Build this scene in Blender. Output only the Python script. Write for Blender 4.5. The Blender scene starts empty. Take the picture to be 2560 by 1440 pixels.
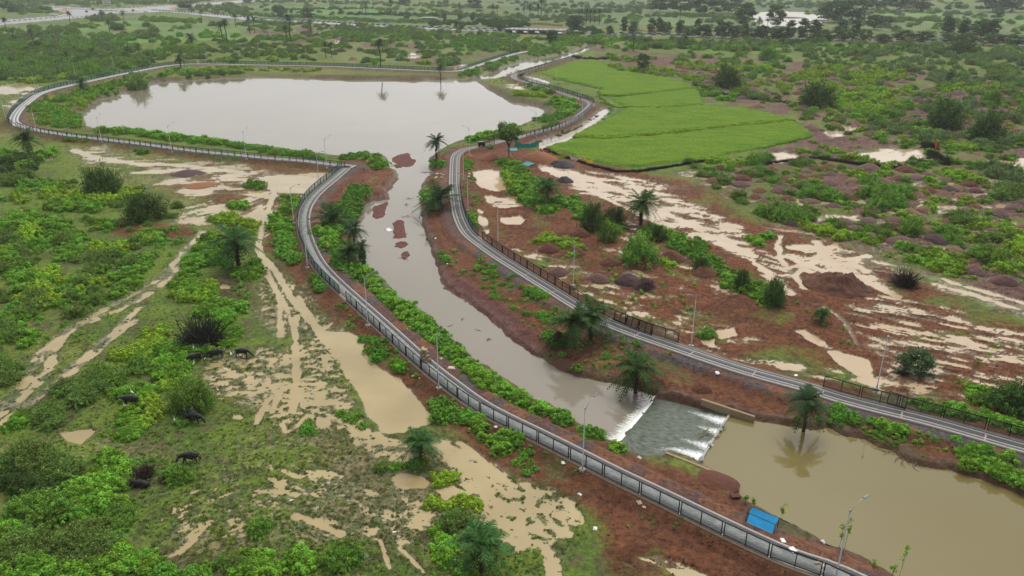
import bpy, math, random
import numpy as np
from mathutils import Vector, Matrix, Euler

# ------------------------------------------------------------------ camera, world, sun, exposure
F, PITCH, H = 1900.0, math.radians(22.8), 50.0
SP, CP = math.sin(PITCH), math.cos(PITCH)
S = bpy.context.scene
C = S.collection
cam = bpy.data.cameras.new('camera')
camo = bpy.data.objects.new('camera', cam)
C.objects.link(camo)
camo.location = (0, 0, H)
camo.rotation_euler = (math.pi / 2 - PITCH, 0, 0)
cam.sensor_width = 36.0
cam.lens = 36.0 * F / 2560.0
cam.clip_start = 0.5
cam.clip_end = 20000
S.camera = camo

world = bpy.data.worlds.new("World")
S.world = world
world.use_nodes = True
wn, wl = world.node_tree.nodes, world.node_tree.links
bg = wn['Background']
sky = wn.new('ShaderNodeTexSky')
sky.sky_type = 'NISHITA'
sky.sun_disc = False
sky.sun_elevation = math.radians(58)
sky.sun_rotation = math.radians(20)
sky.air_density = 1.0
sky.dust_density = 4.0
sky.ozone_density = 1.0
hs = wn.new('ShaderNodeHueSaturation')
hs.inputs['Saturation'].default_value = 0.16
wl.new(sky.outputs[0], hs.inputs['Color'])
gm = wn.new('ShaderNodeMix'); gm.data_type = 'RGBA'; gm.blend_type = 'MULTIPLY'
gm.inputs['Factor'].default_value = 1.0
gm.inputs['B'].default_value = (1.0, 0.995, 0.985, 1)
wl.new(hs.outputs[0], gm.inputs['A'])
wl.new(gm.outputs['Result'], bg.inputs['Color'])
bg.inputs['Strength'].default_value = 0.125

sun = bpy.data.lights.new('sun', 'SUN')
sun.energy = 0.7
sun.angle = math.radians(25)
sun.color = (1.0, 0.97, 0.92)
suno = bpy.data.objects.new('sun', sun)
C.objects.link(suno)
suno.rotation_euler = (math.radians(32), 0, math.radians(-20 + 180))
suno.location = (0, 0, 80)

S.view_settings.view_transform = 'Standard'
S.view_settings.look = 'None'
S.view_settings.gamma = 1.0
S.view_settings.use_curve_mapping = False
S.view_settings.exposure = 0.66
HAZE = 0.00011
try:
    S.cycles.max_bounces = 6
    S.cycles.diffuse_bounces = 3
    S.cycles.transparent_max_bounces = 16
    S.cycles.volume_bounces = 1
except Exception:
    pass

rng = np.random.default_rng(7)
random.seed(7)
PI = math.pi

# ------------------------------------------------------------------ coordinates
def W(px, py, z=0.0):
    px = np.asarray(px, float); py = np.asarray(py, float)
    v = (py - 720) / F; u = (px - 1280) / F
    t = (H - z) / (SP + v * CP)
    return np.stack([t * u, t * (CP - v * SP)], -1)

def PW(pts, z=0.0):
    a = np.array(pts, float)
    return W(a[:, 0], a[:, 1], z)

def scr(X, Y, Z):
    Z = Z - H
    zc = Y * CP - Z * SP
    return 1280 + F * X / zc, 720 - F * (Y * SP + Z * CP) / zc, zc

# ------------------------------------------------------------------ noise
def _h(ix, iy, seed):
    n = (ix * 374761393 + iy * 668265263 + seed * 1442695041) & 0xFFFFFFFF
    n = ((n ^ (n >> 13)) * 1274126177) & 0xFFFFFFFF
    n = ((n ^ (n >> 16)) * 2246822519) & 0xFFFFFFFF
    return ((n ^ (n >> 15)) & 0xFFFFFF) / float(0xFFFFFF)

def vn(x, y, seed=0):
    xi = np.floor(x); yi = np.floor(y)
    fx = x - xi; fy = y - yi
    xi = xi.astype(np.int64); yi = yi.astype(np.int64)
    fx = fx * fx * (3 - 2 * fx); fy = fy * fy * (3 - 2 * fy)
    a = _h(xi, yi, seed); b = _h(xi + 1, yi, seed); c = _h(xi, yi + 1, seed); d = _h(xi + 1, yi + 1, seed)
    return (a * (1 - fx) + b * fx) * (1 - fy) + (c * (1 - fx) + d * fx) * fy

def fbm(x, y, scale, octv=4, seed=0, gain=0.5):
    s = 0.0; a = 1.0; t = 0.0; f = 1.0 / scale
    for i in range(octv):
        s = s + a * vn(x * f + 17.3 * i, y * f - 9.1 * i, seed + i * 31)
        t += a; a *= gain; f *= 2.03
    return s / t

def ramp(v, a, b):
    t = np.clip((v - a) / (b - a), 0, 1)
    return t * t * (3 - 2 * t)

# ------------------------------------------------------------------ distances
def seg_d(X, Y, pts, closed=False, reach=None):
    """distance to a polyline and the side (+1 right of travel) of the nearest segment"""
    n = len(pts)
    D = np.full(X.shape, 1e9); Sd = np.ones(X.shape)
    if reach is not None:
        lo = pts.min(0) - reach; hi = pts.max(0) + reach
        idx = np.nonzero((X > lo[0]) & (X < hi[0]) & (Y > lo[1]) & (Y < hi[1]))[0]
    else:
        idx = np.arange(X.size)
    if idx.size == 0:
        return D, Sd
    x = X[idx]; y = Y[idx]
    d = np.full(x.shape, 1e9); sd = np.ones(x.shape)
    for i in range(n if closed else n - 1):
        a = pts[i]; b = pts[(i + 1) % n]
        ab = b - a; L2 = ab @ ab
        if L2 < 1e-9: continue
        t = np.clip(((x - a[0]) * ab[0] + (y - a[1]) * ab[1]) / L2, 0, 1)
        dx = x - (a[0] + t * ab[0]); dy = y - (a[1] + t * ab[1])
        dd = np.hypot(dx, dy)
        cr = ab[1] * (x - a[0]) - ab[0] * (y - a[1])
        m = dd < d - 1e-6
        d = np.where(m, dd, d); sd = np.where(m, np.sign(cr), sd)
    D[idx] = d; Sd[idx] = sd
    return D, Sd

def inside(X, Y, pts):
    r = np.zeros(X.shape, bool)
    lo = pts.min(0); hi = pts.max(0)
    idx = np.nonzero((X > lo[0]) & (X < hi[0]) & (Y > lo[1]) & (Y < hi[1]))[0]
    if idx.size == 0: return r
    x = X[idx]; y = Y[idx]; c = np.zeros(x.shape, bool)
    n = len(pts)
    for i in range(n):
        x1, y1 = pts[i]; x2, y2 = pts[(i + 1) % n]
        if y1 == y2: continue
        m = ((y1 > y) != (y2 > y)) & (x < (x2 - x1) * (y - y1) / (y2 - y1) + x1)
        c ^= m
    r[idx] = c
    return r

def sdf(X, Y, pts, reach=25.0):
    """signed distance, positive outside; far outside = 1e9"""
    d, _ = seg_d(X, Y, pts, True, reach)
    ins = inside(X, Y, pts)
    if ins.any():
        k = ins & (d > 1e8)
        d = np.where(k, reach, d)
    return np.where(ins, -d, d)

def smooth(pts, step=1.0, sm=2):
    pts = np.asarray(pts, float)
    p = pts
    for _ in range(sm):      # Chaikin
        q = [p[0]]
        for a, b in zip(p[:-1], p[1:]):
            q.append(a * .75 + b * .25); q.append(a * .25 + b * .75)
        q.append(p[-1]); p = np.array(q)
    L = np.r_[0, np.cumsum(np.hypot(*np.diff(p, axis=0).T))]
    n = max(2, int(L[-1] / step) + 1)
    t = np.linspace(0, L[-1], n)
    return np.stack([np.interp(t, L, p[:, 0]), np.interp(t, L, p[:, 1])], -1)

def normals(p):
    d = np.gradient(p, axis=0)
    d /= np.maximum(np.hypot(d[:, 0], d[:, 1])[:, None], 1e-9)
    return np.stack([d[:, 1], -d[:, 0]], -1)      # right of travel

# ------------------------------------------------------------------ mesh helpers
def mesh_np(name, V, Fq, mats=None, midx=None, smooth_=False):
    V = np.asarray(V, np.float32).reshape(-1, 3)
    me = bpy.data.meshes.new(name)
    Fq = np.asarray(Fq, np.int32)
    nf, k = Fq.shape
    me.vertices.add(len(V)); me.vertices.foreach_set('co', V.ravel())
    me.loops.add(nf * k); me.loops.foreach_set('vertex_index', Fq.ravel())
    me.polygons.add(nf)
    me.polygons.foreach_set('loop_start', np.arange(0, nf * k, k, dtype=np.int32))
    if midx is not None: me.polygons.foreach_set('material_index', np.asarray(midx, np.int32))
    if smooth_: me.polygons.foreach_set('use_smooth', np.ones(nf, bool))
    for m in (mats or []): me.materials.append(m)
    me.update(calc_edges=True)
    return me

class MB:
    """collects boxes, tubes and faces and makes one mesh of them"""
    def __init__(s): s.v = []; s.f = []; s.m = []; s.mi = 0
    def verts(s, vs):
        o = len(s.v); s.v += [tuple(float(c) for c in v) for v in vs]; return o
    def face(s, idx): s.f.append(tuple(idx)); s.m.append(s.mi)
    def poly(s, vs):
        o = s.verts(vs); s.face(range(o, o + len(vs)))
    def box(s, x0, x1, y0, y1, z0, z1, M=None):
        vs = [(x, y, z) for z in (z0, z1) for (x, y) in ((x0, y0), (x1, y0), (x1, y1), (x0, y1))]
        if M is not None: vs = [tuple(M @ Vector(v)) for v in vs]
        o = s.verts(vs)
        for q in ((3, 2, 1, 0), (4, 5, 6, 7), (0, 1, 5, 4), (1, 2, 6, 5), (2, 3, 7, 6), (3, 0, 4, 7)):
            s.face([o + i for i in q])
    def bar(s, a, b, w, h=None):
        a = Vector(a); b = Vector(b); h = h or w
        d = b - a; L = d.length
        if L < 1e-6: return
        q = d.to_track_quat('Z', 'Y').to_matrix().to_4x4()
        s.box(-w / 2, w / 2, -h / 2, h / 2, 0, L, Matrix.Translation(a) @ q)
    def tube(s, pts, rad, n=8, cap=True):
        pts = [Vector(p) for p in pts]
        if not hasattr(rad, '__len__'): rad = [rad] * len(pts)
        rings = []
        for i, p in enumerate(pts):
            d = (pts[min(i + 1, len(pts) - 1)] - pts[max(i - 1, 0)])
            if d.length < 1e-9: d = Vector((0, 0, 1))
            q = d.to_track_quat('Z', 'Y')
            rings.append(s.verts([p + q @ Vector((rad[i] * math.cos(2 * PI * k / n), rad[i] * math.sin(2 * PI * k / n), 0)) for k in range(n)]))
        for a, b in zip(rings[:-1], rings[1:]):
            for k in range(n):
                s.face((a + k, a + (k + 1) % n, b + (k + 1) % n, b + k))
        if cap:
            s.face([rings[0] + k for k in reversed(range(n))]); s.face([rings[-1] + k for k in range(n)])
    def mesh(s, name, mats, smooth_=False):
        me = bpy.data.meshes.new(name)
        me.from_pydata(s.v, [], s.f)
        for m in (mats if isinstance(mats, (list, tuple)) else [mats]): me.materials.append(m)
        me.polygons.foreach_set('material_index', np.array(s.m, np.int32))
        if smooth_: me.polygons.foreach_set('use_smooth', np.ones(len(s.f), bool))
        me.update()
        return me

def ob(name, me, parent=None, loc=(0, 0, 0), rz=0.0, sc=1.0):
    o = bpy.data.objects.new(name, me)
    C.objects.link(o)
    o.location = tuple(float(c) for c in loc)
    o.rotation_euler = (0, 0, float(rz))
    o.scale = (float(sc),) * 3 if not hasattr(sc, '__len__') else tuple(float(c) for c in sc)
    if parent: o.parent = parent
    return o

def tag(o, label=None, cat=None, group=None, kind=None):
    if label: o['label'] = label
    if cat: o['category'] = cat
    if group: o['group'] = group
    if kind: o['kind'] = kind
    return o

def copy_tree(o, parent=None):
    c = o.copy(); C.objects.link(c); c.parent = parent
    for ch in list(o.children): copy_tree(ch, c)
    return c

# ------------------------------------------------------------------ materials
def mat(name, col, rough=0.8, spec=0.3, vary=0.0, nscale=1.0, bump=0.0, bscale=8.0, island=0.0, objv=0.0, tone=False, transl=0.0, metal=0.0, col2=None, dist=0.05):
    m = bpy.data.materials.new(name); m.use_nodes = True
    nt = m.node_tree; n = nt.nodes; l = nt.links
    b = n['Principled BSDF']
    b.inputs['Roughness'].default_value = rough
    b.inputs['Specular IOR Level'].default_value = spec * .6
    b.inputs['Metallic'].default_value = metal
    c = n.new('ShaderNodeRGB'); c.outputs[0].default_value = (*col, 1)
    cur = c.outputs[0]
    geo = n.new('ShaderNodeNewGeometry'); tc = n.new('ShaderNodeTexCoord')
    if col2 is not None:
        c2 = n.new('ShaderNodeRGB'); c2.outputs[0].default_value = (*col2, 1)
        nz = n.new('ShaderNodeTexNoise'); nz.inputs['Scale'].default_value = nscale; nz.inputs['Detail'].default_value = 4
        l.new(tc.outputs['Object'], nz.inputs['Vector'])
        r = n.new('ShaderNodeMapRange'); r.inputs[1].default_value = .38; r.inputs[2].default_value = .62
        l.new(nz.outputs[0], r.inputs[0])
        mx = n.new('ShaderNodeMix'); mx.data_type = 'RGBA'
        l.new(r.outputs[0], mx.inputs['Factor']); l.new(cur, mx.inputs['A']); l.new(c2.outputs[0], mx.inputs['B'])
        cur = mx.outputs['Result']
    val = None
    def addv(src, amt):
        nonlocal val
        r = n.new('ShaderNodeMapRange'); r.inputs[3].default_value = 1 - amt; r.inputs[4].default_value = 1 + amt
        l.new(src, r.inputs[0])
        if val is None: val = r.outputs[0]
        else:
            q = n.new('ShaderNodeMath'); q.operation = 'MULTIPLY'; l.new(val, q.inputs[0]); l.new(r.outputs[0], q.inputs[1]); val = q.outputs[0]
    if vary:
        nz = n.new('ShaderNodeTexNoise'); nz.inputs['Scale'].default_value = nscale; nz.inputs['Detail'].default_value = 5
        l.new(tc.outputs['Object'], nz.inputs['Vector']); addv(nz.outputs[0], vary * 2)
    if island: addv(geo.outputs['Random Per Island'], island)
    if objv:
        oi = n.new('ShaderNodeObjectInfo'); addv(oi.outputs['Random'], objv)
    if tone:
        ta = n.new('ShaderNodeAttribute'); ta.attribute_name = 'tone'; addv(ta.outputs['Fac'], .42)
    if val is not None:
        hsv = n.new('ShaderNodeHueSaturation'); l.new(val, hsv.inputs['Value']); l.new(cur, hsv.inputs['Color'])
        if objv:
            r = n.new('ShaderNodeMapRange'); r.inputs[3].default_value = .485; r.inputs[4].default_value = .515
            l.new(oi.outputs['Random'], r.inputs[0]); l.new(r.outputs[0], hsv.inputs['Hue'])
        cur = hsv.outputs[0]
    l.new(cur, b.inputs['Base Color'])
    if bump:
        nz = n.new('ShaderNodeTexNoise'); nz.inputs['Scale'].default_value = bscale; nz.inputs['Detail'].default_value = 6
        l.new(tc.outputs['Object'], nz.inputs['Vector'])
        bp = n.new('ShaderNodeBump'); bp.inputs['Strength'].default_value = bump; bp.inputs['Distance'].default_value = dist
        l.new(nz.outputs[0], bp.inputs['Height']); l.new(bp.outputs[0], b.inputs['Normal'])
    if transl:
        t = n.new('ShaderNodeBsdfTranslucent'); l.new(cur, t.inputs['Color'])
        mx = n.new('ShaderNodeMixShader'); mx.inputs[0].default_value = transl
        l.new(b.outputs[0], mx.inputs[1]); l.new(t.outputs[0], mx.inputs[2]); l.new(mx.outputs[0], n['Material Output'].inputs[0])
    return m

def water_mat(name, col, col2, nscale, rough=0.04, bump=0.02, bscale=1.5, stretch=(1, 1, 1)):
    m = bpy.data.materials.new(name); m.use_nodes = True
    nt = m.node_tree; n = nt.nodes; l = nt.links
    b = n['Principled BSDF']; b.inputs['Roughness'].default_value = rough; b.inputs['IOR'].default_value = 1.34
    tc = n.new('ShaderNodeTexCoord')
    mp = n.new('ShaderNodeMapping'); mp.inputs['Scale'].default_value = stretch; l.new(tc.outputs['Object'], mp.inputs[0])
    nz = n.new('ShaderNodeTexNoise'); nz.inputs['Scale'].default_value = nscale; nz.inputs['Detail'].default_value = 3
    l.new(mp.outputs[0], nz.inputs['Vector'])
    r = n.new('ShaderNodeMapRange'); r.inputs[1].default_value = .35; r.inputs[2].default_value = .65; l.new(nz.outputs[0], r.inputs[0])
    mx = n.new('ShaderNodeMix'); mx.data_type = 'RGBA'; mx.inputs['A'].default_value = (*col, 1); mx.inputs['B'].default_value = (*col2, 1)
    l.new(r.outputs[0], mx.inputs['Factor']); l.new(mx.outputs['Result'], b.inputs['Base Color'])
    n2 = n.new('ShaderNodeTexNoise'); n2.inputs['Scale'].default_value = bscale; n2.inputs['Detail'].default_value = 3
    l.new(mp.outputs[0], n2.inputs['Vector'])
    bp = n.new('ShaderNodeBump'); bp.inputs['Strength'].default_value = bump; bp.inputs['Distance'].default_value = 0.1
    l.new(n2.outputs[0], bp.inputs['Height']); l.new(bp.outputs[0], b.inputs['Normal'])
    return m

def leaf(name, col, transl=0.25, island=0.45, objv=0.18):
    return mat(name, col, rough=0.7, spec=0.08, island=island, objv=objv, tone=True, transl=transl)
# ------------------------------------------------------------------ layout (points measured on the photograph, turned into metres)
L = -1.0           # level of the flat land
ZP, ZR = -2.2, -1.4  # big pond and river, upper pool behind the weir

WALK_A = PW([(2230, 1500), (2110, 1441), (1982, 1425 - 42), (1851, 1361 - 24), (1710, 1292 - 14), (1649, 1261 - 10), (1557, 1217), (1470, 1173), (1391, 1131), (1307, 1089), (1236, 1054), (1174, 1020), (1100, 963), (1035, 910), (968, 846), (907, 789), (850, 737), (806, 695), (773, 655), (750, 600), (744, 567), (744, 540), (753, 512), (779, 480), (822, 446), (858, 414)])
WALK_A = PW([(2330, 1580), (2091, 1452), (1982, 1421), (1851, 1361), (1710, 1292), (1649, 1261), (1557, 1217), (1470, 1173), (1391, 1131), (1307, 1089), (1236, 1054), (1174, 1020), (1100, 963), (1035, 910), (968, 846), (907, 789), (850, 737), (806, 695), (773, 655), (750, 600), (744, 567), (744, 540), (753, 512), (779, 480), (822, 446), (862, 412)])
WALK_B = PW([(880, 420), (820, 416), (752, 406), (679, 401), (568, 390), (463, 380), (363, 366), (269, 354), (175, 344), (91, 331), (44, 319), (23, 309), (20, 298), (34, 275), (58, 255), (81, 238), (97, 231), (134, 220), (235, 198), (286, 187), (333, 178), (396, 166), (443, 160), (497, 158), (638, 161), (752, 163), (860, 166), (944, 170), (1099, 177), (1146, 177), (1176, 167), (1215, 154), (1255, 141), (1297, 130), (1330, 126)])
WALK_R = PW([(2700, 1137), (2560, 1103), (2420, 1063), (2315, 1034), (2213, 1010), (2098, 981), (2033, 958), (1880, 918), (1790, 889), (1701, 859), (1632, 836), (1589, 821), (1532, 799), (1515, 792), (1428, 740), (1387, 714), (1350, 692), (1313, 669), (1280, 649), (1250, 630), (1221, 609), (1196, 591), (1181, 576), (1169, 554), (1159, 527), (1154, 497), (1152, 480), (1149, 458), (1149, 419), (1149, 401), (1151, 390), (1158, 381), (1172, 375), (1212, 367), (1260, 355), (1313, 343), (1344, 335), (1391, 323), (1420, 314), (1454, 294), (1480, 271), (1489, 260), (1478, 252), (1465, 248), (1435, 239), (1404, 229), (1374, 220), (1349, 212), (1324, 205), (1300, 198), (1289, 191), (1292, 187), (1303, 184), (1328, 177), (1348, 171), (1377, 162), (1416, 150), (1441, 141)])
SA, SB, SR = smooth(WALK_A, 1.5), smooth(WALK_B, 2.0), smooth(WALK_R, 1.5)
# (line, inward side +1 = right of travel, width)
WALKS = [(SA, 1, 2.7), (SB, 1, 3.0), (SR, -1, 3.0)]

BIG = [(208, 289), (212, 272), (250, 250), (330, 224), (372, 212), (400, 205), (470, 200), (560, 195), (640, 192), (740, 194), (860, 199), (960, 201), (1040, 202), (1100, 199), (1160, 197), (1196, 192), (1225, 181), (1269, 166), (1306, 155), (1336, 149), (1368, 143), (1395, 137), (1432, 129), (1455, 120), (1470, 113), (1500, 112), (1484, 119), (1459, 132), (1440, 138), (1425, 144), (1373, 158), (1333, 169), (1303, 178), (1276, 187), (1257, 195), (1232, 200), (1192, 203), (1217, 221), (1251, 240), (1275, 255), (1306, 258), (1336, 264), (1357, 272), (1361, 280), (1351, 292), (1331, 302), (1299, 316), (1260, 326), (1200, 342), (1169, 353), (1139, 358), (1119, 366), (1100, 376), (1081, 388), (1072, 396), (1074, 407), (1080, 424), (1081, 433), (1065, 447), (1054, 458), (1051, 470), (1053, 486), (1057, 508), (1056, 538), (1056, 560), (1065, 598), (1085, 648), (1099, 675), (1101, 700), (1112, 722), (1152, 745), (1186, 766), (1213, 786), (1246, 816), (1283, 853), (1320, 876), (1371, 907), (1414, 933), (1455, 945), (1488, 950), (1542, 957), (1600, 975), (1639, 990), (1541, 1108), (1508, 1104), (1480, 1085), (1448, 1063), (1418, 1043), (1394, 1028), (1337, 1001), (1293, 964), (1240, 938), (1203, 911), (1152, 868), (1119, 845), (1092, 815), (1068, 788), (1038, 768), (998, 747), (974, 717), (964, 703), (934, 682), (907, 672), (897, 661), (894, 624), (895, 590), (898, 548), (905, 531), (916, 511), (931, 505), (973, 498), (976, 491), (971, 479), (982, 470), (985, 461), (998, 447), (997, 434), (991, 427), (973, 424), (970, 412), (966, 396), (955, 389), (924, 389), (900, 390), (860, 396), (799, 387), (722, 377), (665, 367), (605, 363), (568, 352), (504, 346), (443, 340), (396, 336), (322, 328), (242, 325), (215, 318)]
POOL = [(1826, 1036), (1886, 1053), (1935, 1059), (1996, 1070), (2036, 1076), (2073, 1069), (2103, 1088), (2163, 1099), (2197, 1119), (2237, 1127), (2268, 1155), (2311, 1168), (2348, 1168), (2389, 1178), (2432, 1192), (2489, 1209), (2533, 1225), (2580, 1245), (2900, 1350), (3000, 1700), (2420, 1530), (2237, 1440), (2204, 1419), (2163, 1398), (2120, 1378), (2069, 1361), (2039, 1341), (2002, 1324), (1969, 1304), (1930, 1288), (1901, 1270), (1868, 1256), (1841, 1240), (1821, 1226), (1822, 1212), (1806, 1190), (1750, 1160)]
APRON = [(1639, 990), (1752, 1026), (1802, 1040), (1826, 1036), (1750, 1160), (1664, 1132), (1655, 1148), (1615, 1149), (1569, 1136), (1541, 1108)]
FARPOND = [(1880, 32), (1960, 28), (2065, 34), (2075, 50), (2040, 66), (1960, 70), (1890, 66)]
DITCH1 = [(1325, 362), (1350, 350), (1400, 337), (1440, 318), (1470, 300), (1497, 280), (1512, 272), (1530, 276), (1516, 292), (1462, 330), (1410, 357), (1350, 374)]
DITCH2 = [(1300, 190), (1325, 190), (1350, 197), (1376, 206), (1372, 213), (1345, 208), (1318, 202)]
BODIES = [  # polygon, level, bank slope
    (PW(BIG, ZP), ZP, 0.42), (PW(POOL, ZR), ZR, 0.35), (PW(APRON, -1.8), -1.85, 1.2),
    (PW(FARPOND, -1.3), -1.3, 0.1), (PW(DITCH1, -1.25), -1.25, 0.5), (PW(DITCH2, -1.25), -1.25, 0.5)]
BARS = [PW(p, ZP) for p in (
    [(979, 396), (989, 390), (999, 387), (1008, 384), (1021, 382.5), (1025, 387), (1026, 396), (1040, 398), (1040.5, 403), (1035, 412), (1024, 417), (1014, 418), (994, 412), (983, 405)],
    [(981, 557), (994, 549), (1008, 552), (1015, 584), (1016, 594), (998, 598), (985, 596), (984, 575)],
    [(988, 608), (1000, 602), (1016, 604), (1018, 612), (1004, 622), (990, 618)],
    [(1010, 628), (1022, 626), (1024, 640), (1012, 650), (1004, 644)],
    [(933, 517), (972, 502), (968, 520), (962, 530), (962, 541), (943, 547), (933, 543)],
    [(985, 412), (1006, 414), (1004, 420), (990, 421)])]
SPIT = PW([(1099, 678), (1120, 690), (1160, 715), (1200, 742), (1240, 770), (1290, 810), (1320, 840), (1350, 868), (1330, 880), (1283, 855), (1246, 818), (1213, 788), (1186, 768), (1152, 747), (1112, 724), (1101, 700)], ZP)

ROADS = [PW(p, L) for p in (
    [(-60, 54), (60, 46), (134, 40), (170, 33), (120, 22), (50, 10), (120, 14), (200, 19), (260, 22), (330, 19), (440, 12), (560, 3), (700, -8), (760, -6), (640, 4), (560, 10), (462, 17), (430, 20), (445, 26), (500, 30), (560, 36), (640, 43), (760, 50), (860, 56), (984, 63), (1100, 67), (1152, 69), (1270, 74), (1404, 77), (1522, 80), (1656, 83), (1935, 91), (2204, 97), (2338, 100), (2560, 106), (2800, 114),
     (2800, 122), (2560, 113), (2338, 107), (2204, 104), (1935, 97), (1656, 90), (1522, 87), (1404, 84), (1270, 81), (1152, 76), (984, 70), (860, 63), (760, 57), (620, 51), (504, 39), (420, 30), (302, 33), (200, 45), (134, 51), (60, 58), (-60, 68)],)]

P_PADDY = [(1345, 184), (1395, 168), (1440, 155), (1490, 152), (1540, 178), (1600, 184), (1690, 200), (1740, 218), (1762, 262), (1830, 268), (1905, 278), (1985, 300), (2035, 338), (1960, 358), (1900, 372), (1800, 392), (1700, 407), (1600, 421), (1530, 420), (1490, 410), (1420, 390), (1364, 371), (1400, 355), (1450, 334), (1500, 305), (1562, 270), (1530, 250), (1495, 236), (1500, 222), (1440, 206), (1380, 194)]

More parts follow.
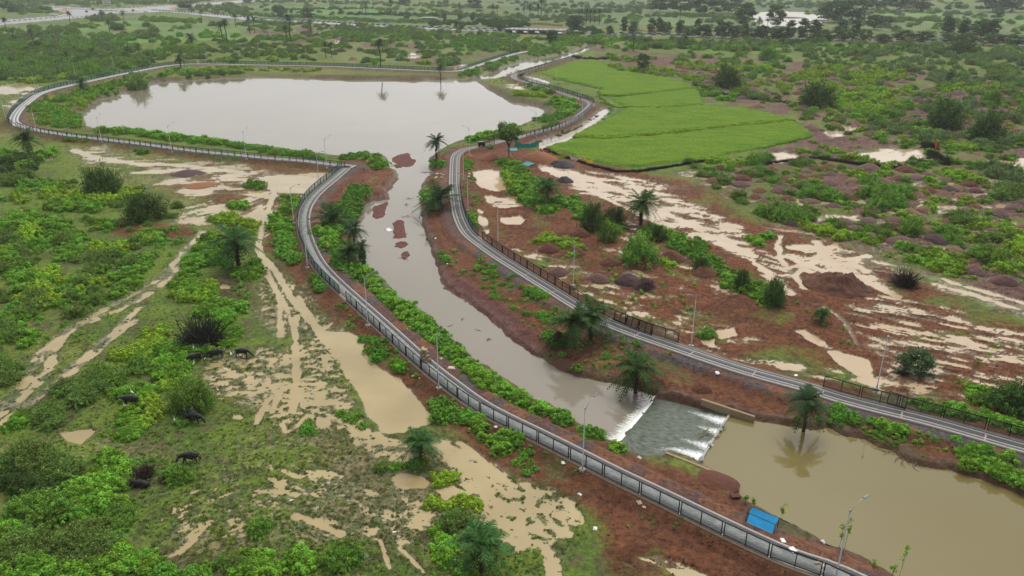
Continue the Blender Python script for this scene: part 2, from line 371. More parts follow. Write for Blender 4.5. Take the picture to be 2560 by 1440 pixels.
# flooded ground: polygon, wetness 0..1, noise size, stretch, direction (degrees, world), edge softness (m)
FL = [
    ([(790, 826), (870, 830), (905, 850), (920, 890), (960, 930), (1000, 955), (1040, 1000), (1085, 1040), (1078, 1060), (1010, 1082), (960, 1080), (925, 1050), (900, 1010), (875, 960), (850, 905), (810, 860)], 1.25, 3, 1, 0, 1.2),
    ([(520, 885), (600, 876), (700, 862), (790, 850), (850, 905), (900, 1010), (880, 1085), (760, 1060), (650, 1040), (560, 1000), (520, 940)], .44, .7, 1.3, 0, 3),
    ([(560, 935), (620, 925), (760, 925), (860, 950), (850, 1020), (740, 1020), (640, 990)], .58, .7, 1.3, 0, 3),
    ([(640, 700), (740, 690), (800, 760), (870, 830), (790, 860), (700, 870), (640, 800)], .16, .8, 1.5, 80, 3),
    ([(180, 372), (260, 366), (330, 398), (480, 400), (560, 402), (700, 438), (832, 432), (820, 470), (790, 500), (750, 510), (680, 495), (560, 470), (480, 500), (430, 470), (300, 420), (200, 410)], .42, 2.2, 3, 8, 5),
    ([(640, 443), (700, 438), (780, 434), (838, 430), (825, 450), (790, 485), (700, 482), (660, 470)], 1.0, 3.0, 1.5, 0, 1.5),
    ([(430, 545), (470, 515), (530, 505), (600, 518), (600, 548), (520, 562), (430, 562)], .7, 1.6, 2, 30, 2.5),
    ([(600, 500), (700, 485), (750, 500), (720, 560), (690, 600), (640, 600), (600, 545)], .55, 1.6, 3, 75, 3),
    ([(1100, 1130), (1180, 1140), (1280, 1195), (1380, 1228), (1440, 1250), (1465, 1300), (1440, 1350), (1380, 1375), (1300, 1390), (1230, 1360), (1190, 1290), (1150, 1230)], .74, .7, 1.4, -35, 1.5),
    ([(1330, 1360), (1370, 1350), (1400, 1400), (1410, 1460), (1370, 1460), (1350, 1400)], .95, 1, 1, 0, .8),
    ([(860, 1060), (905, 1050), (960, 1090), (1040, 1110), (1050, 1150), (1000, 1155), (940, 1140), (880, 1110)], .8, 1.6, 1.2, 0, 1.5),
    ([(1060, 1090), (1120, 1100), (1220, 1170), (1280, 1230), (1200, 1230), (1120, 1160)], .6, .9, 3.5, -42, 1.5),
    ([(640, 1180), (760, 1160), (900, 1180), (1100, 1260), (1180, 1400), (900, 1420), (700, 1330), (620, 1260)], .25, .9, 2, -25, 6),
    ([(400, 1230), (560, 1190), (700, 1250), (640, 1340), (480, 1370), (360, 1330)], .2, .9, 2, 40, 5),
    ([(1590, 1395), (1640, 1383), (1700, 1405), (1760, 1436), (1780, 1460), (1700, 1460), (1640, 1420)], .85, 1.2, 2.5, -30, .9),
    ([(148, 1082), (230, 1072), (240, 1080), (205, 1112), (170, 1105)], 1.2, 2, 1, 0, .5),
    ([(792, 1042), (822, 1042), (828, 1062), (806, 1072), (790, 1064)], 1.2, 2, 1, 0, .4),
    ([(978, 1195), (1000, 1182), (1050, 1190), (1074, 1208), (1060, 1222), (1010, 1222), (985, 1212)], 1.2, 2, 1, 0, .5),
    ([(1090, 1222), (1130, 1214), (1176, 1236), (1170, 1256), (1110, 1250)], .9, 2, 1, 0, .8),
    ([(548, 716), (560, 712), (578, 716), (572, 724), (552, 724)], 1.3, 2, 1, 0, .3),
    ([(580, 1040), (600, 1036), (612, 1044), (600, 1050), (584, 1048)], 1.3, 2, 1, 0, .3),
    ([(425, 1390), (470, 1330), (510, 1300), (540, 1300), (500, 1350), (450, 1390)], .9, 1.4, 2, 50, .8),
    # east
    ([(1183, 430), (1215, 424), (1250, 428), (1262, 455), (1264, 476), (1240, 480), (1206, 470), (1190, 455)], 1.3, 3, 1, 0, .8),
    ([(1250, 545), (1300, 540), (1312, 552), (1300, 562), (1262, 562), (1248, 555)], 1.2, 2, 1, 0, .6),
    ([(1210, 488), (1290, 498), (1310, 515), (1260, 525), (1215, 512)], .85, 2, 1.5, 0, 1.5),
    ([(1190, 520), (1210, 530), (1230, 575), (1215, 590), (1195, 560)], .8, 1.5, 3, 100, 1),
    ([(1400, 442), (1480, 428), (1560, 440), (1650, 452), (1700, 492), (1780, 530), (1850, 562), (1900, 622), (1850, 645), (1780, 602), (1700, 592), (1640, 560), (1560, 505), (1440, 485)], .54, 1.7, 2.6, -28, 4),
    ([(1340, 410), (1400, 420), (1470, 440), (1420, 450), (1360, 430)], .7, 1.5, 4, -25, 2),
    ([(1840, 640), (1900, 620), (1960, 640), (2000, 700), (1990, 740), (1960, 740), (1880, 680)], .45, 1.4, 2.5, -40, 3),
    ([(1950, 618), (2050, 598), (2120, 620), (2200, 690), (2180, 718), (2060, 695), (1990, 680)], .50, 1.2, 2.5, -35, 2.5),
    ([(2160, 690), (2280, 740), (2420, 780), (2560, 830), (2700, 900), (2700, 1080), (2540, 1010), (2380, 960), (2240, 940), (2150, 850), (2120, 760)], .30, 1.0, 3.4, -30, 5),
    ([(1980, 825), (2010, 822), (2070, 860), (2110, 880), (2170, 900), (2190, 940), (2230, 1000), (2180, 990), (2120, 930), (2060, 880), (2010, 850)], .86, 1.8, 2, -35, 1),
    ([(1790, 825), (1835, 820), (1845, 838), (1800, 850)], 1.2, 2, 1, 0, .5),
    ([(1755, 850), (1785, 846), (1784, 862), (1760, 862)], 1.2, 2, 1, 0, .4),
    ([(1190, 590), (1400, 640), (1700, 760), (1900, 850), (1800, 880), (1660, 840), (1480, 760), (1300, 650)], .17, 1.2, 2, -30, 2),
    ([(1560, 540), (1760, 620), (1860, 740), (1700, 740), (1560, 700), (1500, 620)], .14, 1.6, 2, -30, 3),
    ([(1700, 870), (2000, 900), (2300, 960), (2560, 1010), (2560, 1080), (2300, 1000), (2000, 940), (1760, 890)], .26, 1.3, 2, -20, 2),
    ([(1905, 388), (1960, 378), (2000, 392), (1990, 408), (1930, 410)], .9, 3, 2, 0, 3),
    ([(2120, 386), (2200, 372), (2310, 376), (2320, 400), (2230, 412), (2150, 402)], .85, 3, 2, 0, 4),
    ([(2470, 410), (2520, 392), (2620, 400), (2700, 430), (2560, 428)], 1.0, 4, 1.5, 0, 4),
    ([(2060, 330), (2100, 314), (2140, 322), (2110, 342), (2080, 345)], .8, 3, 2, 0, 3),
    ([(1650, 420), (1800, 425), (2000, 560), (2200, 640), (2340, 700), (2560, 760), (2560, 800), (2340, 730), (2100, 640), (1960, 590), (1780, 470)], .12, 2, 4, -25, 4),
    ([(1880, 500), (2560, 430), (2560, 720), (2350, 700), (2100, 600)], .16, 2.5, 1.5, 0, 6),
    ([(0, 395), (60, 380), (140, 385), (130, 400), (40, 410)], .6, 2.5, 3, 0, 4),
    ([(0, 270), (60, 225), (110, 215), (90, 236), (20, 290)], .5, 3, 3, 0, 5),
    ([(0, 215), (60, 205), (95, 215), (40, 235), (0, 235)], .9, 3, 3, 0, 4),
    ([(990, 140), (1030, 130), (1060, 136), (1040, 148)], .55, 4, 2, 0, 6),
    ([(1110, 168), (1140, 162), (1176, 160), (1160, 168), (1120, 174)], .8, 4, 2, 0, 5),
    ([(770, 110), (830, 96), (860, 104), (820, 116)], .4, 5, 2, 0, 8),
    ([(1240, 205), (1290, 205), (1320, 225), (1300, 228), (1250, 212)], .55, 3, 2, 0, 5),
    ([(1780, 170), (1800, 165), (1812, 175), (1795, 182)], .8, 4, 1, 0, 3),
    ([(1455, 172), (1490, 165), (1510, 178), (1480, 182)], .6, 4, 2, 0, 5),
]
# wheel ruts holding water: points, half width (m), wetness
TR = [
    ([(690, 470), (672, 520), (660, 560), (650, 590), (645, 615), (652, 640), (680, 665), (702, 700), (725, 740), (760, 780), (788, 815), (810, 850)], .6, .95),
    ([(650, 640), (672, 680), (690, 720), (700, 760), (704, 830)], .32, .8),
    ([(668, 690), (700, 740), (722, 780), (735, 830), (742, 900)], .35, .85),
    ([(740, 790), (738, 860), (742, 930), (738, 985), (730, 1030)], .5, .95),
    ([(700, 775), (701, 840)], .45, .9),
    ([(745, 740), (775, 790), (800, 830), (830, 810)], .4, .7),
    ([(770, 1040), (720, 1090), (705, 1060)], .4, .5), ([(670, 1000), (650, 1040), (640, 1060)], .35, .9), ([(700, 980), (680, 1030)], .4, .8),
    ([(505, 580), (480, 612), (445, 648), (410, 690), (380, 708), (330, 738), (270, 770), (210, 805), (150, 842), (115, 870), (90, 905), (70, 950), (35, 990), (-20, 1030)], .75, .40),
    ([(500, 610), (470, 640), (430, 690), (395, 720), (345, 750), (300, 775), (250, 795), (190, 815), (160, 835), (140, 870), (120, 930), (70, 985), (-20, 1050)], .75, .43),
    ([(345, 772), (300, 820), (250, 860), (200, 905), (150, 950), (90, 1000), (0, 1060)], .7, .46),
    ([(340, 800), (290, 840), (230, 890), (180, 930), (110, 985), (40, 1040)], .6, .40),
    ([(185, 375), (230, 392), (290, 405), (360, 410), (440, 412), (520, 420), (600, 432)], 1.3, .85),
    ([(1150, 1108), (1200, 1150), (1240, 1180), (1262, 1205)], .45, .95), ([(1085, 1110), (1130, 1140), (1170, 1170), (1215, 1215)], .6, .95),
    ([(740, 1290), (800, 1310), (850, 1335)], .5, .9), ([(1000, 1370), (1030, 1400), (1060, 1430)], .3, .8), ([(950, 1350), (965, 1390), (975, 1420)], .3, .8),
    ([(1950, 590), (1945, 620), (1952, 650), (1990, 690), (2010, 720)], .6, .6), ([(2040, 605), (2070, 650), (2130, 690), (2190, 712), (2240, 740)], .9, .9),
    ([(1965, 672), (2040, 655), (2120, 650), (2170, 640)], .8, .85), ([(1985, 690), (2050, 640), (2090, 610)], .7, .8), ([(1960, 640), (2040, 670), (2100, 700)], .7, .85),
    ([(1890, 660), (1930, 690), (1975, 735)], .9, .8), ([(2060, 770), (2110, 800), (2140, 860)], .4, .4),
    ([(2340, 712), (2400, 728), (2480, 752), (2560, 782), (2700, 830)], .9, .55), ([(2360, 700), (2440, 722), (2560, 760), (2700, 800)], .8, .5),
    ([(1420, 425), (1480, 450), (1560, 480), (1640, 520), (1720, 560), (1800, 600), (1880, 640)], 1.0, .7), ([(1380, 432), (1440, 460), (1520, 500), (1620, 545), (1720, 600)], .7, .8),
    ([(1112, 722), (1101, 690), (1110, 680), (1150, 706), (1200, 738), (1246, 770), (1290, 808), (1330, 843)], .3, 0),
]
FLW = [(PW(p, L), w, ns, st, math.radians(a), so) for p, w, ns, st, a, so in FL]
TRW = [(smooth(PW(p, L), 2.0), hw, w) for p, hw, w in TR]

# soils: polygon, kind, strength, edge
SO = [
    ('red', [(1120, 372), (1340, 372), (1420, 398), (1640, 430), (1720, 470), (1900, 560), (2060, 595), (2200, 640), (2350, 700), (2430, 770), (2700, 860), (2760, 1200), (2300, 1010), (2000, 930), (1700, 850), (1450, 740), (1180, 560), (1150, 460)], 1.0, 8),
    ('red', [(860, 400), (980, 400), (1010, 480), (960, 520), (900, 500), (870, 450)], 1.0, 2),
    ('red', [(870, 480), (920, 540), (900, 640), (960, 720), (1100, 850), (1500, 1110), (1560, 1160), (1700, 1180), (1840, 1250), (2240, 1450), (2100, 1450), (1500, 1190), (1000, 900), (760, 620), (760, 500)], 1.0, 3),
    ('red', [(1020, 560), (1080, 380), (1150, 380), (1160, 560), (1500, 790), (1700, 860), (2000, 950), (2600, 1110), (2600, 1220), (2300, 1170), (2080, 1080), (1880, 1060), (1640, 1000), (1440, 950), (1240, 810), (1060, 680)], 1.0, 3),
    ('red', [(1340, 1160), (1480, 1190), (1700, 1290), (2000, 1430), (2100, 1500), (1560, 1500), (1480, 1360), (1470, 1300), (1430, 1250)], 1.0, 3),
    ('red', [(1080, 970), (1300, 1100), (1420, 1160), (1400, 1230), (1300, 1200), (1180, 1100), (1060, 1000)], .75, 2),
    ('red', [(800, 670), (900, 800), (1080, 960), (1060, 1010), (960, 930), (900, 830), (820, 790), (770, 690)], .8, 2),
    ('red', [(380, 400), (600, 400), (860, 420), (770, 500), (720, 520), (600, 490), (500, 500), (440, 480)], .6, 8),
    ('red', [(230, 555), (330, 560), (440, 560), (470, 590), (400, 600), (280, 580)], .8, 3),
    ('red', [(520, 500), (640, 470), (760, 500), (740, 560), (690, 640), (640, 640), (640, 560), (560, 550)], .8, 4),
    ('brown', [(640, 660), (780, 660), (860, 790), (920, 880), (860, 900), (780, 850), (700, 850), (640, 780)], .6, 3),
    ('brown', [(520, 700), (620, 680), (640, 750), (560, 750)], .8, 2),
    ('brown', [(860, 1000), (960, 1080), (1060, 1100), (1200, 1180), (1240, 1240), (1160, 1440), (900, 1440), (820, 1200), (800, 1060)], .45, 5),
    ('brown', [(400, 1340), (700, 1360), (900, 1440), (400, 1460)], .5, 6),
    ('tan', [(380, 1240), (560, 1180), (760, 1140), (960, 1180), (1100, 1250), (1180, 1400), (1060, 1440), (900, 1420), (700, 1400), (480, 1390), (380, 1330)], .62, 6),
    ('tan', [(540, 870), (860, 850), (900, 1000), (860, 1080), (700, 1060), (520, 960)], .8, 3), ('tan', [(640, 690), (780, 690), (850, 800), (860, 860), (660, 860)], .42, 3), ('tan', [(700, 1060), (900, 1090), (860, 1160), (640, 1180), (600, 1110)], .45, 5),
    ('tan', [(1080, 1110), (1240, 1160), (1420, 1230), (1450, 1300), (1380, 1380), (1200, 1360), (1140, 1220)], .7, 3), ('tan', [(0, 1110), (160, 1100), (420, 1130), (400, 1160), (200, 1160), (0, 1150)], .4, 5),
    ('tan', [(180, 370), (560, 398), (820, 432), (790, 500), (480, 500), (200, 420)], .5, 6), ('tan', [(430, 500), (620, 490), (750, 500), (690, 640), (640, 640), (600, 560), (430, 565)], .6, 4),
    ('tan', [(1390, 430), (1660, 440), (1900, 600), (1990, 700), (1960, 740), (1840, 650), (1640, 590), (1440, 490)], .55, 4), ('tan', [(1950, 600), (2140, 610), (2230, 690), (2180, 730), (1990, 700)], .35, 4), ('tan', [(2200, 980), (2420, 1000), (2560, 1050), (2480, 1060), (2280, 1020)], .5, 3),
    ('tan', [(2060, 320), (2340, 360), (2560, 390), (2560, 430), (2140, 410), (1900, 410), (1900, 380)], .4, 6),
    ('bank', [(2060, 1040), (2200, 1060), (2300, 1100), (2290, 1160), (2190, 1130), (2080, 1075)], .95, 1.5), ('bank', [(2360, 1130), (2560, 1180), (2620, 1250), (2500, 1220), (2380, 1180)], .9, 1.5), ('bank', [(1056, 540), (1080, 530), (1085, 600), (1064, 600)], .9, 1),
    ('bank', [(830, 560), (900, 500), (900, 690), (1100, 840), (1240, 940), (1420, 1040), (1500, 1100), (1440, 1080), (1200, 950), (1060, 850), (870, 700)], .8, 1.5),
    ('brown', [(550, 870), (860, 840), (940, 1080), (700, 1100), (500, 1000)], .3, 6),
    ('purple', [(1490, 120), (1620, 130), (1900, 150), (2560, 190), (2760, 260), (2760, 830), (2560, 760), (2340, 700), (2060, 595), (1900, 500), (1720, 440), (1900, 376), (2040, 345), (1990, 300), (1770, 262), (1740, 215), (1600, 182), (1500, 150)], 1.0, 12),
    ('purple', [(585, 72), (700, 68), (850, 74), (900, 92), (870, 112), (740, 110), (640, 98)], .95, 14),
    ('purple', [(860, 112), (960, 104), (1080, 112), (1100, 128), (960, 134), (880, 124)], .7, 14),
    ('purple', [(920, 86), (1100, 84), (1180, 92), (1000, 98)], .6, 14),
    ('purple', [(1000, 148), (1140, 132), (1290, 112), (1300, 128), (1150, 158), (1040, 170)], .55, 14),
    ('purple', [(410, 425), (480, 418), (510, 432), (460, 446), (420, 440)], 1.0, 2),
    ('purple', [(160, 130), (260, 118), (330, 130), (250, 146)], .4, 12),
    ('orange', [(1195, 385), (1270, 378), (1275, 396), (1230, 406), (1195, 402)], .9, 2), ('orange', [(1300, 390), (1350, 382), (1390, 392), (1390, 408), (1320, 402)], .9, 2),
    ('orange', [(1160, 372), (1180, 380), (1180, 400), (1156, 398)], .8, 2), ('orange', [(1110, 500), (1128, 510), (1150, 570), (1138, 580), (1118, 550)], .7, 1.5),
    ('orange', [(440, 464), (540, 462), (520, 484), (450, 484)], .55, 4), ('orange', [(895, 400), (918, 400), (912, 410), (892, 410)], .8, 1.5),
    ('orange', [(870, 700), (1040, 860), (1240, 990), (1500, 1110), (1700, 1200), (1690, 1212), (1480, 1128), (1230, 1010), (1020, 880), (850, 716)], .45, 1.2),
    ('orange', [(1700, 960), (1900, 990), (2000, 1020), (1980, 1060), (1880, 1050), (1760, 1000)], .35, 3),
    ('grey', [(1390, 398), (1440, 400), (1450, 416), (1400, 418)], .8, 2), ('pale', [(1860, 955), (1905, 965), (1896, 985), (1866, 978)], .6, 1),
    ('pale', [(2080, 600), (2160, 622), (2240, 655), (2340, 690), (2460, 728), (2700, 800), (2700, 850), (2560, 800), (2460, 765), (2330, 710), (2220, 668), (2150, 640)], .5, 3),
    ('olive', [(1700, 420), (1780, 420), (1900, 520), (2060, 590), (2250, 650), (2330, 690), (2200, 660), (2040, 600), (1880, 550), (1760, 480)], .8, 3),
    ('olive', [(2040, 345), (2200, 350), (2560, 370), (2560, 400), (2200, 400), (1960, 420), (1850, 420), (1900, 380)], .7, 6),
    ('olive', [(860, 175), (1140, 182), (1190, 200), (860, 200)], .7, 6), ('olive', [(400, 180), (860, 176), (860, 198), (420, 200)], .5, 6),
    ('olive', [(1200, 204), (1320, 225), (1440, 250), (1450, 280), (1380, 310), (1300, 330), (1360, 280), (1300, 250)], .4, 6),
    ('brown', [(380, 196), (560, 190), (860, 188), (1180, 190), (1180, 200), (860, 202), (560, 197), (380, 206)], .8, 4),
    ('brown', [(150, 230), (300, 215), (400, 200), (330, 228), (240, 258), (200, 290), (230, 330), (180, 330), (150, 280)], .55, 5),
    ('brown', [(1190, 203), (1260, 226), (1310, 246), (1400, 258), (1380, 300), (1350, 270), (1270, 258), (1210, 222)], .7, 4),
    ('brown', [(1290, 350), (1420, 326), (1500, 270), (1520, 262), (1500, 290), (1430, 335), (1340, 364)], .5, 3),
]
SOW = [(k, PW(p, L), s, e) for k, p, s, e in SO]
# far fields: rings of brighter crop
FIELDS = [(PW(p, L), c) for p, c in (
    ([(0, 75), (400, 44), (620, 66), (860, 80), (760, 110), (560, 100), (300, 110), (0, 120)], (.125, .215, .045)),
    ([(640, 14), (860, 18), (1100, 26), (1110, 38), (860, 36), (660, 30)], (.095, .225, .05)),
    ([(860, 30), (1100, 34), (1090, 42), (860, 42)], (.06, .15, .035)),
    ([(1480, 40), (1700, 46), (1900, 56), (1900, 68), (1600, 62), (1480, 54)], (.115, .20, .06)),
    ([(2200, 20), (2440, 26), (2600, 44), (2600, 60), (2300, 60), (2180, 40)], (.13, .235, .055)),
    ([(2300, 62), (2620, 60), (2620, 86), (2420, 84)], (.13, .16, .07)),
    ([(940, 96), (1130, 100), (1150, 140), (1100, 160), (860, 158), (800, 130)], (.14, .165, .055)),
    ([(1200, 100), (1460, 100), (1440, 118), (1240, 130)], (.125, .18, .05)),
    ([(1260, 0), (1700, 0), (1700, 30), (1280, 40)], (.10, .14, .06)),
    ([(1900, 6), (2100, 6), (2080, 26), (1880, 26)], (.08, .13, .07)),
)]
PALETTE = {'red': (.140, .056, .027), 'brown': (.090, .060, .030), 'purple': (.142, .080, .066), 'orange': (.25, .105, .048), 'grey': (.085, .082, .086), 'pale': (.36, .33, .26), 'olive': (.125, .135, .040), 'tan': (.28, .23, .13), 'bank': (.055, .085, .022)}

def terrain(X, Y, want=False):
    X = np.asarray(X, float).ravel(); Y = np.asarray(Y, float).ravel()
    far = np.hypot(X, Y)
    n1 = fbm(X, Y, 9, 4, 1); n2 = fbm(X, Y, 1.6, 3, 2); n3 = fbm(X, Y, 45, 4, 3)
    z = L + 0.05 + 0.10 * n2 + 0.18 * n1
    # soils
    wts = {k: np.zeros(X.shape) for k in PALETTE}
    wob = (n1 - .5) * 2
    for k, P, s, e in SOW:
        d = sdf(X, Y, P, e * 2 + 10)
        w = ramp(-d + wob * e * 1.2, -e * .5, e * .5) * s
        wts[k] = np.maximum(wts[k], w)
    lump = fbm(X, Y, 3.2, 4, 9)
    z += (wts['purple'] * .55 + wts['red'] * .12) * np.clip(lump - .35, 0, 1) * 1.6
    z += (wts['red'] + wts['purple']) * .22 * np.clip(fbm(X, Y, 1.1, 3, 13) - .42, 0, 1)
    # flooded ground
    wet = np.full(X.shape, -1.0); rut = np.zeros(X.shape)
    for P, w, ns, st, a, so in FLW:
        d = sdf(X, Y, P, so * 2 + 3)
        k = np.nonzero(d < so + 1)[0]
        if k.size == 0: continue
        x = X[k]; y = Y[k]
        u = (x * math.cos(a) + y * math.sin(a)) / st; v = (-x * math.sin(a) + y * math.cos(a))
        nn = np.clip(.5 + (fbm(u, v, ns, 4, 21, .6) - .5) * 2.3, 0, 1)
        nn = np.clip(nn + (fbm(X[k], Y[k], .45, 3, 29) - .5) * .55 * (.35 if w >= 1.15 else 1), 0, 1)
        m = ramp(-d[k] + (n1[k] - .5) * so, -so * .6, so * .6)
        wet[k] = np.maximum(wet[k], w * m - nn - (1 - m) * .3)
    for P, hw, w in TRW:
        if w <= 0: continue
        d, _ = seg_d(X, Y, P, False, hw * 3 + 2)
        k = np.nonzero(d < hw * 2.2)[0]
        if k.size == 0: continue
        m = 1 - ramp(d[k] + (n2[k] - .5) * hw * 1.2, hw * .55, hw * 1.5)
        rut[k] = np.maximum(rut[k], m)
        nn = np.clip(.5 + (fbm(X[k], Y[k], 1.8, 3, 23) - .5) * 2.0, 0, 1)
        wet[k] = np.maximum(wet[k], w * m - nn * .75 - (1 - m) * .3)
    fz = wet > -.55
    zf = L + np.clip(-wet * .3, -.12, .09)
    z = np.where(fz, np.minimum(z, np.where(wet > -.3, zf, zf + (-(wet + .3)) * .4)), z)
    # causeways
    e_all = np.full(X.shape, 1e9); inner = np.zeros(X.shape); which = np.zeros(X.shape, int)
    for wi, (P, side, wd) in enumerate(WALKS):
        d, sd = seg_d(X, Y, P, False, 16)
        sg = d * sd * side
        e = np.where(sg > 0, d - wd, d)
        m = e < e_all
        inner = np.where(m, (sg > 0).astype(float), inner); which = np.where(m, wi, which)
        e_all = np.where(m, e, e_all)
    e2 = e_all + (n1 - .5) * 1.2 * ramp(e_all, .5, 2)
    top = np.where(inner > 0, 1.6, .7)
    ze = -.10 - np.clip(e2 - top, 0, 99) / 1.9 + .05 * (n2 - .5) * ramp(e_all, .1, .6)
    z = np.where(e_all < 12, np.maximum(z, ze), z)
    z = np.where(e_all <= 0.02, -.22, z)
    # water bodies
    wd_all = np.full(X.shape, 1e9)
    for bi, (P, wz, sl) in enumerate(BODIES):
        d = sdf(X, Y, P, 22)
        dn = d + (n2 - .5) * 1.0 + (n1 - .5) * 1.6 * (1 if bi < 2 else .5)
        if bi == 2: dn = d
        k = d < 20
        zo = wz + .03 + np.clip(dn * .8, 0, .35) + np.clip(dn, 0, 99) * sl
        zi = wz + np.clip(dn * .35, -.9, 0) - .02
        z = np.where(k & (dn > 0), np.minimum(z, zo), z)
        z = np.where(dn <= 0, np.minimum(z, zi), z)
        wd_all = np.minimum(wd_all, np.abs(dn) + (0 if bi != 3 else 99))
    bar = np.zeros(X.shape)
    for P in BARS + [SPIT]:
        d = sdf(X, Y, P, 4) + (fbm(X, Y, 1.0, 3, 77) - .5) * 1.1
        k = d < 1.5
        z = np.where(k, np.maximum(z, np.minimum(ZP + np.clip(-d * .35, -.3, .16) + .04 * (n2 - .5), 0)), z)
        bar = np.maximum(bar, (d < .5).astype(float))
    pad = inside(X, Y, PADW)
    road = np.zeros(X.shape, bool)
    for P in ROADS: road |= inside(X, Y, P)
    z = np.where(road, L + .02, z)
    z = np.where(far > 1900, L, z)
    if not want: return z
    # colours
    g1 = fbm(X, Y, 5.5, 4, 41); g2 = fbm(X, Y, .9, 3, 42); g3 = fbm(X, Y, 28, 3, 43); g4 = fbm(X, Y, .42, 2, 44)
    def mixc(c, new, w):
        return c + (np.array(new)[None, :] - c) * np.clip(w, 0, 1)[:, None]
    col = np.tile(np.array([[.112, .160, .026]]), (X.size, 1))
    col = mixc(col, (.080, .128, .024), ramp(g1, .42, .62))
    col = mixc(col, (.165, .175, .045), ramp(g3, .5, .68) * .7)
    col = mixc(col, (.095, .085, .040), ramp(g2 * .6 + g1 * .4, .54, .66) * .85)
    for P, c in FIELDS:
        d = sdf(X, Y, P, 30)
        col = mixc(col, c, ramp(-d + (g3 - .5) * 14, -5, 5))
    # far land: strips of field and rough
    st = fbm(X / 3.0, Y, 26, 4, 51)
    fw = ramp(far, 620, 800)
    col = mixc(col, (.085, .125, .055), fw * ramp(st, .45, .55) * .7)
    col = mixc(col, (.13, .17, .07), fw * ramp(fbm(X / 2.5, Y, 40, 3, 53), .52, .6) * .7)
    for k in ('olive', 'brown', 'tan', 'bank', 'pale', 'grey', 'purple', 'orange', 'red'):
        w = wts[k]
        c = np.array(PALETTE[k])
        if k == 'purple':
            hole = ramp(fbm(X, Y, 14, 4, 61), .50, .60) * .85
            w = w * (1 - hole)
        if k == 'red':
            hole = ramp(fbm(X, Y, 6, 4, 62), .62, .70) * .6
            w = w * (1 - hole)
        if k == 'brown': w = w * (.55 + .6 * g2)
        if k == 'tan': w = w * ramp(g4 * .55 + g2 * .3 + g1 * .15, .47, .57)
        col = mixc(col, c, w)
        if k in ('red', 'purple', 'brown'):
            col = mixc(col, c * np.array([.62, .66, .72]), w * ramp(g1, .50, .66) * .8)
            col = mixc(col, c * 1.35, w * ramp(g2, .60, .74) * .6)
            col = mixc(col, (.17, .080, .055), w * ramp(g3, .52, .6) * .35)
            col = mixc(col, c * .45, w * ramp(g4, .56, .68) * .7)
    col = mixc(col, (.23, .20, .145), rut * (.6 + .6 * g2))
    # causeway slopes and shoulders
    red = np.array([.132, .055, .029])
    sl = ramp(-e_all + (g1 - .5) * 3, -6.0, -3.0)
    nearred = np.where(which == 1, .65, 1.0) * np.where(far > 330, .6, 1)
    col = mixc(col, red, sl * nearred * (1 - .6 * ramp(g1, .58, .7)))
    col = mixc(col, red * np.array([.6, .62, .7]), sl * ramp(g2, .5, .62) * .6)
    col = mixc(col, (.09, .11, .035), sl * ramp(g1, .56, .66) * .55)
    sh = (inner > 0) * ramp(-e_all + (g2 - .5) * 1.4, -2.6, -1.7)
    col = mixc(col, (.085, .076, .078), sh * np.where(ramp(g1, .46, .56) > .5, .9, .5))
    col = mixc(col, (.17, .078, .045), sh * ramp(fbm(X, Y, 2.6, 3, 71), .54, .62) * .9)
    # banks of the river: damp dark earth, sand bars
    bk = ramp(-wd_all, -2.2, -.4) * (z < L + .4)
    col = mixc(col, (.085, .052, .034), bk * .6)
    col = mixc(col, (.125, .056, .044), bar)
    sp = sdf(X, Y, SPIT, 4)
    # wet margins and the sludge in flooded ground
    mg = fz * ramp(wet, -.38, -.02)
    col = mixc(col, (.125, .098, .060), mg * .55 * (.6 + .8 * g2))
    col = mixc(col, (.060, .085, .026), fz * (wet < -.02) * ramp(g2, .42, .55) * (wts['red'] < .4) * (wts['purple'] < .4) * .75)
    pale = fz * ramp(wet, -.5, -.1) * ramp(g1, .45, .6)
    col = mixc(col, (.27, .24, .16), pale * .35)
    col = mixc(col, (.34, .27, .16), (wet > -.02) * 1.0)
    col = np.where(pad[:, None], np.array([[.06, .12, .02]]), col)
    wetf = np.clip(np.maximum(mg, bk), 0, 1)
    return z, col, wet, wetf, wts, e_all

PADW = PW(P_PADDY, L)

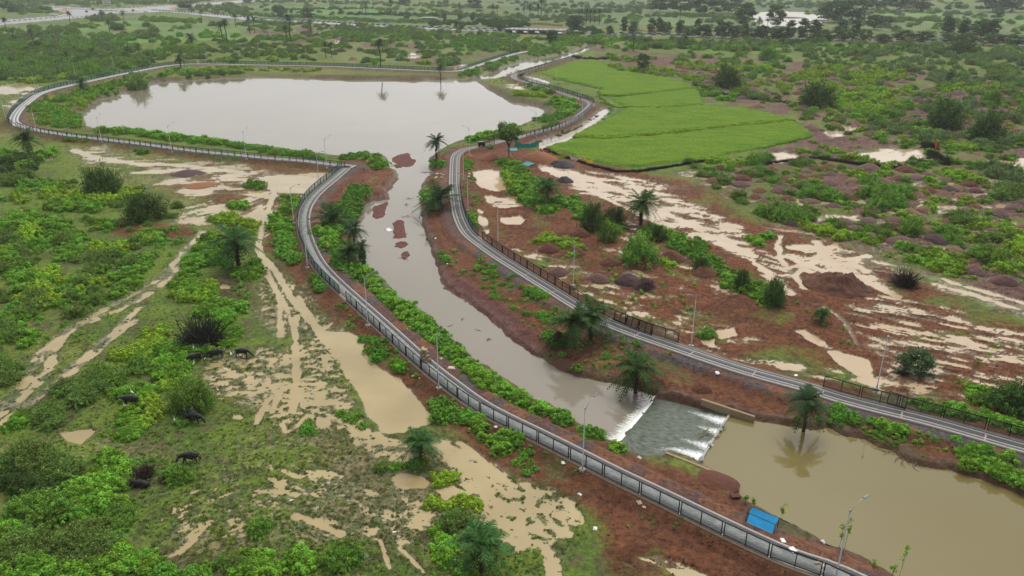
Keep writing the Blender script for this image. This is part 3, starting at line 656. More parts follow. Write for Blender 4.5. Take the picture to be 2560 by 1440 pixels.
# ------------------------------------------------------------------ materials of the setting
def ground_material():
    m = bpy.data.materials.new('ground_soil_and_grass'); m.use_nodes = True
    nt = m.node_tree; n = nt.nodes; l = nt.links; b = n['Principled BSDF']
    at = n.new('ShaderNodeAttribute'); at.attribute_name = 'tint'
    tc = n.new('ShaderNodeTexCoord')
    nz = n.new('ShaderNodeTexNoise'); nz.inputs['Scale'].default_value = 1.6; nz.inputs['Detail'].default_value = 8; nz.inputs['Roughness'].default_value = .74
    l.new(tc.outputs['Object'], nz.inputs['Vector'])
    r = n.new('ShaderNodeMapRange'); r.inputs[1].default_value = .3; r.inputs[2].default_value = .7; r.inputs[3].default_value = .42; r.inputs[4].default_value = 1.55
    l.new(nz.outputs[0], r.inputs[0])
    h = n.new('ShaderNodeHueSaturation'); l.new(at.outputs['Color'], h.inputs['Color']); l.new(r.outputs[0], h.inputs['Value'])
    l.new(h.outputs[0], b.inputs['Base Color'])
    rr = n.new('ShaderNodeMapRange'); rr.inputs[3].default_value = .92; rr.inputs[4].default_value = .38
    l.new(at.outputs['Alpha'], rr.inputs[0]); l.new(rr.outputs[0], b.inputs['Roughness'])
    b.inputs['Specular IOR Level'].default_value = .12
    n2 = n.new('ShaderNodeTexNoise'); n2.inputs['Scale'].default_value = 3.5; n2.inputs['Detail'].default_value = 8; n2.inputs['Roughness'].default_value = .7
    l.new(tc.outputs['Object'], n2.inputs['Vector'])
    bp = n.new('ShaderNodeBump'); bp.inputs['Strength'].default_value = .9; bp.inputs['Distance'].default_value = .22
    l.new(n2.outputs[0], bp.inputs['Height']); l.new(bp.outputs[0], b.inputs['Normal'])
    return m
M_GROUND = ground_material()

# ------------------------------------------------------------------ ground sheet
ys = np.arange(1640, -36, -2.6)
Yr = W(np.full(ys.shape, 1280.0), ys, L)[:, 1]
Yr = np.r_[Yr, np.geomspace(Yr[-1] * 1.02, 3900, 14)]
sx = np.arange(-.80, .8001, 2.6 / F)
ZC = Yr * CP + (H - L) * SP
GX = sx[None, :] * ZC[:, None]; GY = np.repeat(Yr[:, None], len(sx), 1)
nr, nc = GX.shape
gz, gcol, gwet, gwf, gwts, ge = terrain(GX, GY, True)
idx = np.arange(nr * nc).reshape(nr, nc)
quads = np.stack([idx[:-1, :-1], idx[:-1, 1:], idx[1:, 1:], idx[1:, :-1]], -1).reshape(-1, 4)
gm_ = mesh_np('ground', np.stack([GX.ravel(), GY.ravel(), gz], -1), quads, [M_GROUND], smooth_=True)
ca = gm_.color_attributes.new('tint', 'FLOAT_COLOR', 'POINT')
ca.data.foreach_set('color', np.concatenate([gcol, gwf[:, None]], 1).astype(np.float32).ravel())
tag(ob('ground', gm_), kind='structure')
# plain land round the detailed sheet
M_FARLAND = mat('far_land', (.09, .125, .045), rough=.9, vary=.2, nscale=.01, col2=(.075, .1, .045))
b_ = MB()
ring = [(-3900, -300), (3900, -300), (3900, 3900), (-3900, 3900)]
b_.poly([(x, y, L - 2.6) for x, y in ring])
tag(ob('terrain', b_.mesh('terrain', M_FARLAND)), kind='structure')

# puddles: a level sheet of muddy water where the ground dips under it
M_PUDDLE = water_mat('muddy_water', (.36, .285, .14), (.29, .225, .105), .12, rough=.05, bump=.03, bscale=3)
M_PUDDLE2 = water_mat('muddy_water_east', (.43, .33, .21), (.38, .27, .15), .12, rough=.05, bump=.03, bscale=3)
wv = (gwet > -.06).reshape(nr, nc)
wq = (wv[:-1, :-1] | wv[:-1, 1:] | wv[1:, 1:] | wv[1:, :-1])
w2 = wq.copy(); w2[1:] |= wq[:-1]; w2[:-1] |= wq[1:]; w2[:, 1:] |= wq[:, :-1]; w2[:, :-1] |= wq[:, 1:]
qm = w2.reshape(-1)
cx = GX.ravel()[quads[:, 0]]; cy = GY.ravel()[quads[:, 0]]
pxq, pyq, _ = scr(cx, cy, L)
# leave the sheet out where the land falls away to the river or rises to the causeways
lowq = gz[quads].min(1) > L - .35
east = (pxq > 1100) & ((pyq < 640) | (pxq > 1350 + (pyq - 700) * 1.6))
for nm, sel, mm in (('puddle_water', qm & lowq & ~east, M_PUDDLE), ('puddle_water', qm & lowq & east, M_PUDDLE2)):
    q = quads[sel]
    u, inv = np.unique(q, return_inverse=True)
    me = mesh_np(nm, np.stack([GX.ravel()[u], GY.ravel()[u], np.full(u.size, L)], -1), inv.reshape(-1, 4), [mm])
    tag(ob(nm, me), kind='structure')

def grow(P, k):
    # outward offset of a polygon
    n = len(P); A = 0
    for i in range(n): A += P[i][0] * P[(i + 1) % n][1] - P[(i + 1) % n][0] * P[i][1]
    s = 1 if A > 0 else -1
    out = []
    for i in range(n):
        a, b, c = P[i - 1], P[i], P[(i + 1) % n]
        d1 = b - a; d2 = c - b
        n1_ = np.array([d1[1], -d1[0]]) / (np.hypot(*d1) + 1e-9); n2_ = np.array([d2[1], -d2[0]]) / (np.hypot(*d2) + 1e-9)
        q = n1_ + n2_; q /= (np.hypot(*q) + 1e-9)
        out.append(b + q * k * s)
    return out

def flat_water(name, P, z, m, g=1.2):
    b = MB(); b.poly([(x, y, z) for x, y in (grow(P, g) if g else P)])
    me = b.mesh(name, m)
    import bmesh
    bm = bmesh.new(); bm.from_mesh(me); bmesh.ops.triangulate(bm, faces=bm.faces[:])
    for f in bm.faces:
        if f.normal.z < 0: f.normal_flip()
    bm.to_mesh(me); bm.free()
    return tag(ob(name, me), kind='structure')
M_POND = water_mat('pond_water', (.185, .162, .122), (.215, .188, .145), .018, rough=.05, bump=.02, bscale=1.2)
M_POOL = water_mat('pool_water', (.150, .122, .042), (.165, .135, .052), .05, rough=.02, bump=.004, bscale=1.5)
M_DITCH = water_mat('ditch_water', (.33, .28, .21), (.30, .25, .18), .1, rough=.04, bump=.02)
# one body of water: the wide basin and the river that leaves it
flat_water('river_water', BODIES[0][0], ZP, M_POND, .8)
flat_water('pool_water', BODIES[1][0], ZR, M_POOL, 0)
flat_water('pond_water', BODIES[3][0], -1.3, M_DITCH, 3)
flat_water('ditch_water', BODIES[4][0], -1.25, M_DITCH)
flat_water('ditch_water', BODIES[5][0], -1.25, M_DITCH)
# ------------------------------------------------------------------ ground height for anything that stands on it
def gz_at(x, y):
    return float(terrain(np.array([x]), np.array([y]))[0])

def at_many(px, py):
    """pixels -> points on the terrain (N,3)"""
    px = np.asarray(px, float); py = np.asarray(py, float)
    z = np.full(px.shape, L)
    for _ in range(3):
        v = (py - 720) / F; u = (px - 1280) / F
        t = (H - z) / (SP + v * CP)
        X = t * u; Y = t * (CP - v * SP)
        z = terrain(X, Y)
    return np.stack([X, Y, z], -1)

# ------------------------------------------------------------------ walkways
M_PALE = mat('pale_paver', (.31, .285, .26), rough=.7, spec=.3, vary=.14, nscale=3, bump=.25, bscale=9, dist=.02)
M_DARK = mat('dark_paver', (.055, .056, .062), rough=.5, spec=.4, vary=.3, nscale=2.0, bump=.25, bscale=9, dist=.02)
M_KERB = mat('kerb_concrete', (.19, .145, .105), rough=.8, vary=.2, nscale=2, bump=.3, bscale=12, dist=.02)

def paver_mat():
    m = bpy.data.materials.new('grey_block_paving'); m.use_nodes = True
    nt = m.node_tree; n = nt.nodes; l = nt.links; b = n['Principled BSDF']
    uv = n.new('ShaderNodeUVMap'); uv.uv_map = 'run'
    br = n.new('ShaderNodeTexBrick')
    br.inputs['Color1'].default_value = (.28, .275, .25, 1); br.inputs['Color2'].default_value = (.19, .20, .19, 1)
    br.inputs['Mortar'].default_value = (.08, .08, .078, 1); br.inputs['Scale'].default_value = 1.0
    br.inputs['Brick Width'].default_value = .42; br.inputs['Row Height'].default_value = .21; br.inputs['Mortar Size'].default_value = .014
    l.new(uv.outputs[0], br.inputs['Vector'])
    tc = n.new('ShaderNodeTexCoord'); nz = n.new('ShaderNodeTexNoise'); nz.inputs['Scale'].default_value = .8; nz.inputs['Detail'].default_value = 6
    l.new(tc.outputs['Object'], nz.inputs['Vector'])
    mr = n.new('ShaderNodeMapRange'); mr.inputs[1].default_value = .3; mr.inputs[2].default_value = .7; mr.inputs[3].default_value = .75; mr.inputs[4].default_value = 1.25
    l.new(nz.outputs[0], mr.inputs[0])
    h = n.new('ShaderNodeHueSaturation'); l.new(br.outputs[0], h.inputs['Color']); l.new(mr.outputs[0], h.inputs['Value'])
    l.new(h.outputs[0], b.inputs['Base Color']); b.inputs['Roughness'].default_value = .65; b.inputs['Specular IOR Level'].default_value = .2
    bp = n.new('ShaderNodeBump'); bp.inputs['Strength'].default_value = .4; bp.inputs['Distance'].default_value = .02
    l.new(br.outputs[1], bp.inputs['Height']); bp.invert = True; l.new(bp.outputs[0], b.inputs['Normal'])
    return m
M_PAVE = paver_mat()
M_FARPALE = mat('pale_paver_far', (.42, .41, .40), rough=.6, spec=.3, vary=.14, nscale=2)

def lanes(P, side, rows, name, z0=0.0):
    """rows: (from, to, height, material). Each row is a raised strip along the walk."""
    N = normals(P) * side
    Lr = np.r_[0, np.cumsum(np.hypot(*np.diff(P, axis=0).T))]
    mats = []
    V = []; Q = []; MI = []; UV = []
    for a, b, h, m in rows:
        if m not in mats: mats.append(m)
        mi = mats.index(m)
        o = len(V)
        for p, nn, s in zip(P, N, Lr):
            A = p + nn * a; B = p + nn * b
            V += [(A[0], A[1], z0 - .25), (A[0], A[1], z0 + h), (B[0], B[1], z0 + h), (B[0], B[1], z0 - .25)]
        n = len(P)
        for i in range(n - 1):
            for k in range(3):
                x = o + i * 4 + k
                Q.append((x, x + 4, x + 5, x + 1) if side > 0 else (x + 1, x + 5, x + 4, x)); MI.append(mi)
                uu = (a, b)
                cs = [(Lr[i], a), (Lr[i + 1], a), (Lr[i + 1], b), (Lr[i], b)]
                UV += cs if side > 0 else [cs[3], cs[2], cs[1], cs[0]]
    me = mesh_np(name, V, Q, mats, MI)
    uvl = me.uv_layers.new(name='run'); uvl.data.foreach_set('uv', np.array(UV, np.float32).ravel())
    return me

rowsA = [(-.12, .06, .05, M_KERB), (.06, .22, .0, M_PALE), (.22, .55, .004, M_DARK), (.55, 1.85, .0, M_PAVE), (1.85, 2.30, .004, M_DARK), (2.30, 2.62, .02, M_PALE)]
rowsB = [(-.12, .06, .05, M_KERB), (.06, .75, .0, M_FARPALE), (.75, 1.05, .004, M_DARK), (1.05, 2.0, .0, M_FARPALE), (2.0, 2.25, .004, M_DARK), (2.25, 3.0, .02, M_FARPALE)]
rowsR = [(-.12, .06, .05, M_KERB), (.06, .3, .0, M_PALE), (.3, .62, .004, M_DARK), (.62, .94, .0, M_PALE), (.94, 1.72, .004, M_DARK), (1.72, 2.04, .0, M_PALE), (2.04, 2.36, .004, M_DARK), (2.36, 2.75, .02, M_PALE)]
wa = tag(ob('walkway', lanes(SA, 1, rowsA, 'walkway')), kind='structure')
wb = tag(ob('walkway', lanes(SB, 1, rowsB, 'walkway')), kind='structure')
wr = tag(ob('walkway', lanes(SR, -1, rowsR, 'walkway')), kind='structure')
# pale cross bands on the striped walk
b_ = MB()
Lr = np.r_[0, np.cumsum(np.hypot(*np.diff(SR, axis=0).T))]; NR = -normals(SR)
s = 8.0
while s < 260:
    i = int(np.searchsorted(Lr, s)); p = SR[i]; nn = NR[i]; t = np.array([-nn[1], nn[0]])
    c = [p + nn * .94 - t * .09, p + nn * 2.7 - t * .09, p + nn * 2.7 + t * .09, p + nn * .94 + t * .09]
    b_.poly([(q[0], q[1], .009) for q in c]); s += 9.2
tag(ob('walkway_marking', b_.mesh('walkway_marking', M_PALE)), kind='structure')
# kerb wall along the outer side of the left walk
N_ = normals(SA)
def strip_wall(name, P, N, a, b, z0, z1, m):
    V = []; Q = []
    for p, nn in zip(P, N):
        A = p + nn * a; B = p + nn * b
        V += [(A[0], A[1], z0), (A[0], A[1], z1), (B[0], B[1], z1), (B[0], B[1], z0)]
    for i in range(len(P) - 1):
        for k in range(3):
            x = i * 4 + k; Q.append((x, x + 4, x + 5, x + 1))
    return tag(ob(name, mesh_np(name, V, Q, [m])), kind='structure')
strip_wall('kerb', SA, N_, -.34, -.12, -.9, .02, M_KERB)

# ------------------------------------------------------------------ fences
M_STEEL = mat('black_painted_steel', (.008, .010, .012), rough=.6, spec=.2, vary=.2, nscale=5)
def net(name, col, a):
    m = bpy.data.materials.new(name); m.use_nodes = True
    nt = m.node_tree; n = nt.nodes; l = nt.links
    b = n['Principled BSDF']; b.inputs['Base Color'].default_value = (*col, 1); b.inputs['Roughness'].default_value = .6
    t = n.new('ShaderNodeBsdfTransparent'); mx = n.new('ShaderNodeMixShader'); mx.inputs[0].default_value = a
    l.new(t.outputs[0], mx.inputs[1]); l.new(b.outputs[0], mx.inputs[2]); l.new(mx.outputs[0], n['Material Output'].inputs[0])
    return m
M_NETC = net('clear_wire_net', (.05, .16, .21), .20)
M_NETD = net('dark_wire_net', (.03, .04, .045), .34)
M_NETB = net('bluish_wire_net', (.06, .20, .22), .30)
M_NETT = net('teal_net', (.010, .13, .145), .55)
FH = 1.62
def panel_mesh(Lp, thin=1.0):
    b = MB(); w = .09 * thin
    for x in (w / 2, Lp - w / 2): b.box(x - w / 2, x + w / 2, -w / 2, w / 2, 0, FH)
    b.box(Lp / 2 - w * .45, Lp / 2 + w * .45, -w * .45, w * .45, 0, FH - w)
    b.box(w, Lp - w, -w / 2, w / 2, FH - w, FH); b.box(w, Lp - w, -w / 2, w / 2, .07, .07 + w)
    return b.mesh('fence_panel', M_STEEL)
def net_mesh(Lp, m):
    b = MB(); b.poly([(.05, 0, .12), (Lp - .05, 0, .12), (Lp - .05, 0, FH - .05), (.05, 0, FH - .05)])
    return b.mesh('wire_net', m)
_pm = {}
def fence(P, s0, s1, side, nm, label, netm, Lp=4.45, gap=.16, group='fences along the walkways', thin=1.0, skip=()):
    Lr = np.r_[0, np.cumsum(np.hypot(*np.diff(P, axis=0).T))]
    s1 = min(s1, Lr[-1]); n = int((s1 - s0) / (Lp + gap))
    N = normals(P) * side
    f = lambda s: np.array([np.interp(s, Lr, P[:, 0]), np.interp(s, Lr, P[:, 1])])
    o = f(s0)
    root = tag(ob(nm, None, None, (o[0], o[1], 0)), label, 'fence', group)
    key = (round(Lp, 2), netm.name, thin)
    if key not in _pm: _pm[key] = (panel_mesh(1.0 if False else Lp, thin), net_mesh(Lp, netm))
    pm, nmh = _pm[key]
    for i in range(n):
        if i in skip: continue
        a = f(s0 + i * (Lp + gap)); b = f(s0 + i * (Lp + gap) + Lp); d = b - a; k = np.hypot(*d) / Lp
        p = ob('fence_panel', pm, root, (a[0] - o[0], a[1] - o[1], .05), math.atan2(d[1], d[0]), (k, 1, 1))
        ob('wire_net', nmh, p, (0, 0, 0))
    return root, Lr[-1]
def arc_of(P, px, py):
    q = W(px, py, 0.0); Lr = np.r_[0, np.cumsum(np.hypot(*np.diff(P, axis=0).T))]
    return float(Lr[np.argmin(np.hypot(P[:, 0] - q[0], P[:, 1] - q[1]))])
sA1 = arc_of(SA, 850, 737); LA = arc_of(SA, 862, 412)
fence(SA, 0, sA1, 1, 'steel_fence', 'black steel fence of clear net panels along the left walkway beside the river', M_NETC)
fence(SA, sA1 + .2, LA, 1, 'steel_fence', 'teal netted black steel fence round the outer bend of the left walkway', M_NETT)
sB1 = arc_of(SB, 30, 312); sB2 = arc_of(SB, 497, 158); LBt = arc_of(SB, 1297, 130); sB3 = arc_of(SB, 1146, 177)
fence(SB, arc_of(SB, 860, 419), sB1, 1, 'steel_fence', 'long black steel fence between the wide pond and the muddy track below it', M_NETB, thin=1.1)
fence(SB, sB1 + .2, sB2, 1, 'steel_fence', 'teal netted fence round the far left end of the wide pond', M_NETT, thin=1.2)
fence(SB, sB2 + .2, sB3, 1, 'steel_fence', 'fence on the far straight shore of the wide pond', M_NETT, thin=1.2)
fence(SB, sB3 + .2, LBt, 1, 'steel_fence', 'short fence climbing beside the inlet channel towards the road bridge', M_NETT, thin=1.2)
fence(SR, arc_of(SR, 2690, 1135), arc_of(SR, 2033, 958), -1, 'steel_fence', 'dark netted fence beside the striped walkway across from the blue shed', M_NETD)
fence(SR, arc_of(SR, 1701, 859), arc_of(SR, 1196, 591), -1, 'steel_fence', 'black fence between the striped walkway and the red mud field', M_NETD)
fence(SR, arc_of(SR, 1196, 591) + .2, arc_of(SR, 1149, 458), -1, 'steel_fence', 'teal looking fence at the inner bend of the striped walkway beside the two lamp posts', M_NETT)
fence(SR, arc_of(SR, 1212, 367), arc_of(SR, 1260, 355), -1, 'steel_fence', 'very short piece of fence between the dark cart and the umbrella shaped tree', M_NETD)
fence(SR, arc_of(SR, 1313, 343), arc_of(SR, 1489, 262), -1, 'steel_fence', 'fence mirrored in the narrow ditch beside the rice field', M_NETB, thin=1.2)
fence(SR, arc_of(SR, 1486, 258), arc_of(SR, 1292, 194), -1, 'steel_fence', 'fence between the walkway loop and the upper rice field', M_NETT, thin=1.2)
fence(SR, arc_of(SR, 1296, 186), arc_of(SR, 1441, 141), -1, 'steel_fence', 'fence running beside the inlet channel at the top of the rice field', M_NETD, thin=1.2)
# loose panels leaning on the mid fence
for k, (a, b) in enumerate((((1533, 800), (1562, 812)), ((1562, 812), (1592, 826)), ((1594, 826), (1622, 836)))):
    p = W(a[0], a[1], 0); q = W(b[0], b[1], 0); d = q - p
    r = ob('loose_fence_panel', panel_mesh(2.4), None, (p[0], p[1], .02), math.atan2(d[1], d[0]))
    r.rotation_euler[0] = math.radians(-16)
    tag(r, ('leaning black fence panel at the left of three against the mid fence', 'leaning black fence panel in the middle of three against the mid fence', 'leaning black fence panel at the right of three against the mid fence')[k], 'fence panel', 'spare panels leaning on the mid fence')
    ob('wire_net', net_mesh(2.4, M_NETD), r)
for a, b in (((2216, 1008), (2240, 1016)),):
    p = W(a[0], a[1], 0); q = W(b[0], b[1], 0); d = q - p
    r = ob('loose_fence_panel', panel_mesh(2.2), None, (p[0], p[1], .02), math.atan2(d[1], d[0])); r.rotation_euler[0] = math.radians(-12)
    tag(r, 'bluish spare fence panel with a white tag leaning on the fence near the drooping palm', 'fence panel')
    ob('wire_net', net_mesh(2.2, M_NETC), r)
    bb = MB(); bb.box(1.2, 1.6, -.03, -.02, .3, .5); ob('paper_tag', bb.mesh('paper_tag', M_PALE), r)

# ------------------------------------------------------------------ lamp posts
M_GALV = mat('galvanised_steel', (.36, .37, .39), rough=.4, spec=.5, metal=.5, vary=.1, nscale=4)
M_LAMPH = mat('lamp_head_grey', (.16, .17, .18), rough=.4)
M_CONC = mat('rough_concrete', (.36, .34, .31), rough=.85, vary=.25, nscale=2.5, bump=.3, bscale=7)
def lamp_parts(hh=7.6):
    b = MB(); b.tube([(0, 0, 0), (0, 0, .5), (0, 0, .51), (0, 0, hh)], [.09, .09, .07, .048], 8); pole = b.mesh('pole', M_GALV, True)
    b = MB(); pts = [(.0, 0, hh - .25), (.15, 0, hh - .05), (.55, 0, hh + .35), (1.1, 0, hh + .62), (1.6, 0, hh + .72)]
    b.tube(pts, [.035, .034, .032, .03, .028], 6); b.tube([(0, 0, hh - .6), (.25, 0, hh - .1), (.55, 0, hh + .33)], .016, 5)
    b.tube([(0, 0, hh - .02), (0, 0, hh + .10)], .075, 8)
    arm = b.mesh('arm', M_GALV, True)
    b = MB(); M = Matrix.Translation((1.6, 0, hh + .72)) @ Matrix.Rotation(math.radians(-8), 4, 'Y')
    b.box(0, .62, -.11, .11, -.03, .045, M); b.box(.08, .56, -.085, .085, -.045, -.031, M)
    head = b.mesh('lamp_head', M_LAMPH)
    b = MB(); b.box(-.3, .3, -.3, .3, -.6, .22); b.box(-.16, .16, -.16, .16, .221, .25); base = b.mesh('base', M_CONC)
    return pole, arm, head, base
LP = lamp_parts()
def lamp(px, py, z, label, group, to=None, ang=None, sc=1.0):
    for _ in range(3):
        q = W(px, py, z + .2)
        z = float(terrain(np.array([q[0]]), np.array([q[1]]))[0])
    if ang is None:
        best = None
        for P, side, wd in WALKS:
            d = np.hypot(P[:, 0] - q[0], P[:, 1] - q[1]); i = int(np.argmin(d))
            if best is None or d[i] < best[0]: best = (d[i], P[i] + normals(P)[i] * side * 1.5)
        v = best[1] - q; ang = math.atan2(v[1], v[0])
    r = tag(ob('lamp_post', None, None, (q[0], q[1], z), ang, sc), label, 'lamp post', group)
    ob('pole', LP[0], r, (0, 0, .2)); ob('arm', LP[1], r, (0, 0, .2)); ob('lamp_head', LP[2], r, (0, 0, .2)); ob('base', LP[3], r)
    return r
GL = 'lamp posts along the walkways'
for px, py, lb in (
    (1456, 1172, 'grey lamp post outside the left walkway fence facing the stepped weir'), (1097, 968, 'grey lamp post beside the stack of stone blocks on the left walkway'),
    (920, 812, 'grey lamp post just above the large tan puddle beside the left walkway'), (2088, 1450, 'nearest lamp post standing beside the olive pool below the blue shed'),
    (817, 420, 'lamp post at the corner where the pond walkway meets the river walkway'), (798, 460, 'thin lamp post over the pale puddle at the walkway corner'),
    (735, 557, 'lamp post outside the teal fence bend above the wet ruts'), (769, 668, 'lamp post outside the teal bend nearest the braided ruts'),
    (616, 396, 'lamp post standing out against the lower right of the wide pond'), (430, 380, 'lamp post standing out against the lower middle of the wide pond'),
    (254, 354, 'lamp post at the lower left tip of the wide pond'), (91, 327, 'lamp post at the sharp left bend of the pond walkway'),
    (15, 299, 'leftmost lamp post outside the pond fence'), (49, 248, 'lamp post outside the teal fence at the far left bend'), (89, 222, 'lamp post above the flooded patch beyond the left bend'),
    (190, 196, 'lamp post before the thick scrub on the upper left'), (285, 176, 'lamp post between the scrub and the round dark tree'),
    (380, 149, 'lamp post above the left end of the far pond fence'), (516, 148, 'first lamp post on the far straight shore'), (648, 148, 'second lamp post on the far straight shore'),
    (765, 137, 'third lamp post on the far straight shore'), (998, 157, 'lamp post right of the tall palm on the far shore'), (1114, 176, 'small lamp post by the palm at the end of the far shore'),
    (1176, 153, 'lamp post on the inlet walkway with bushes behind it'), (1225, 133, 'faint lamp post halfway up the inlet walkway'), (1279, 131, 'lamp post at the top end of the inlet walkway'),
    (1300, 173, 'short lamp post on the bank of the inlet channel'), (1340, 162, 'middle lamp post over the inlet channel'), (1394, 145, 'furthest lamp post over the inlet channel'),
    (1391, 213, 'lamp post at the left edge of the upper rice field'), (1494, 252, 'lamp post at the pointed end of the walkway loop'), (1455, 296, 'lamp post beside the person walking on the loop'),
    (1340, 341, 'lamp post between the umbrella tree and the pond tip'), (1174, 386, 'lamp post by the dark cart on the walkway'), (1159, 447, 'lamp post at the narrow top of the striped walkway'),
    (1170, 524, 'lamp post beside the square tan pool'), (1245, 606, 'lamp post left of the bright round puddles in the red mud'), (1433, 712, 'lamp post behind the twin palms on the river bank'),
    (1728, 863, 'lamp post at the right hand end of the mid fence'), (2192, 970, 'lamp post behind the dark fence near the long tan puddle')):
    lamp(px, py, -.4, lb, GL)
GR = 'tall lamp posts along the road'
for k, (px, py) in enumerate(((66, 45), (152, 16), (158, 24), (242, 14), (315, 18), (390, 14), (520, 10), (611, 26), (736, 44), (920, 45), (1030, 48), (1125, 57), (1176, 58), (1261, 48), (1380, 62), (1507, 66), (1600, 78), (1640, 45), (1711, 84), (1774, 66), (1848, 97), (1997, 98), (2064, 66), (2118, 74), (2215, 79), (2377, 67), (2480, 114), (2310, 84), (850, 35), (1097, 40))):
    lamp(px, py, L, 'tall thin road lamp post in the distance near the main road', GR, ang=rng.uniform(0, 6.28), sc=1.25)

# ------------------------------------------------------------------ weir, spillway, walls
def spill_mat():
    m = bpy.data.materials.new('spillway_water'); m.use_nodes = True
    nt = m.node_tree; n = nt.nodes; l = nt.links; b = n['Principled BSDF']
    at = n.new('ShaderNodeAttribute'); at.attribute_name = 'foam'
    uv = n.new('ShaderNodeUVMap'); uv.uv_map = 'flow'
    mp = n.new('ShaderNodeMapping'); mp.inputs['Scale'].default_value = (3.2, 1.0, 1); l.new(uv.outputs[0], mp.inputs[0])
    nz = n.new('ShaderNodeTexNoise'); nz.inputs['Scale'].default_value = 3.6; nz.inputs['Detail'].default_value = 9; nz.inputs['Roughness'].default_value = .75; nz.inputs['Distortion'].default_value = .8
    l.new(mp.outputs[0], nz.inputs['Vector'])
    ad = n.new('ShaderNodeMath'); ad.operation = 'ADD'; l.new(nz.outputs[0], ad.inputs[0]); l.new(at.outputs['Fac'], ad.inputs[1])
    r = n.new('ShaderNodeMapRange'); r.inputs[1].default_value = .90; r.inputs[2].default_value = 1.06; l.new(ad.outputs[0], r.inputs[0])
    n2 = n.new('ShaderNodeTexNoise'); n2.inputs['Scale'].default_value = 1.1; n2.inputs['Detail'].default_value = 6; l.new(mp.outputs[0], n2.inputs['Vector'])
    r2 = n.new('ShaderNodeMapRange'); r2.inputs[1].default_value = .35; r2.inputs[2].default_value = .65; l.new(n2.outputs[0], r2.inputs[0])
    m1 = n.new('ShaderNodeMix'); m1.data_type = 'RGBA'; m1.inputs['A'].default_value = (.030, .050, .040, 1); m1.inputs['B'].default_value = (.115, .125, .085, 1)
    l.new(r2.outputs[0], m1.inputs['Factor'])
    m2 = n.new('ShaderNodeMix'); m2.data_type = 'RGBA'; l.new(r.outputs[0], m2.inputs['Factor']); l.new(m1.outputs['Result'], m2.inputs['A']); m2.inputs['B'].default_value = (.80, .82, .82, 1)
    l.new(m2.outputs['Result'], b.inputs['Base Color'])
    r3 = n.new('ShaderNodeMapRange'); r3.inputs[3].default_value = .45; b.inputs['Specular IOR Level'].default_value = .2; r3.inputs[4].default_value = .7; l.new(r.outputs[0], r3.inputs[0]); l.new(r3.outputs[0], b.inputs['Roughness'])
    bp = n.new('ShaderNodeBump'); bp.inputs['Strength'].default_value = .22; bp.inputs['Distance'].default_value = .04; l.new(nz.outputs[0], bp.inputs['Height']); l.new(bp.outputs[0], b.inputs['Normal'])
    return m
M_SPILL = spill_mat()
UL, LL = W(1639, 990, -2.0), W(1541, 1108, -2.0)      # lip: far end, near end
UR, LRr = W(1824, 1036, -1.36), W(1747, 1158, -1.36)  # curb: far end, near end
nu, nv = 150, 110
uu = np.linspace(0, 1, nu); vv = np.linspace(0, 1, nv)   # u: lip -> curb, v: near -> far
U, V = np.meshgrid(uu, vv)
U = U - .004
A = LL[None, None] * (1 - V[..., None]) + UL[None, None] * V[..., None]
bul = 2.4 * np.sin(PI * np.clip(U / .63, 0, 1)) ** .8
B = LRr[None, None] * (1 - V[..., None]) + UR[None, None] * V[..., None]
PT = A * (1 - U[..., None]) + B * U[..., None]
PT = PT + ((LL - UL) / np.hypot(*(LL - UL)))[None, None] * (bul * np.clip(1 - V * 3, 0, 1))[..., None]
wx, wy = PT[..., 0].ravel(), PT[..., 1].ravel()
zz = (-2.0 * (1 - U) + -1.46 * U)
foam = np.zeros(U.shape)
def plume(v0, spread, length, amp):
    s = (1 - U) / length
    w = .02 + spread * (1 - s)
    return amp * np.clip(1 - np.abs(V - v0) / np.maximum(w, .01), 0, 1) ** .5 * np.clip(1 - s, 0, 1) ** .4
for v0, spd, ln, am in ((.84, .17, .74, .60), (.62, .14, .46, .58), (.32, .15, .55, .58), (.12, .17, .74, .62)):
    foam = np.maximum(foam, plume(v0 + (1 - U) * .06, spd, ln, am))
foam = np.where((U < .035), .62, foam)
foam = np.where(np.abs(V - .50 - .12 * (1 - U)) < .012 + .01 * U, foam * .2, foam)
zz += .05 * foam * (fbm(wx, wy, .35, 3, 91).reshape(U.shape)) + .02 * fbm(wx, wy, .6, 3, 92).reshape(U.shape)
ii = np.arange(nu * nv).reshape(nv, nu)
q = np.stack([ii[:-1, :-1], ii[:-1, 1:], ii[1:, 1:], ii[1:, :-1]], -1).reshape(-1, 4)
me = mesh_np('spillway', np.stack([wx, wy, zz.ravel()], -1), q, [M_SPILL], smooth_=True)
fa = me.attributes.new('foam', 'FLOAT', 'POINT'); fa.data.foreach_set('value', foam.ravel().astype(np.float32))
uvl = me.uv_layers.new(name='flow')
Lu = np.hypot(*(UR - UL)); Lv = np.hypot(*(UL - LL))
uvs = np.stack([V.ravel() * Lv, U.ravel() * Lu], -1)
uvl.data.foreach_set('uv', uvs[q.ravel()].astype(np.float32).ravel())
spill = tag(ob('spillway', me), 'shallow rushing water sliding down the sloping concrete apron of the weir', 'spillway')
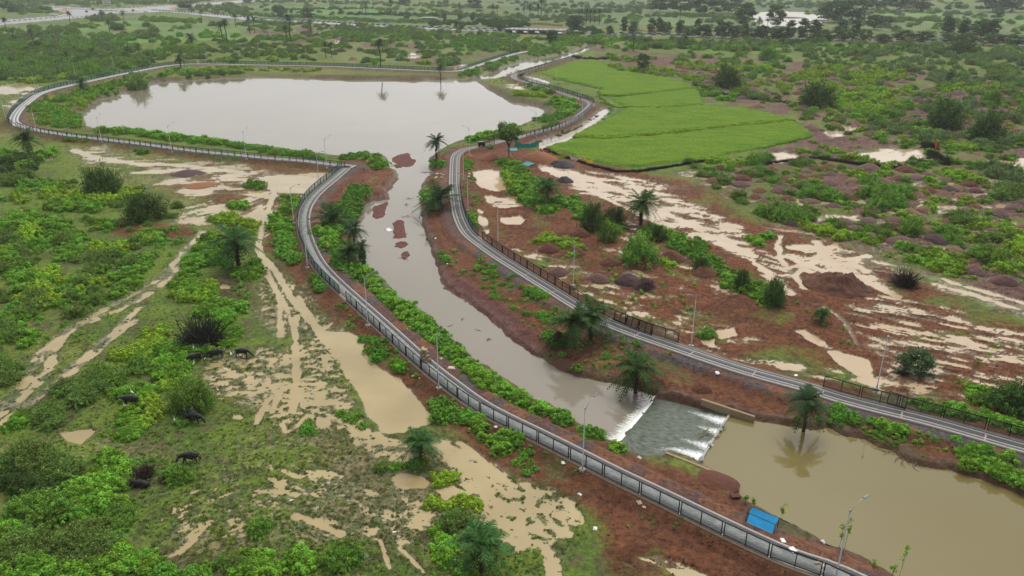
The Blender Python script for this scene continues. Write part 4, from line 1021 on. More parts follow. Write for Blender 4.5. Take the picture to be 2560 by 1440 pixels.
# falling sheet and torn foam at the lip
d = (LL - UL) / np.hypot(*(LL - UL)); nrm = (UL - UR) / np.hypot(*(UL - UR))
M_FOAM = mat('white_foam', (.80, .80, .74), rough=.8, vary=.12, nscale=5, bump=.6, bscale=14, island=.08)
V_ = []; Q_ = []
rs = np.random.default_rng(3)
n = 400
edge = UL[None] + (LL - UL)[None] * np.linspace(0, 1, n)[:, None]
reach = .9 + 1.0 * fbm(np.linspace(0, 40, n), np.zeros(n), 2.5, 3, 5)
prof = ((0, -1.985), (.10, -1.99), (.2, -2.06), (.34, -2.165))
for i in range(n):
    for k, (a, z) in enumerate(prof):
        a2 = a * (.8 + .5 * rs.random())
        V_.append((edge[i, 0] + nrm[0] * a2, edge[i, 1] + nrm[1] * a2, z + .02 * rs.random()))
for i in range(n - 1):
    for k in range(3):
        x = i * 4 + k; Q_.append((x, x + 4, x + 5, x + 1))
ob('falling_foam', mesh_np('falling_foam', V_, Q_, [M_FOAM]), spill)
V_ = []; Q_ = []
for i in range(1000):   # long torn streaks running out on the river
    t = rs.random(); p = UL + (LL - UL) * t; ln = (.2 + 1.2 * rs.random() ** 2.4) * (.7 + .9 * fbm(np.array([t * 30]), np.array([0.]), 3, 2, 8)[0])
    a0 = .15 + .2 * rs.random(); w = .012 + .035 * rs.random(); sk = rs.normal(0, .28)
    dr = nrm + d * sk; dr /= np.hypot(*dr); pr = np.array([-dr[1], dr[0]])
    a = p + nrm * a0; b = a + dr * ln; z = ZP + .015 + .02 * rs.random(); o = len(V_)
    m_ = a + dr * ln * .5 + pr * rs.normal(0, .05)
    V_ += [(a[0] - pr[0] * w, a[1] - pr[1] * w, z), (a[0] + pr[0] * w, a[1] + pr[1] * w, z), (m_[0] + pr[0] * w * .7, m_[1] + pr[1] * w * .7, z), (m_[0] - pr[0] * w * .7, m_[1] - pr[1] * w * .7, z),
           (b[0] + pr[0] * .008, b[1] + pr[1] * .008, z), (b[0] - pr[0] * .008, b[1] - pr[1] * .008, z)]
    Q_ += [(o, o + 1, o + 2, o + 3), (o + 3, o + 2, o + 4, o + 5)]
fs = ob('foam_streaks', mesh_np('foam_streaks', V_, Q_, [M_FOAM]), spill); fs['kind'] = 'stuff'
def wall(name, pts, zt, zb, th, m, label):
    P = np.array(pts); N = normals(P)
    b = MB()
    for i in range(len(P) - 1):
        a, c = P[i], P[i + 1]; na, nc_ = N[i] * th / 2, N[i + 1] * th / 2
        ta, tc_ = (zt[i], zt[i + 1]) if hasattr(zt, '__len__') else (zt, zt)
        vs = [(*(a - na), zb), (*(a + na), zb), (*(c + nc_), zb), (*(c - nc_), zb), (*(a - na), ta), (*(a + na), ta), (*(c + nc_), tc_), (*(c - nc_), tc_)]
        o = b.verts(vs)
        for q in ((4, 5, 6, 7), (0, 4, 7, 3), (1, 2, 6, 5), (0, 1, 5, 4), (3, 7, 6, 2)): b.face([o + k for k in q])
    o = ob(name, b.mesh(name, m))
    return tag(o, label, 'wall')
M_WALL = mat('stained_concrete', (.33, .245, .14), rough=.85, vary=.25, nscale=1.5, bump=.35, bscale=5, col2=(.22, .17, .10))
w1 = [W(1754, 998, -.45), W(1824, 1020, -.5), W(1887, 1040, -.6)]
wall('wing_wall', w1, [-.4, -.5, -.65], -2.4, .35, M_WALL, 'stained concrete wing wall on the far side of the weir')
w2 = [W(1664, 1131, -.75), W(1742, 1161, -.75), W(1807, 1187, -.75)]
wall('wing_wall', w2, [-.72, -.74, -.78], -2.4, .36, M_WALL, 'low concrete wing wall on the near side of the weir')
cb = smooth([UR + (UR - LRr) * .01, (UR * .5 + LRr * .5) + nrm * .08, LRr], .6)
wall('weir_curb', cb, -1.29, -2.2, .28, M_CONC, 'narrow pale concrete curb holding back the olive pool')
lipw = smooth([UL + (UL - LL) * .0, LL], 1)
M_LIP = mat('lip_concrete', (.22, .21, .17), rough=.7, vary=.2, nscale=2)
b_ = MB()
A_, B_ = UL - nrm * .1, LL - nrm * .1
b_.poly([(*UL, -2.01), (*LL, -2.01), (*LL, -2.8), (*UL, -2.8)])
ob('lip', b_.mesh('lip', M_LIP), spill)
# ------------------------------------------------------------------ foliage
def quads_from(Cn, Nn, s, rs, asp=1.5, tipdir=None):
    """leaf shaped quads: centres, normals, sizes"""
    M = len(Cn)
    Nn = Nn / (np.linalg.norm(Nn, axis=1)[:, None] + 1e-9)
    r = rs.normal(size=(M, 3)) if tipdir is None else tipdir + rs.normal(size=(M, 3)) * .25
    U = r - (r * Nn).sum(1)[:, None] * Nn; U /= (np.linalg.norm(U, axis=1)[:, None] + 1e-9)
    V = np.cross(Nn, U)
    s = np.asarray(s).reshape(-1, 1) * np.ones((M, 1))
    a = s * asp * .5; b = s * .5
    P = np.stack([Cn - U * a, Cn + V * b - U * a * .1, Cn + U * a, Cn - V * b - U * a * .1], 1)
    return P.reshape(-1, 3)
def quadmesh(name, P, m, tone=None):
    me = mesh_np(name, P, np.arange(len(P)).reshape(-1, 4), [m])
    tv = np.full(len(P) // 4, .5) if tone is None else np.asarray(tone)
    a = me.attributes.new('tone', 'FLOAT', 'POINT'); a.data.foreach_set('value', np.repeat(tv, 4).astype(np.float32))
    return me

def leafy_bush(seed, m, lobes=34, per=46, h=.62):
    rs = np.random.default_rng(seed); Cs = []; Ns = []; Ss = []; Tn = []
    a = rs.uniform(0, 2 * PI, lobes); rr = np.sqrt(rs.uniform(0, 1, lobes)) * (.86 if lobes > 10 else .26)
    warp = 1 + .28 * np.sin(a * 2 + rs.uniform(0, 6)) + .15 * np.sin(a * 3 + rs.uniform(0, 6))
    x = rr * np.cos(a) * warp; y = rr * np.sin(a) * warp
    z = h * np.sqrt(np.clip(1 - rr ** 2, 0, 1)) * rs.uniform(.5, 1.25, lobes)
    for i in range(lobes):
        R = rs.uniform(.13, .25) if lobes > 10 else rs.uniform(.2, .3)
        D = rs.normal(size=(per, 3)); D[:, 2] = np.abs(D[:, 2]) * 1.1 - .25; D /= np.linalg.norm(D, axis=1)[:, None]
        P = np.array([x[i], y[i], max(z[i] - R * .6, .02)]) + D * R * rs.uniform(.75, 1.05, (per, 1))
        P[:, 2] = np.maximum(P[:, 2], .01)
        Cs.append(P); Ns.append(D * .8 + np.array([0, 0, .75]) + rs.normal(size=(per, 3)) * .35); Ss.append(rs.uniform(.07, .115, per)); Tn.append(np.full(per, rs.uniform(0, 1)))
    # skirt down to the ground
    k = 150; a = rs.uniform(0, 2 * PI, k); w = 1 + .2 * np.sin(a * 2); q = rs.uniform(.75, 1.0, k)
    Cs.append(np.stack([np.cos(a) * q * w, np.sin(a) * q * w, rs.uniform(.0, .22, k)], -1)); Ns.append(np.stack([np.cos(a), np.sin(a), np.full(k, .7)], -1)); Ss.append(np.full(k, .1)); Tn.append(rs.uniform(0, .8, k))
    C_ = np.concatenate(Cs); N_ = np.concatenate(Ns); S_ = np.concatenate(Ss)
    return quadmesh('bush_mesh', quads_from(C_, N_, S_, rs, 1.35), m, np.concatenate(Tn))

def thorn_bush(seed, m, sprays=120, per=40, h=.82, size=.05, open_=0.0, stems=True, ms=None):
    rs = np.random.default_rng(seed); Cs = []; Ns = []; Td = []; Tn = []
    for i in range(sprays):
        a = rs.uniform(0, 2 * PI); el = math.asin(rs.uniform(.0, 1.0) ** .8)
        dirv = np.array([math.cos(a) * math.cos(el), math.sin(a) * math.cos(el), math.sin(el) * h])
        rad = rs.uniform(.72, 1.06) * (1 + .16 * math.sin(a * 2 + seed) + .12 * math.sin(a * 3 + el * 4 + seed))
        t = np.sqrt(rs.uniform((.25 if open_ == 0 else .5), 1, per))
        base = np.array([0, 0, .06])
        bend = rs.normal(size=3) * .12
        P = base + np.outer(t, dirv * rad) + np.outer(t ** 2, bend) + rs.normal(size=(per, 3)) * (.045 + .05 * (1 - t))[:, None]
        P[:, 2] = np.maximum(P[:, 2] - .10 * t ** 3 * (1 - math.sin(el)), .0)
        Cs.append(P); Ns.append(rs.normal(size=(per, 3)) * .8 + dirv * .5 + np.array([0, 0, .5])); Td.append(np.tile(dirv, (per, 1))); Tn.append(np.full(per, rs.uniform(0, 1)))
    C_ = np.concatenate(Cs); N_ = np.concatenate(Ns); T_ = np.concatenate(Td)
    P = quads_from(C_, N_, rs.uniform(size * .7, size * 1.3, len(C_)), rs, 2.2, T_)
    return quadmesh('bush_mesh', P, m, np.concatenate(Tn))

def twig_bush(seed, m, n=240):
    rs = np.random.default_rng(seed); b = MB()
    for i in range(n):
        a = rs.uniform(0, 2 * PI); el = rs.uniform(.1, 1.45); L_ = rs.uniform(.6, 1.0)
        p = np.array([rs.normal(0, .2), rs.normal(0, .2), 0.02]); pts = [p.copy()]
        d_ = np.array([math.cos(a) * math.cos(el), math.sin(a) * math.cos(el), math.sin(el) * .8])
        for k in range(3):
            d_ = d_ + rs.normal(0, .25, 3) - np.array([0, 0, .12]); p = p + d_ / np.linalg.norm(d_) * L_ / 3; p[2] = max(p[2], .02); pts.append(p.copy())
        b.tube([tuple(q) for q in pts], [.018, .014, .010, .005], 3, False)
    return b.mesh('brush_mesh', m)

def tree_crown(seed, m, lobes=60, per=44, rx=1.0, rz=.7, size=.085, top=0.0, gap=0.0):
    rs = np.random.default_rng(seed); Cs = []; Ns = []; Tn = []
    for i in range(lobes):
        D0 = rs.normal(size=3); D0 /= np.linalg.norm(D0)
        r = rs.uniform(.45, .88)
        c = D0 * np.array([rx, rx, rz]) * r; c[2] += rz * .95
        if gap == 0 and c[2] < rz * .6: c[2] = rs.uniform(.08, .6) * rz; c[0] *= 1.25; c[1] *= 1.25
        R = rs.uniform(.16, .30) * (1 - gap * .3)
        D = rs.normal(size=(per, 3)); D /= np.linalg.norm(D, axis=1)[:, None]; D[:, 2] = np.abs(D[:, 2]) * .8 + D[:, 2] * .2
        P = c + D * R * rs.uniform(.5, 1.1, (per, 1)) * np.array([1.2, 1.2, .75])
        Cs.append(P); Ns.append(D + np.array([0, 0, .7]) + rs.normal(size=(per, 3)) * .5); Tn.append(np.full(per, rs.uniform(0, 1)))
    C_ = np.concatenate(Cs); N_ = np.concatenate(Ns)
    return quadmesh('crown', quads_from(C_, N_, rs.uniform(size * .7, size * 1.3, len(C_)), rs, 1.5), m, np.concatenate(Tn))

def trunk_mesh(seed, m, h=1.0, r=.06, limbs=5, spread=.5, ht=.8):
    rs = np.random.default_rng(seed); b = MB()
    b.tube([(0, 0, -.1), (rs.normal(0, .02), rs.normal(0, .02), h * .3), (rs.normal(0, .03), rs.normal(0, .03), h * .6)], [r * 1.25, r * .9, r * .75], 8)
    for i in range(limbs):
        a = 2 * PI * i / limbs + rs.uniform(-.4, .4); s = spread * rs.uniform(.6, 1.1); zt = h + ht * rs.uniform(.3, 1)
        b.tube([(0, 0, h * rs.uniform(.4, .58)), (math.cos(a) * s * .4, math.sin(a) * s * .4, h * .85), (math.cos(a) * s, math.sin(a) * s, zt)], [r * .55, r * .4, r * .12], 6)
    return b.mesh('trunk', m, True)

M_BARK = mat('dark_bark', (.07, .055, .045), rough=.9, vary=.3, nscale=4, bump=.5, bscale=9)
M_PALMB = mat('palm_bark', (.045, .036, .030), rough=.95, vary=.3, nscale=5, bump=.8, bscale=7)
M_LF = [leaf('leaf_bright_green', (.170, .350, .036)), leaf('leaf_mid_green', (.135, .305, .036)), leaf('leaf_yellow_green', (.26, .40, .034)), leaf('leaf_lime', (.22, .38, .034))]
M_TH = [leaf('leaf_dark_thorn', (.085, .150, .036)), leaf('leaf_olive_thorn', (.170, .265, .060)), leaf('leaf_grey_green', (.165, .245, .088)), leaf('leaf_fresh_thorn', (.165, .305, .048))]
M_TREE = [leaf('leaf_tree_dark', (.070, .120, .042)), leaf('leaf_tree_mid', (.080, .145, .045)), leaf('leaf_umbrella', (.115, .20, .035))]
M_FROND = [leaf('frond_green', (.062, .125, .034), island=.5), leaf('frond_dark', (.045, .085, .030), island=.3)]
M_DRY = leaf('dry_frond', (.060, .042, .028), transl=.1)
M_DRYPALE = leaf('pale_dry_frond', (.15, .11, .075), transl=.1)
M_BRUSH = mat('dead_brush', (.045, .028, .026), rough=.95, vary=.3, nscale=3)
M_BRUSHB = mat('black_brush', (.030, .027, .025), rough=.95, vary=.3, nscale=3)

BM = {}
for k in range(4): BM['L%d' % k] = [leafy_bush(100 + 10 * k + j, M_LF[k]) for j in range(3)]
for k in range(4): BM['T%d' % k] = [thorn_bush(200 + 10 * k + j, M_TH[k]) for j in range(3)]
BM['S0'] = [leafy_bush(300 + j, M_LF[1], 7, 30, .8) for j in range(3)]     # small clumps
BM['S2'] = [leafy_bush(310 + j, M_LF[3], 7, 30, .8) for j in range(3)]
BASE_H = {'L': 1.1, 'T': 1.0, 'S': .8}

# strokes of bushes: kind, points, half width (px), count, radius (m), place words
Q = []
def st(k, pts, hw, n, r, place, h=None): Q.append((k, pts, hw, n, r, place, h))
# --- bank between the left walkway and the river
p = 'on the bank between the left walkway and the river'
st('L1', [(880, 482), (890, 500), (880, 530), (860, 545)], 24, 26, 2.0, p)
st('L0', [(840, 545), (822, 575), (825, 610), (845, 640)], 22, 30, 1.9, p)
st('L1', [(850, 600), (870, 650), (895, 690)], 24, 26, 1.8, p)
st('L0', [(900, 690), (935, 712), (965, 740), (985, 760)], 12, 15, 1.6, p)
st('L0', [(1000, 770), (1030, 795), (1060, 825), (1080, 850)], 15, 22, 1.5, p)
st('L1', [(1070, 820), (1100, 850), (1130, 880), (1150, 905)], 17, 22, 1.4, p)
st('L0', [(1110, 870), (1150, 900), (1175, 930), (1200, 950)], 14, 16, 1.35, p)
st('L0', [(1190, 940), (1230, 965), (1270, 985), (1310, 1005)], 15, 20, 1.3, p)
st('L0', [(1330, 1018), (1375, 1030)], 9, 5, 1.2, p)
st('L1', [(1395, 1045), (1412, 1060)], 9, 5, 1.15, p)
st('L1', [(1462, 1078), (1490, 1092)], 8, 5, 1.1, p)
st('L0', [(1545, 1118), (1555, 1128)], 7, 3, 1.2, 'at the near end of the weir')
st('L0', [(925, 402), (955, 405), (960, 418), (930, 412)], 12, 9, 2.2, 'in the round clump at the river mouth')
st('L1', [(862, 396), (885, 393), (905, 390)], 5, 8, 1.5, 'on the pond side of the walkway corner')
# --- outer side of left walkway
p = 'outside the teal fence bend'
st('L0', [(735, 500), (715, 530), (705, 560), (705, 590)], 18, 26, 1.9, p)
st('L1', [(710, 590), (725, 620), (740, 655)], 22, 22, 1.7, p)
st('L1', [(775, 695), (800, 715), (825, 730)], 9, 6, 1.1, 'below the bend of the left walkway')
st('S0', [(840, 755), (880, 790), (890, 810), (870, 830)], 14, 9, 1.0, 'below the bend of the left walkway')
p = 'between the large tan puddle and the left walkway'
st('L1', [(920, 850), (945, 875), (950, 905)], 16, 9, 1.1, p)
st('L0', [(990, 915), (1010, 925)], 12, 4, 1.1, p)
st('S0', [(930, 820), (960, 860), (1010, 890), (1060, 990), (1040, 1000)], 12, 10, .8, p)
p = 'on the slope below the left walkway'
st('L1', [(1100, 1015), (1120, 1025), (1110, 1050), (1150, 1045)], 16, 15, 1.15, p)
st('L0', [(1170, 1040), (1205, 1065), (1200, 1090)], 13, 8, 1.0, p)
st('L0', [(1215, 1100), (1255, 1110), (1280, 1095), (1250, 1130)], 14, 12, 1.0, p)
st('L1', [(1290, 1115), (1330, 1150), (1325, 1180), (1285, 1160)], 14, 9, .75, p)
st('S0', [(1150, 1000), (1300, 1110), (1400, 1160), (1440, 1200)], 30, 12, .5, p)
st('S0', [(1560, 1230), (1650, 1290), (1730, 1300), (1640, 1300), (1540, 1290)], 30, 9, .4, 'on the bare red slope below the left walkway')
# --- pond shores
p = 'along the near shore of the wide pond'
st('L0', [(250, 330), (330, 335), (420, 345), (500, 355), (560, 362)], 6, 38, 2.0, p)
st('L1', [(560, 360), (640, 374), (720, 384), (800, 394)], 6, 34, 1.7, p)
st('L0', [(390, 340), (430, 346), (450, 348)], 5, 7, 2.2, p)
p = 'on the left shore of the wide pond'
st('L0', [(130, 255), (180, 248), (240, 235), (300, 215), (330, 200)], 11, 46, 2.2, p)
st('L1', [(90, 270), (130, 280), (180, 300), (150, 312)], 12, 24, 2.0, p)
st('L2', [(150, 262), (220, 250), (200, 275)], 10, 14, 1.8, p)
st('L0', [(90, 308), (140, 312), (190, 318)], 6, 12, 1.8, p)
p = 'on the far shore of the wide pond'
st('L0', [(400, 186), (450, 182), (520, 180), (600, 178)], 7, 30, 2.4, p)
st('L2', [(420, 184), (500, 176), (620, 172), (700, 176), (800, 178)], 5, 24, 2.2, p)
st('T1', [(460, 190), (540, 188), (600, 184)], 4, 14, 2.2, p)
p = 'on the bank between the inlet channel and its walkway'
st('L1', [(1150, 190), (1190, 180), (1230, 166), (1275, 150), (1290, 143)], 6, 34, 2.2, p)
st('S0', [(1257, 192), (1300, 175), (1340, 163), (1400, 146)], 2, 12, 1.6, 'along the water side of the loop walkway')
p = 'inside the walkway loop right of the pond'
st('L0', [(1325, 216), (1350, 225), (1375, 236)], 5, 14, 2.0, p)
st('L2', [(1285, 234), (1330, 238), (1360, 242)], 4, 16, 2.0, p)
st('L0', [(1390, 258), (1420, 262), (1430, 275), (1400, 285)], 14, 30, 2.1, p)
st('L1', [(1340, 305), (1380, 295), (1420, 290)], 8, 20, 1.8, p)
st('L2', [(1380, 250), (1430, 252)], 5, 8, 1.7, p)
st('L0', [(1180, 350), (1215, 343), (1235, 340)], 6, 18, 1.8, 'on the pond bank behind the dark cart')
st('L2', [(1190, 348), (1225, 340)], 4, 7, 1.7, 'on the pond bank behind the dark cart')
st('T1', [(1360, 375 - 50), (1390, 312)], 5, 5, 1.6, 'by the fence mirrored in the ditch')
# --- river mouth right side
st('L0', [(1085, 410), (1100, 412), (1095, 422)], 8, 7, 1.6, 'at the foot of the palm by the river mouth')
st('L0', [(1068, 480), (1075, 500), (1085, 520)], 9, 11, 1.6, 'beside the low palm on the river bank')
st('L0', [(1215, 362), (1225, 368), (1245, 365)], 6, 8, 1.7, 'in front of the umbrella shaped tree')
st('S0', [(1165, 400), (1172, 430), (1170, 480), (1195, 500), (1180, 540)], 12, 18, 1.2, 'between the striped walkway and the square tan pool')
st('L1', [(1165, 400), (1170, 425)], 6, 5, 1.2, 'between the striped walkway and the square tan pool')
st('L0', [(1175, 540), (1195, 565)], 6, 6, 1.1, 'between the striped walkway and the square tan pool')
# --- bank between river and right walkway
p = 'on the red slope between the river and the striped walkway'
st('L1', [(1108, 640), (1115, 655)], 8, 4, 1.0, p); st('S0', [(1140, 620), (1140, 655), (1168, 690), (1120, 640)], 8, 6, .9, p)
st('L0', [(1190, 665), (1205, 675), (1230, 685), (1245, 695)], 8, 9, .95, p)
st('S0', [(1200, 690), (1260, 740), (1270, 745), (1290, 720)], 10, 7, .9, p)
st('L1', [(1320, 722), (1345, 740), (1360, 742)], 10, 8, 1.0, p)
st('S0', [(1310, 710), (1320, 760), (1370, 720)], 10, 6, .8, p)
st('L1', [(1335, 785), (1360, 800), (1385, 795)], 14, 8, .95, p)
st('S0', [(1500, 850), (1510, 870), (1480, 910), (1520, 920), (1600, 860)], 12, 6, .7, p)
st('L1', [(1360, 830), (1400, 850)], 10, 3, .9, p)
p = 'above the olive pool beside the striped walkway'
st('L1', [(2080, 1020), (2110, 1035), (2130, 1055)], 16, 9, .8, p)
st('L0', [(2200, 1060), (2230, 1075), (2260, 1080)], 14, 8, .8, p)
st('S0', [(2060, 1040), (2160, 1050), (2240, 1110), (2170, 1080)], 14, 10, .6, p)
st('L0', [(2400, 1140), (2430, 1160), (2470, 1150), (2420, 1130)], 16, 12, 1.1, 'right of the drooping dead palm over the olive pool')
st('L0', [(2500, 1150), (2540, 1190), (2480, 1175), (2600, 1220)], 20, 16, 1.1, 'at the right end of the olive pool bank')
st('T3', [(1550, 965), (1570, 972)], 8, 3, 1.1, 'under the palm just above the weir')
p = 'on the scruffy strip above the river bend'
st('T0', [(1380, 850), (1410, 860)], 12, 4, 1.3, 'around the twin palms on the river bank')
# --- east side of right walkway
p = 'in the long bush belt right of the square tan pool'
st('L0', [(1262, 410), (1280, 430), (1310, 455), (1340, 480)], 16, 36, 2.0, p)
st('L0', [(1290, 460), (1330, 500), (1370, 520), (1400, 510)], 18, 34, 1.8, p)
st('L2', [(1275, 440), (1300, 475)], 10, 8, 1.7, p)
st('L0', [(1420, 500), (1450, 530), (1500, 560), (1560, 580)], 16, 26, 1.7, p)
st('L0', [(1620, 575), (1680, 595), (1720, 620)], 12, 20, 1.7, p)
st('L1', [(1700, 610), (1740, 640), (1760, 660), (1790, 650)], 18, 16, 1.5, p)
st('L0', [(1790, 670), (1830, 700), (1880, 720), (1930, 750)], 22, 26, 1.4, p)
st('L2', [(1340, 590), (1370, 600), (1430, 610)], 14, 10, 1.5, 'among the red soil heaps left of the palm')
st('L3', [(1420, 600), (1445, 620), (1440, 640)], 12, 8, 1.3, 'among the red soil heaps left of the palm')
st('L2', [(1650, 650), (1670, 665)], 10, 5, 1.2, 'beside the purple soil heap with dead brush')
st('S2', [(1530, 670), (1590, 770), (1650, 660), (1400, 640), (1560, 700), (1670, 700), (1460, 720)], 16, 14, .8, 'among the red soil heaps')
st('S0', [(1380, 650), (1460, 740), (1560, 780), (1680, 810)], 12, 13, .8, 'just outside the mid fence')
st('L1', [(1780, 640), (1740, 600), (1770, 590)], 10, 6, 1.1, 'at the edge of the flooded track')
st('T3', [(1770, 830), (1775, 838)], 8, 3, 1.3, 'beside the round tan puddles')
st('S0', [(2010, 740), (1990, 765), (2130, 850), (2060, 860)], 12, 7, .7, 'in the red mud field')
st('L0', [(2280, 1010), (2330, 1025), (2400, 1030), (2480, 1050), (2560, 1080)], 11, 26, 1.1, 'behind the dark netted fence')
st('L0', [(2440, 980), (2460, 1000)], 14, 8, 1.3, 'at the right edge beside the big dark shrub')
st('S0', [(2380, 950), (2420, 960), (2500, 830), (2480, 800), (2450, 800)], 12, 7, .8, 'in the red mud field near the right edge')
st('L0', [(1870, 600), (1900, 605), (1930, 590)], 9, 8, 1.2, 'in the middle of the flooded track')
st('L2', [(1990, 560), (2040, 575), (2080, 580), (2120, 600)], 10, 22, 1.7, 'along the grassy track through the heap field')
st('L3', [(2110, 590), (2170, 600), (2200, 610)], 10, 12, 1.6, 'along the grassy track through the heap field')
st('L3', [(2280, 650), (2340, 640), (2400, 670), (2340, 680)], 16, 24, 1.8, 'right of the dark brush by the sandy track')
st('L2', [(2430, 560), (2480, 570), (2560, 600), (2540, 640)], 16, 22, 1.9, 'in the heap field near the right edge')
st('L2', [(2060, 370), (2120, 395), (2180, 410)], 5, 10, 1.9, 'beside the pale shallow pool on the right')
st('L3', [(2120, 440), (2180, 450), (2220, 435)], 8, 10, 2.0, 'in the heap field')
st('L3', [(2360, 435), (2420, 450), (2450, 460)], 10, 18, 2.0, 'in the heap field near the right edge')
st('L2', [(2380, 365), (2440, 372), (2470, 365)], 6, 14, 2.2, 'left of the dark thorn fence')
# heap field shrubs
p = 'in the heap field'
st('T3', [(1910, 540), (1960, 545), (2010, 545)], 16, 16, 2.2, p); st('T1', [(1920, 530), (2020, 540)], 14, 8, 2.0, p)
st('T3', [(2000, 480), (2060, 490), (2100, 505)], 14, 16, 2.3, p); st('T3', [(2150, 480), (2200, 470), (2260, 500), (2200, 520)], 20, 24, 2.6, p)
st('T3', [(2260, 570), (2290, 580)], 12, 5, 2.4, p); st('T1', [(2380, 550), (2420, 560)], 12, 7, 2.2, p); st('T3', [(2360, 590), (2400, 610)], 12, 6, 2.0, p)
st('T3', [(2440, 650), (2500, 650)], 14, 10, 2.0, p); st('T1', [(2500, 480), (2560, 500)], 20, 14, 2.6, p); st('T2', [(2460, 430), (2560, 450)], 14, 16, 2.6, p)
st('T1', [(1850, 495), (1860, 500)], 10, 3, 1.8, p); st('T3', [(1880, 430), (1900, 445)], 12, 8, 2.0, p); st('T1', [(1990, 410), (2010, 400)], 8, 4, 1.8, p)
st('L2', [(1760, 400), (1850, 410), (1800, 425)], 8, 14, 1.8, 'below the lower corner of the rice field')
st('T3', [(1880, 410), (1910, 400)], 8, 8, 2.2, 'below the lower corner of the rice field')
st('T1', [(1750, 440), (1820, 455), (1780, 470)], 8, 10, 1.6, 'below the lower corner of the rice field')
p = 'in the purple soil waste beyond the rice field'
st('L2', [(1500, 165), (1560, 175), (1620, 180), (1700, 188), (1760, 205)], 7, 50, 2.4, p)
st('L0', [(1480, 190), (1560, 200), (1640, 215), (1720, 225), (1840, 250)], 8, 50, 2.2, p)
st('L2', [(1700, 160), (1760, 170), (1850, 170), (1950, 175)], 10, 50, 2.6, p)
st('L2', [(2010, 185), (2060, 180), (2150, 175), (2250, 190), (2120, 200)], 12, 60, 2.6, p)
st('L2', [(1990, 190), (2100, 230), (2180, 250), (2280, 230)], 10, 50, 2.4, p)
st('L2', [(2120, 270), (2200, 270), (2240, 255)], 10, 26, 2.4, p)
st('L2', [(2340, 230), (2400, 225), (2500, 220), (2560, 240)], 8, 26, 2.4, p)
st('L2', [(1880, 210), (1980, 215), (1960, 230)], 8, 16, 2.0, p)
st('L3', [(1520, 140), (1560, 150), (1620, 145)], 6, 20, 2.6, p)
st('T1', [(1750, 215), (1780, 235), (1900, 245), (1860, 225)], 10, 18, 2.4, p)
st('T2', [(2000, 140), (2100, 150), (2200, 160), (2300, 155), (2350, 170)], 16, 36, 3.0, p)
st('T3', [(1840, 110), (1950, 118), (2100, 125), (2200, 130)], 10, 34, 3.0, p)
st('T2', [(2200, 110), (2300, 125), (2400, 140), (2560, 160)], 16, 40, 3.3, p)
st('T2', [(2240, 180), (2330, 190), (2420, 200), (2560, 200)], 14, 30, 3.0, p)
st('T1', [(2420, 150), (2500, 180), (2560, 240)], 16, 30, 3.4, p)
st('T3', [(1960, 160), (1880, 190), (1850, 150), (1780, 150)], 12, 20, 3.0, p)
st('T3', [(2150, 290), (2200, 300), (2280, 270)], 12, 16, 2.8, p); st('T2', [(2300, 270), (2380, 280), (2440, 300), (2560, 300)], 20, 32, 2.8, p)
st('T2', [(2180, 320), (2260, 330), (2340, 350), (2440, 340)], 12, 22, 2.4, p); st('T2', [(2440, 370), (2560, 350)], 14, 18, 2.6, p)
st('T1', [(1850, 290), (1940, 320), (1870, 330)], 6, 5, 1.6, p)
p = 'between the inlet channel and the road'
st('L0', [(1380, 95), (1450, 100), (1500, 95), (1560, 95)], 6, 40, 3.0, p); st('L0', [(1300, 112), (1360, 122), (1420, 128)], 6, 30, 2.6, p)
st('L0', [(1330, 135), (1400, 132)], 4, 14, 2.2, p); st('L0', [(1380, 112), (1430, 112)], 4, 16, 2.8, p)
st('T1', [(1440, 112), (1460, 105)], 4, 6, 3.0, p)
p = 'in the rough land beyond the far shore'
st('L1', [(1140, 120), (1180, 108), (1220, 120), (1260, 116)], 9, 40, 3.0, p); st('L0', [(1160, 95), (1230, 92), (1300, 95)], 6, 24, 3.0, p)
st('T1', [(1220, 100), (1260, 110), (1290, 118)], 8, 20, 3.6, p); st('L1', [(885, 100), (930, 98)], 6, 12, 3.2, p)
st('T2', [(840, 75), (900, 72), (960, 76), (1050, 82)], 8, 40, 3.8, p); st('L2', [(900, 68), (1010, 72), (1080, 92)], 5, 24, 3.2, p)
st('T1', [(1040, 95), (1080, 105), (1080, 142), (1060, 144)], 6, 14, 2.6, p); st('L0', [(980, 132), (990, 136)], 4, 4, 2.4, p)
st('L0', [(820, 90), (900, 84), (1000, 100), (1120, 78)], 7, 30, 3.0, p)
p = 'in the green land left of the purple patch'
st('T1', [(560, 105), (640, 112), (700, 118), (780, 125)], 8, 26, 3.2, p); st('L1', [(640, 95), (700, 98), (760, 100)], 5, 18, 3.4, p)
st('T2', [(520, 125), (600, 128), (700, 135), (850, 130)], 7, 30, 2.8, p); st('L0', [(780, 110), (850, 118), (860, 108)], 5, 16, 2.8, p)
st('T3', [(400, 120), (460, 118), (520, 128)], 8, 18, 3.0, p); st('L2', [(660, 84), (800, 105), (850, 85)], 4, 12, 2.8, p)
p = 'in the thick scrub on the upper left'
st('T1', [(0, 130), (100, 140), (200, 145), (300, 140)], 26, 62, 3.8, p); st('T3', [(0, 170), (100, 170), (220, 165), (330, 160)], 16, 66, 3.7, p)
st('T1', [(0, 190), (120, 190), (200, 180)], 8, 40, 3.6, p); st('T0', [(180, 160), (260, 150), (330, 150)], 10, 22, 3.8, p)
st('T2', [(0, 100), (120, 105), (260, 110)], 12, 40, 4.0, p); st('T3', [(150, 120), (240, 125), (180, 110)], 14, 30, 4.4, p)
st('L2', [(20, 198), (100, 202), (180, 196)], 5, 22, 2.8, p); st('L0', [(360, 140), (400, 136)], 6, 12, 2.8, p)
st('T1', [(380, 135), (440, 128), (480, 140)], 8, 12, 3.0, p)
p = 'on the grassy land below the road junction'
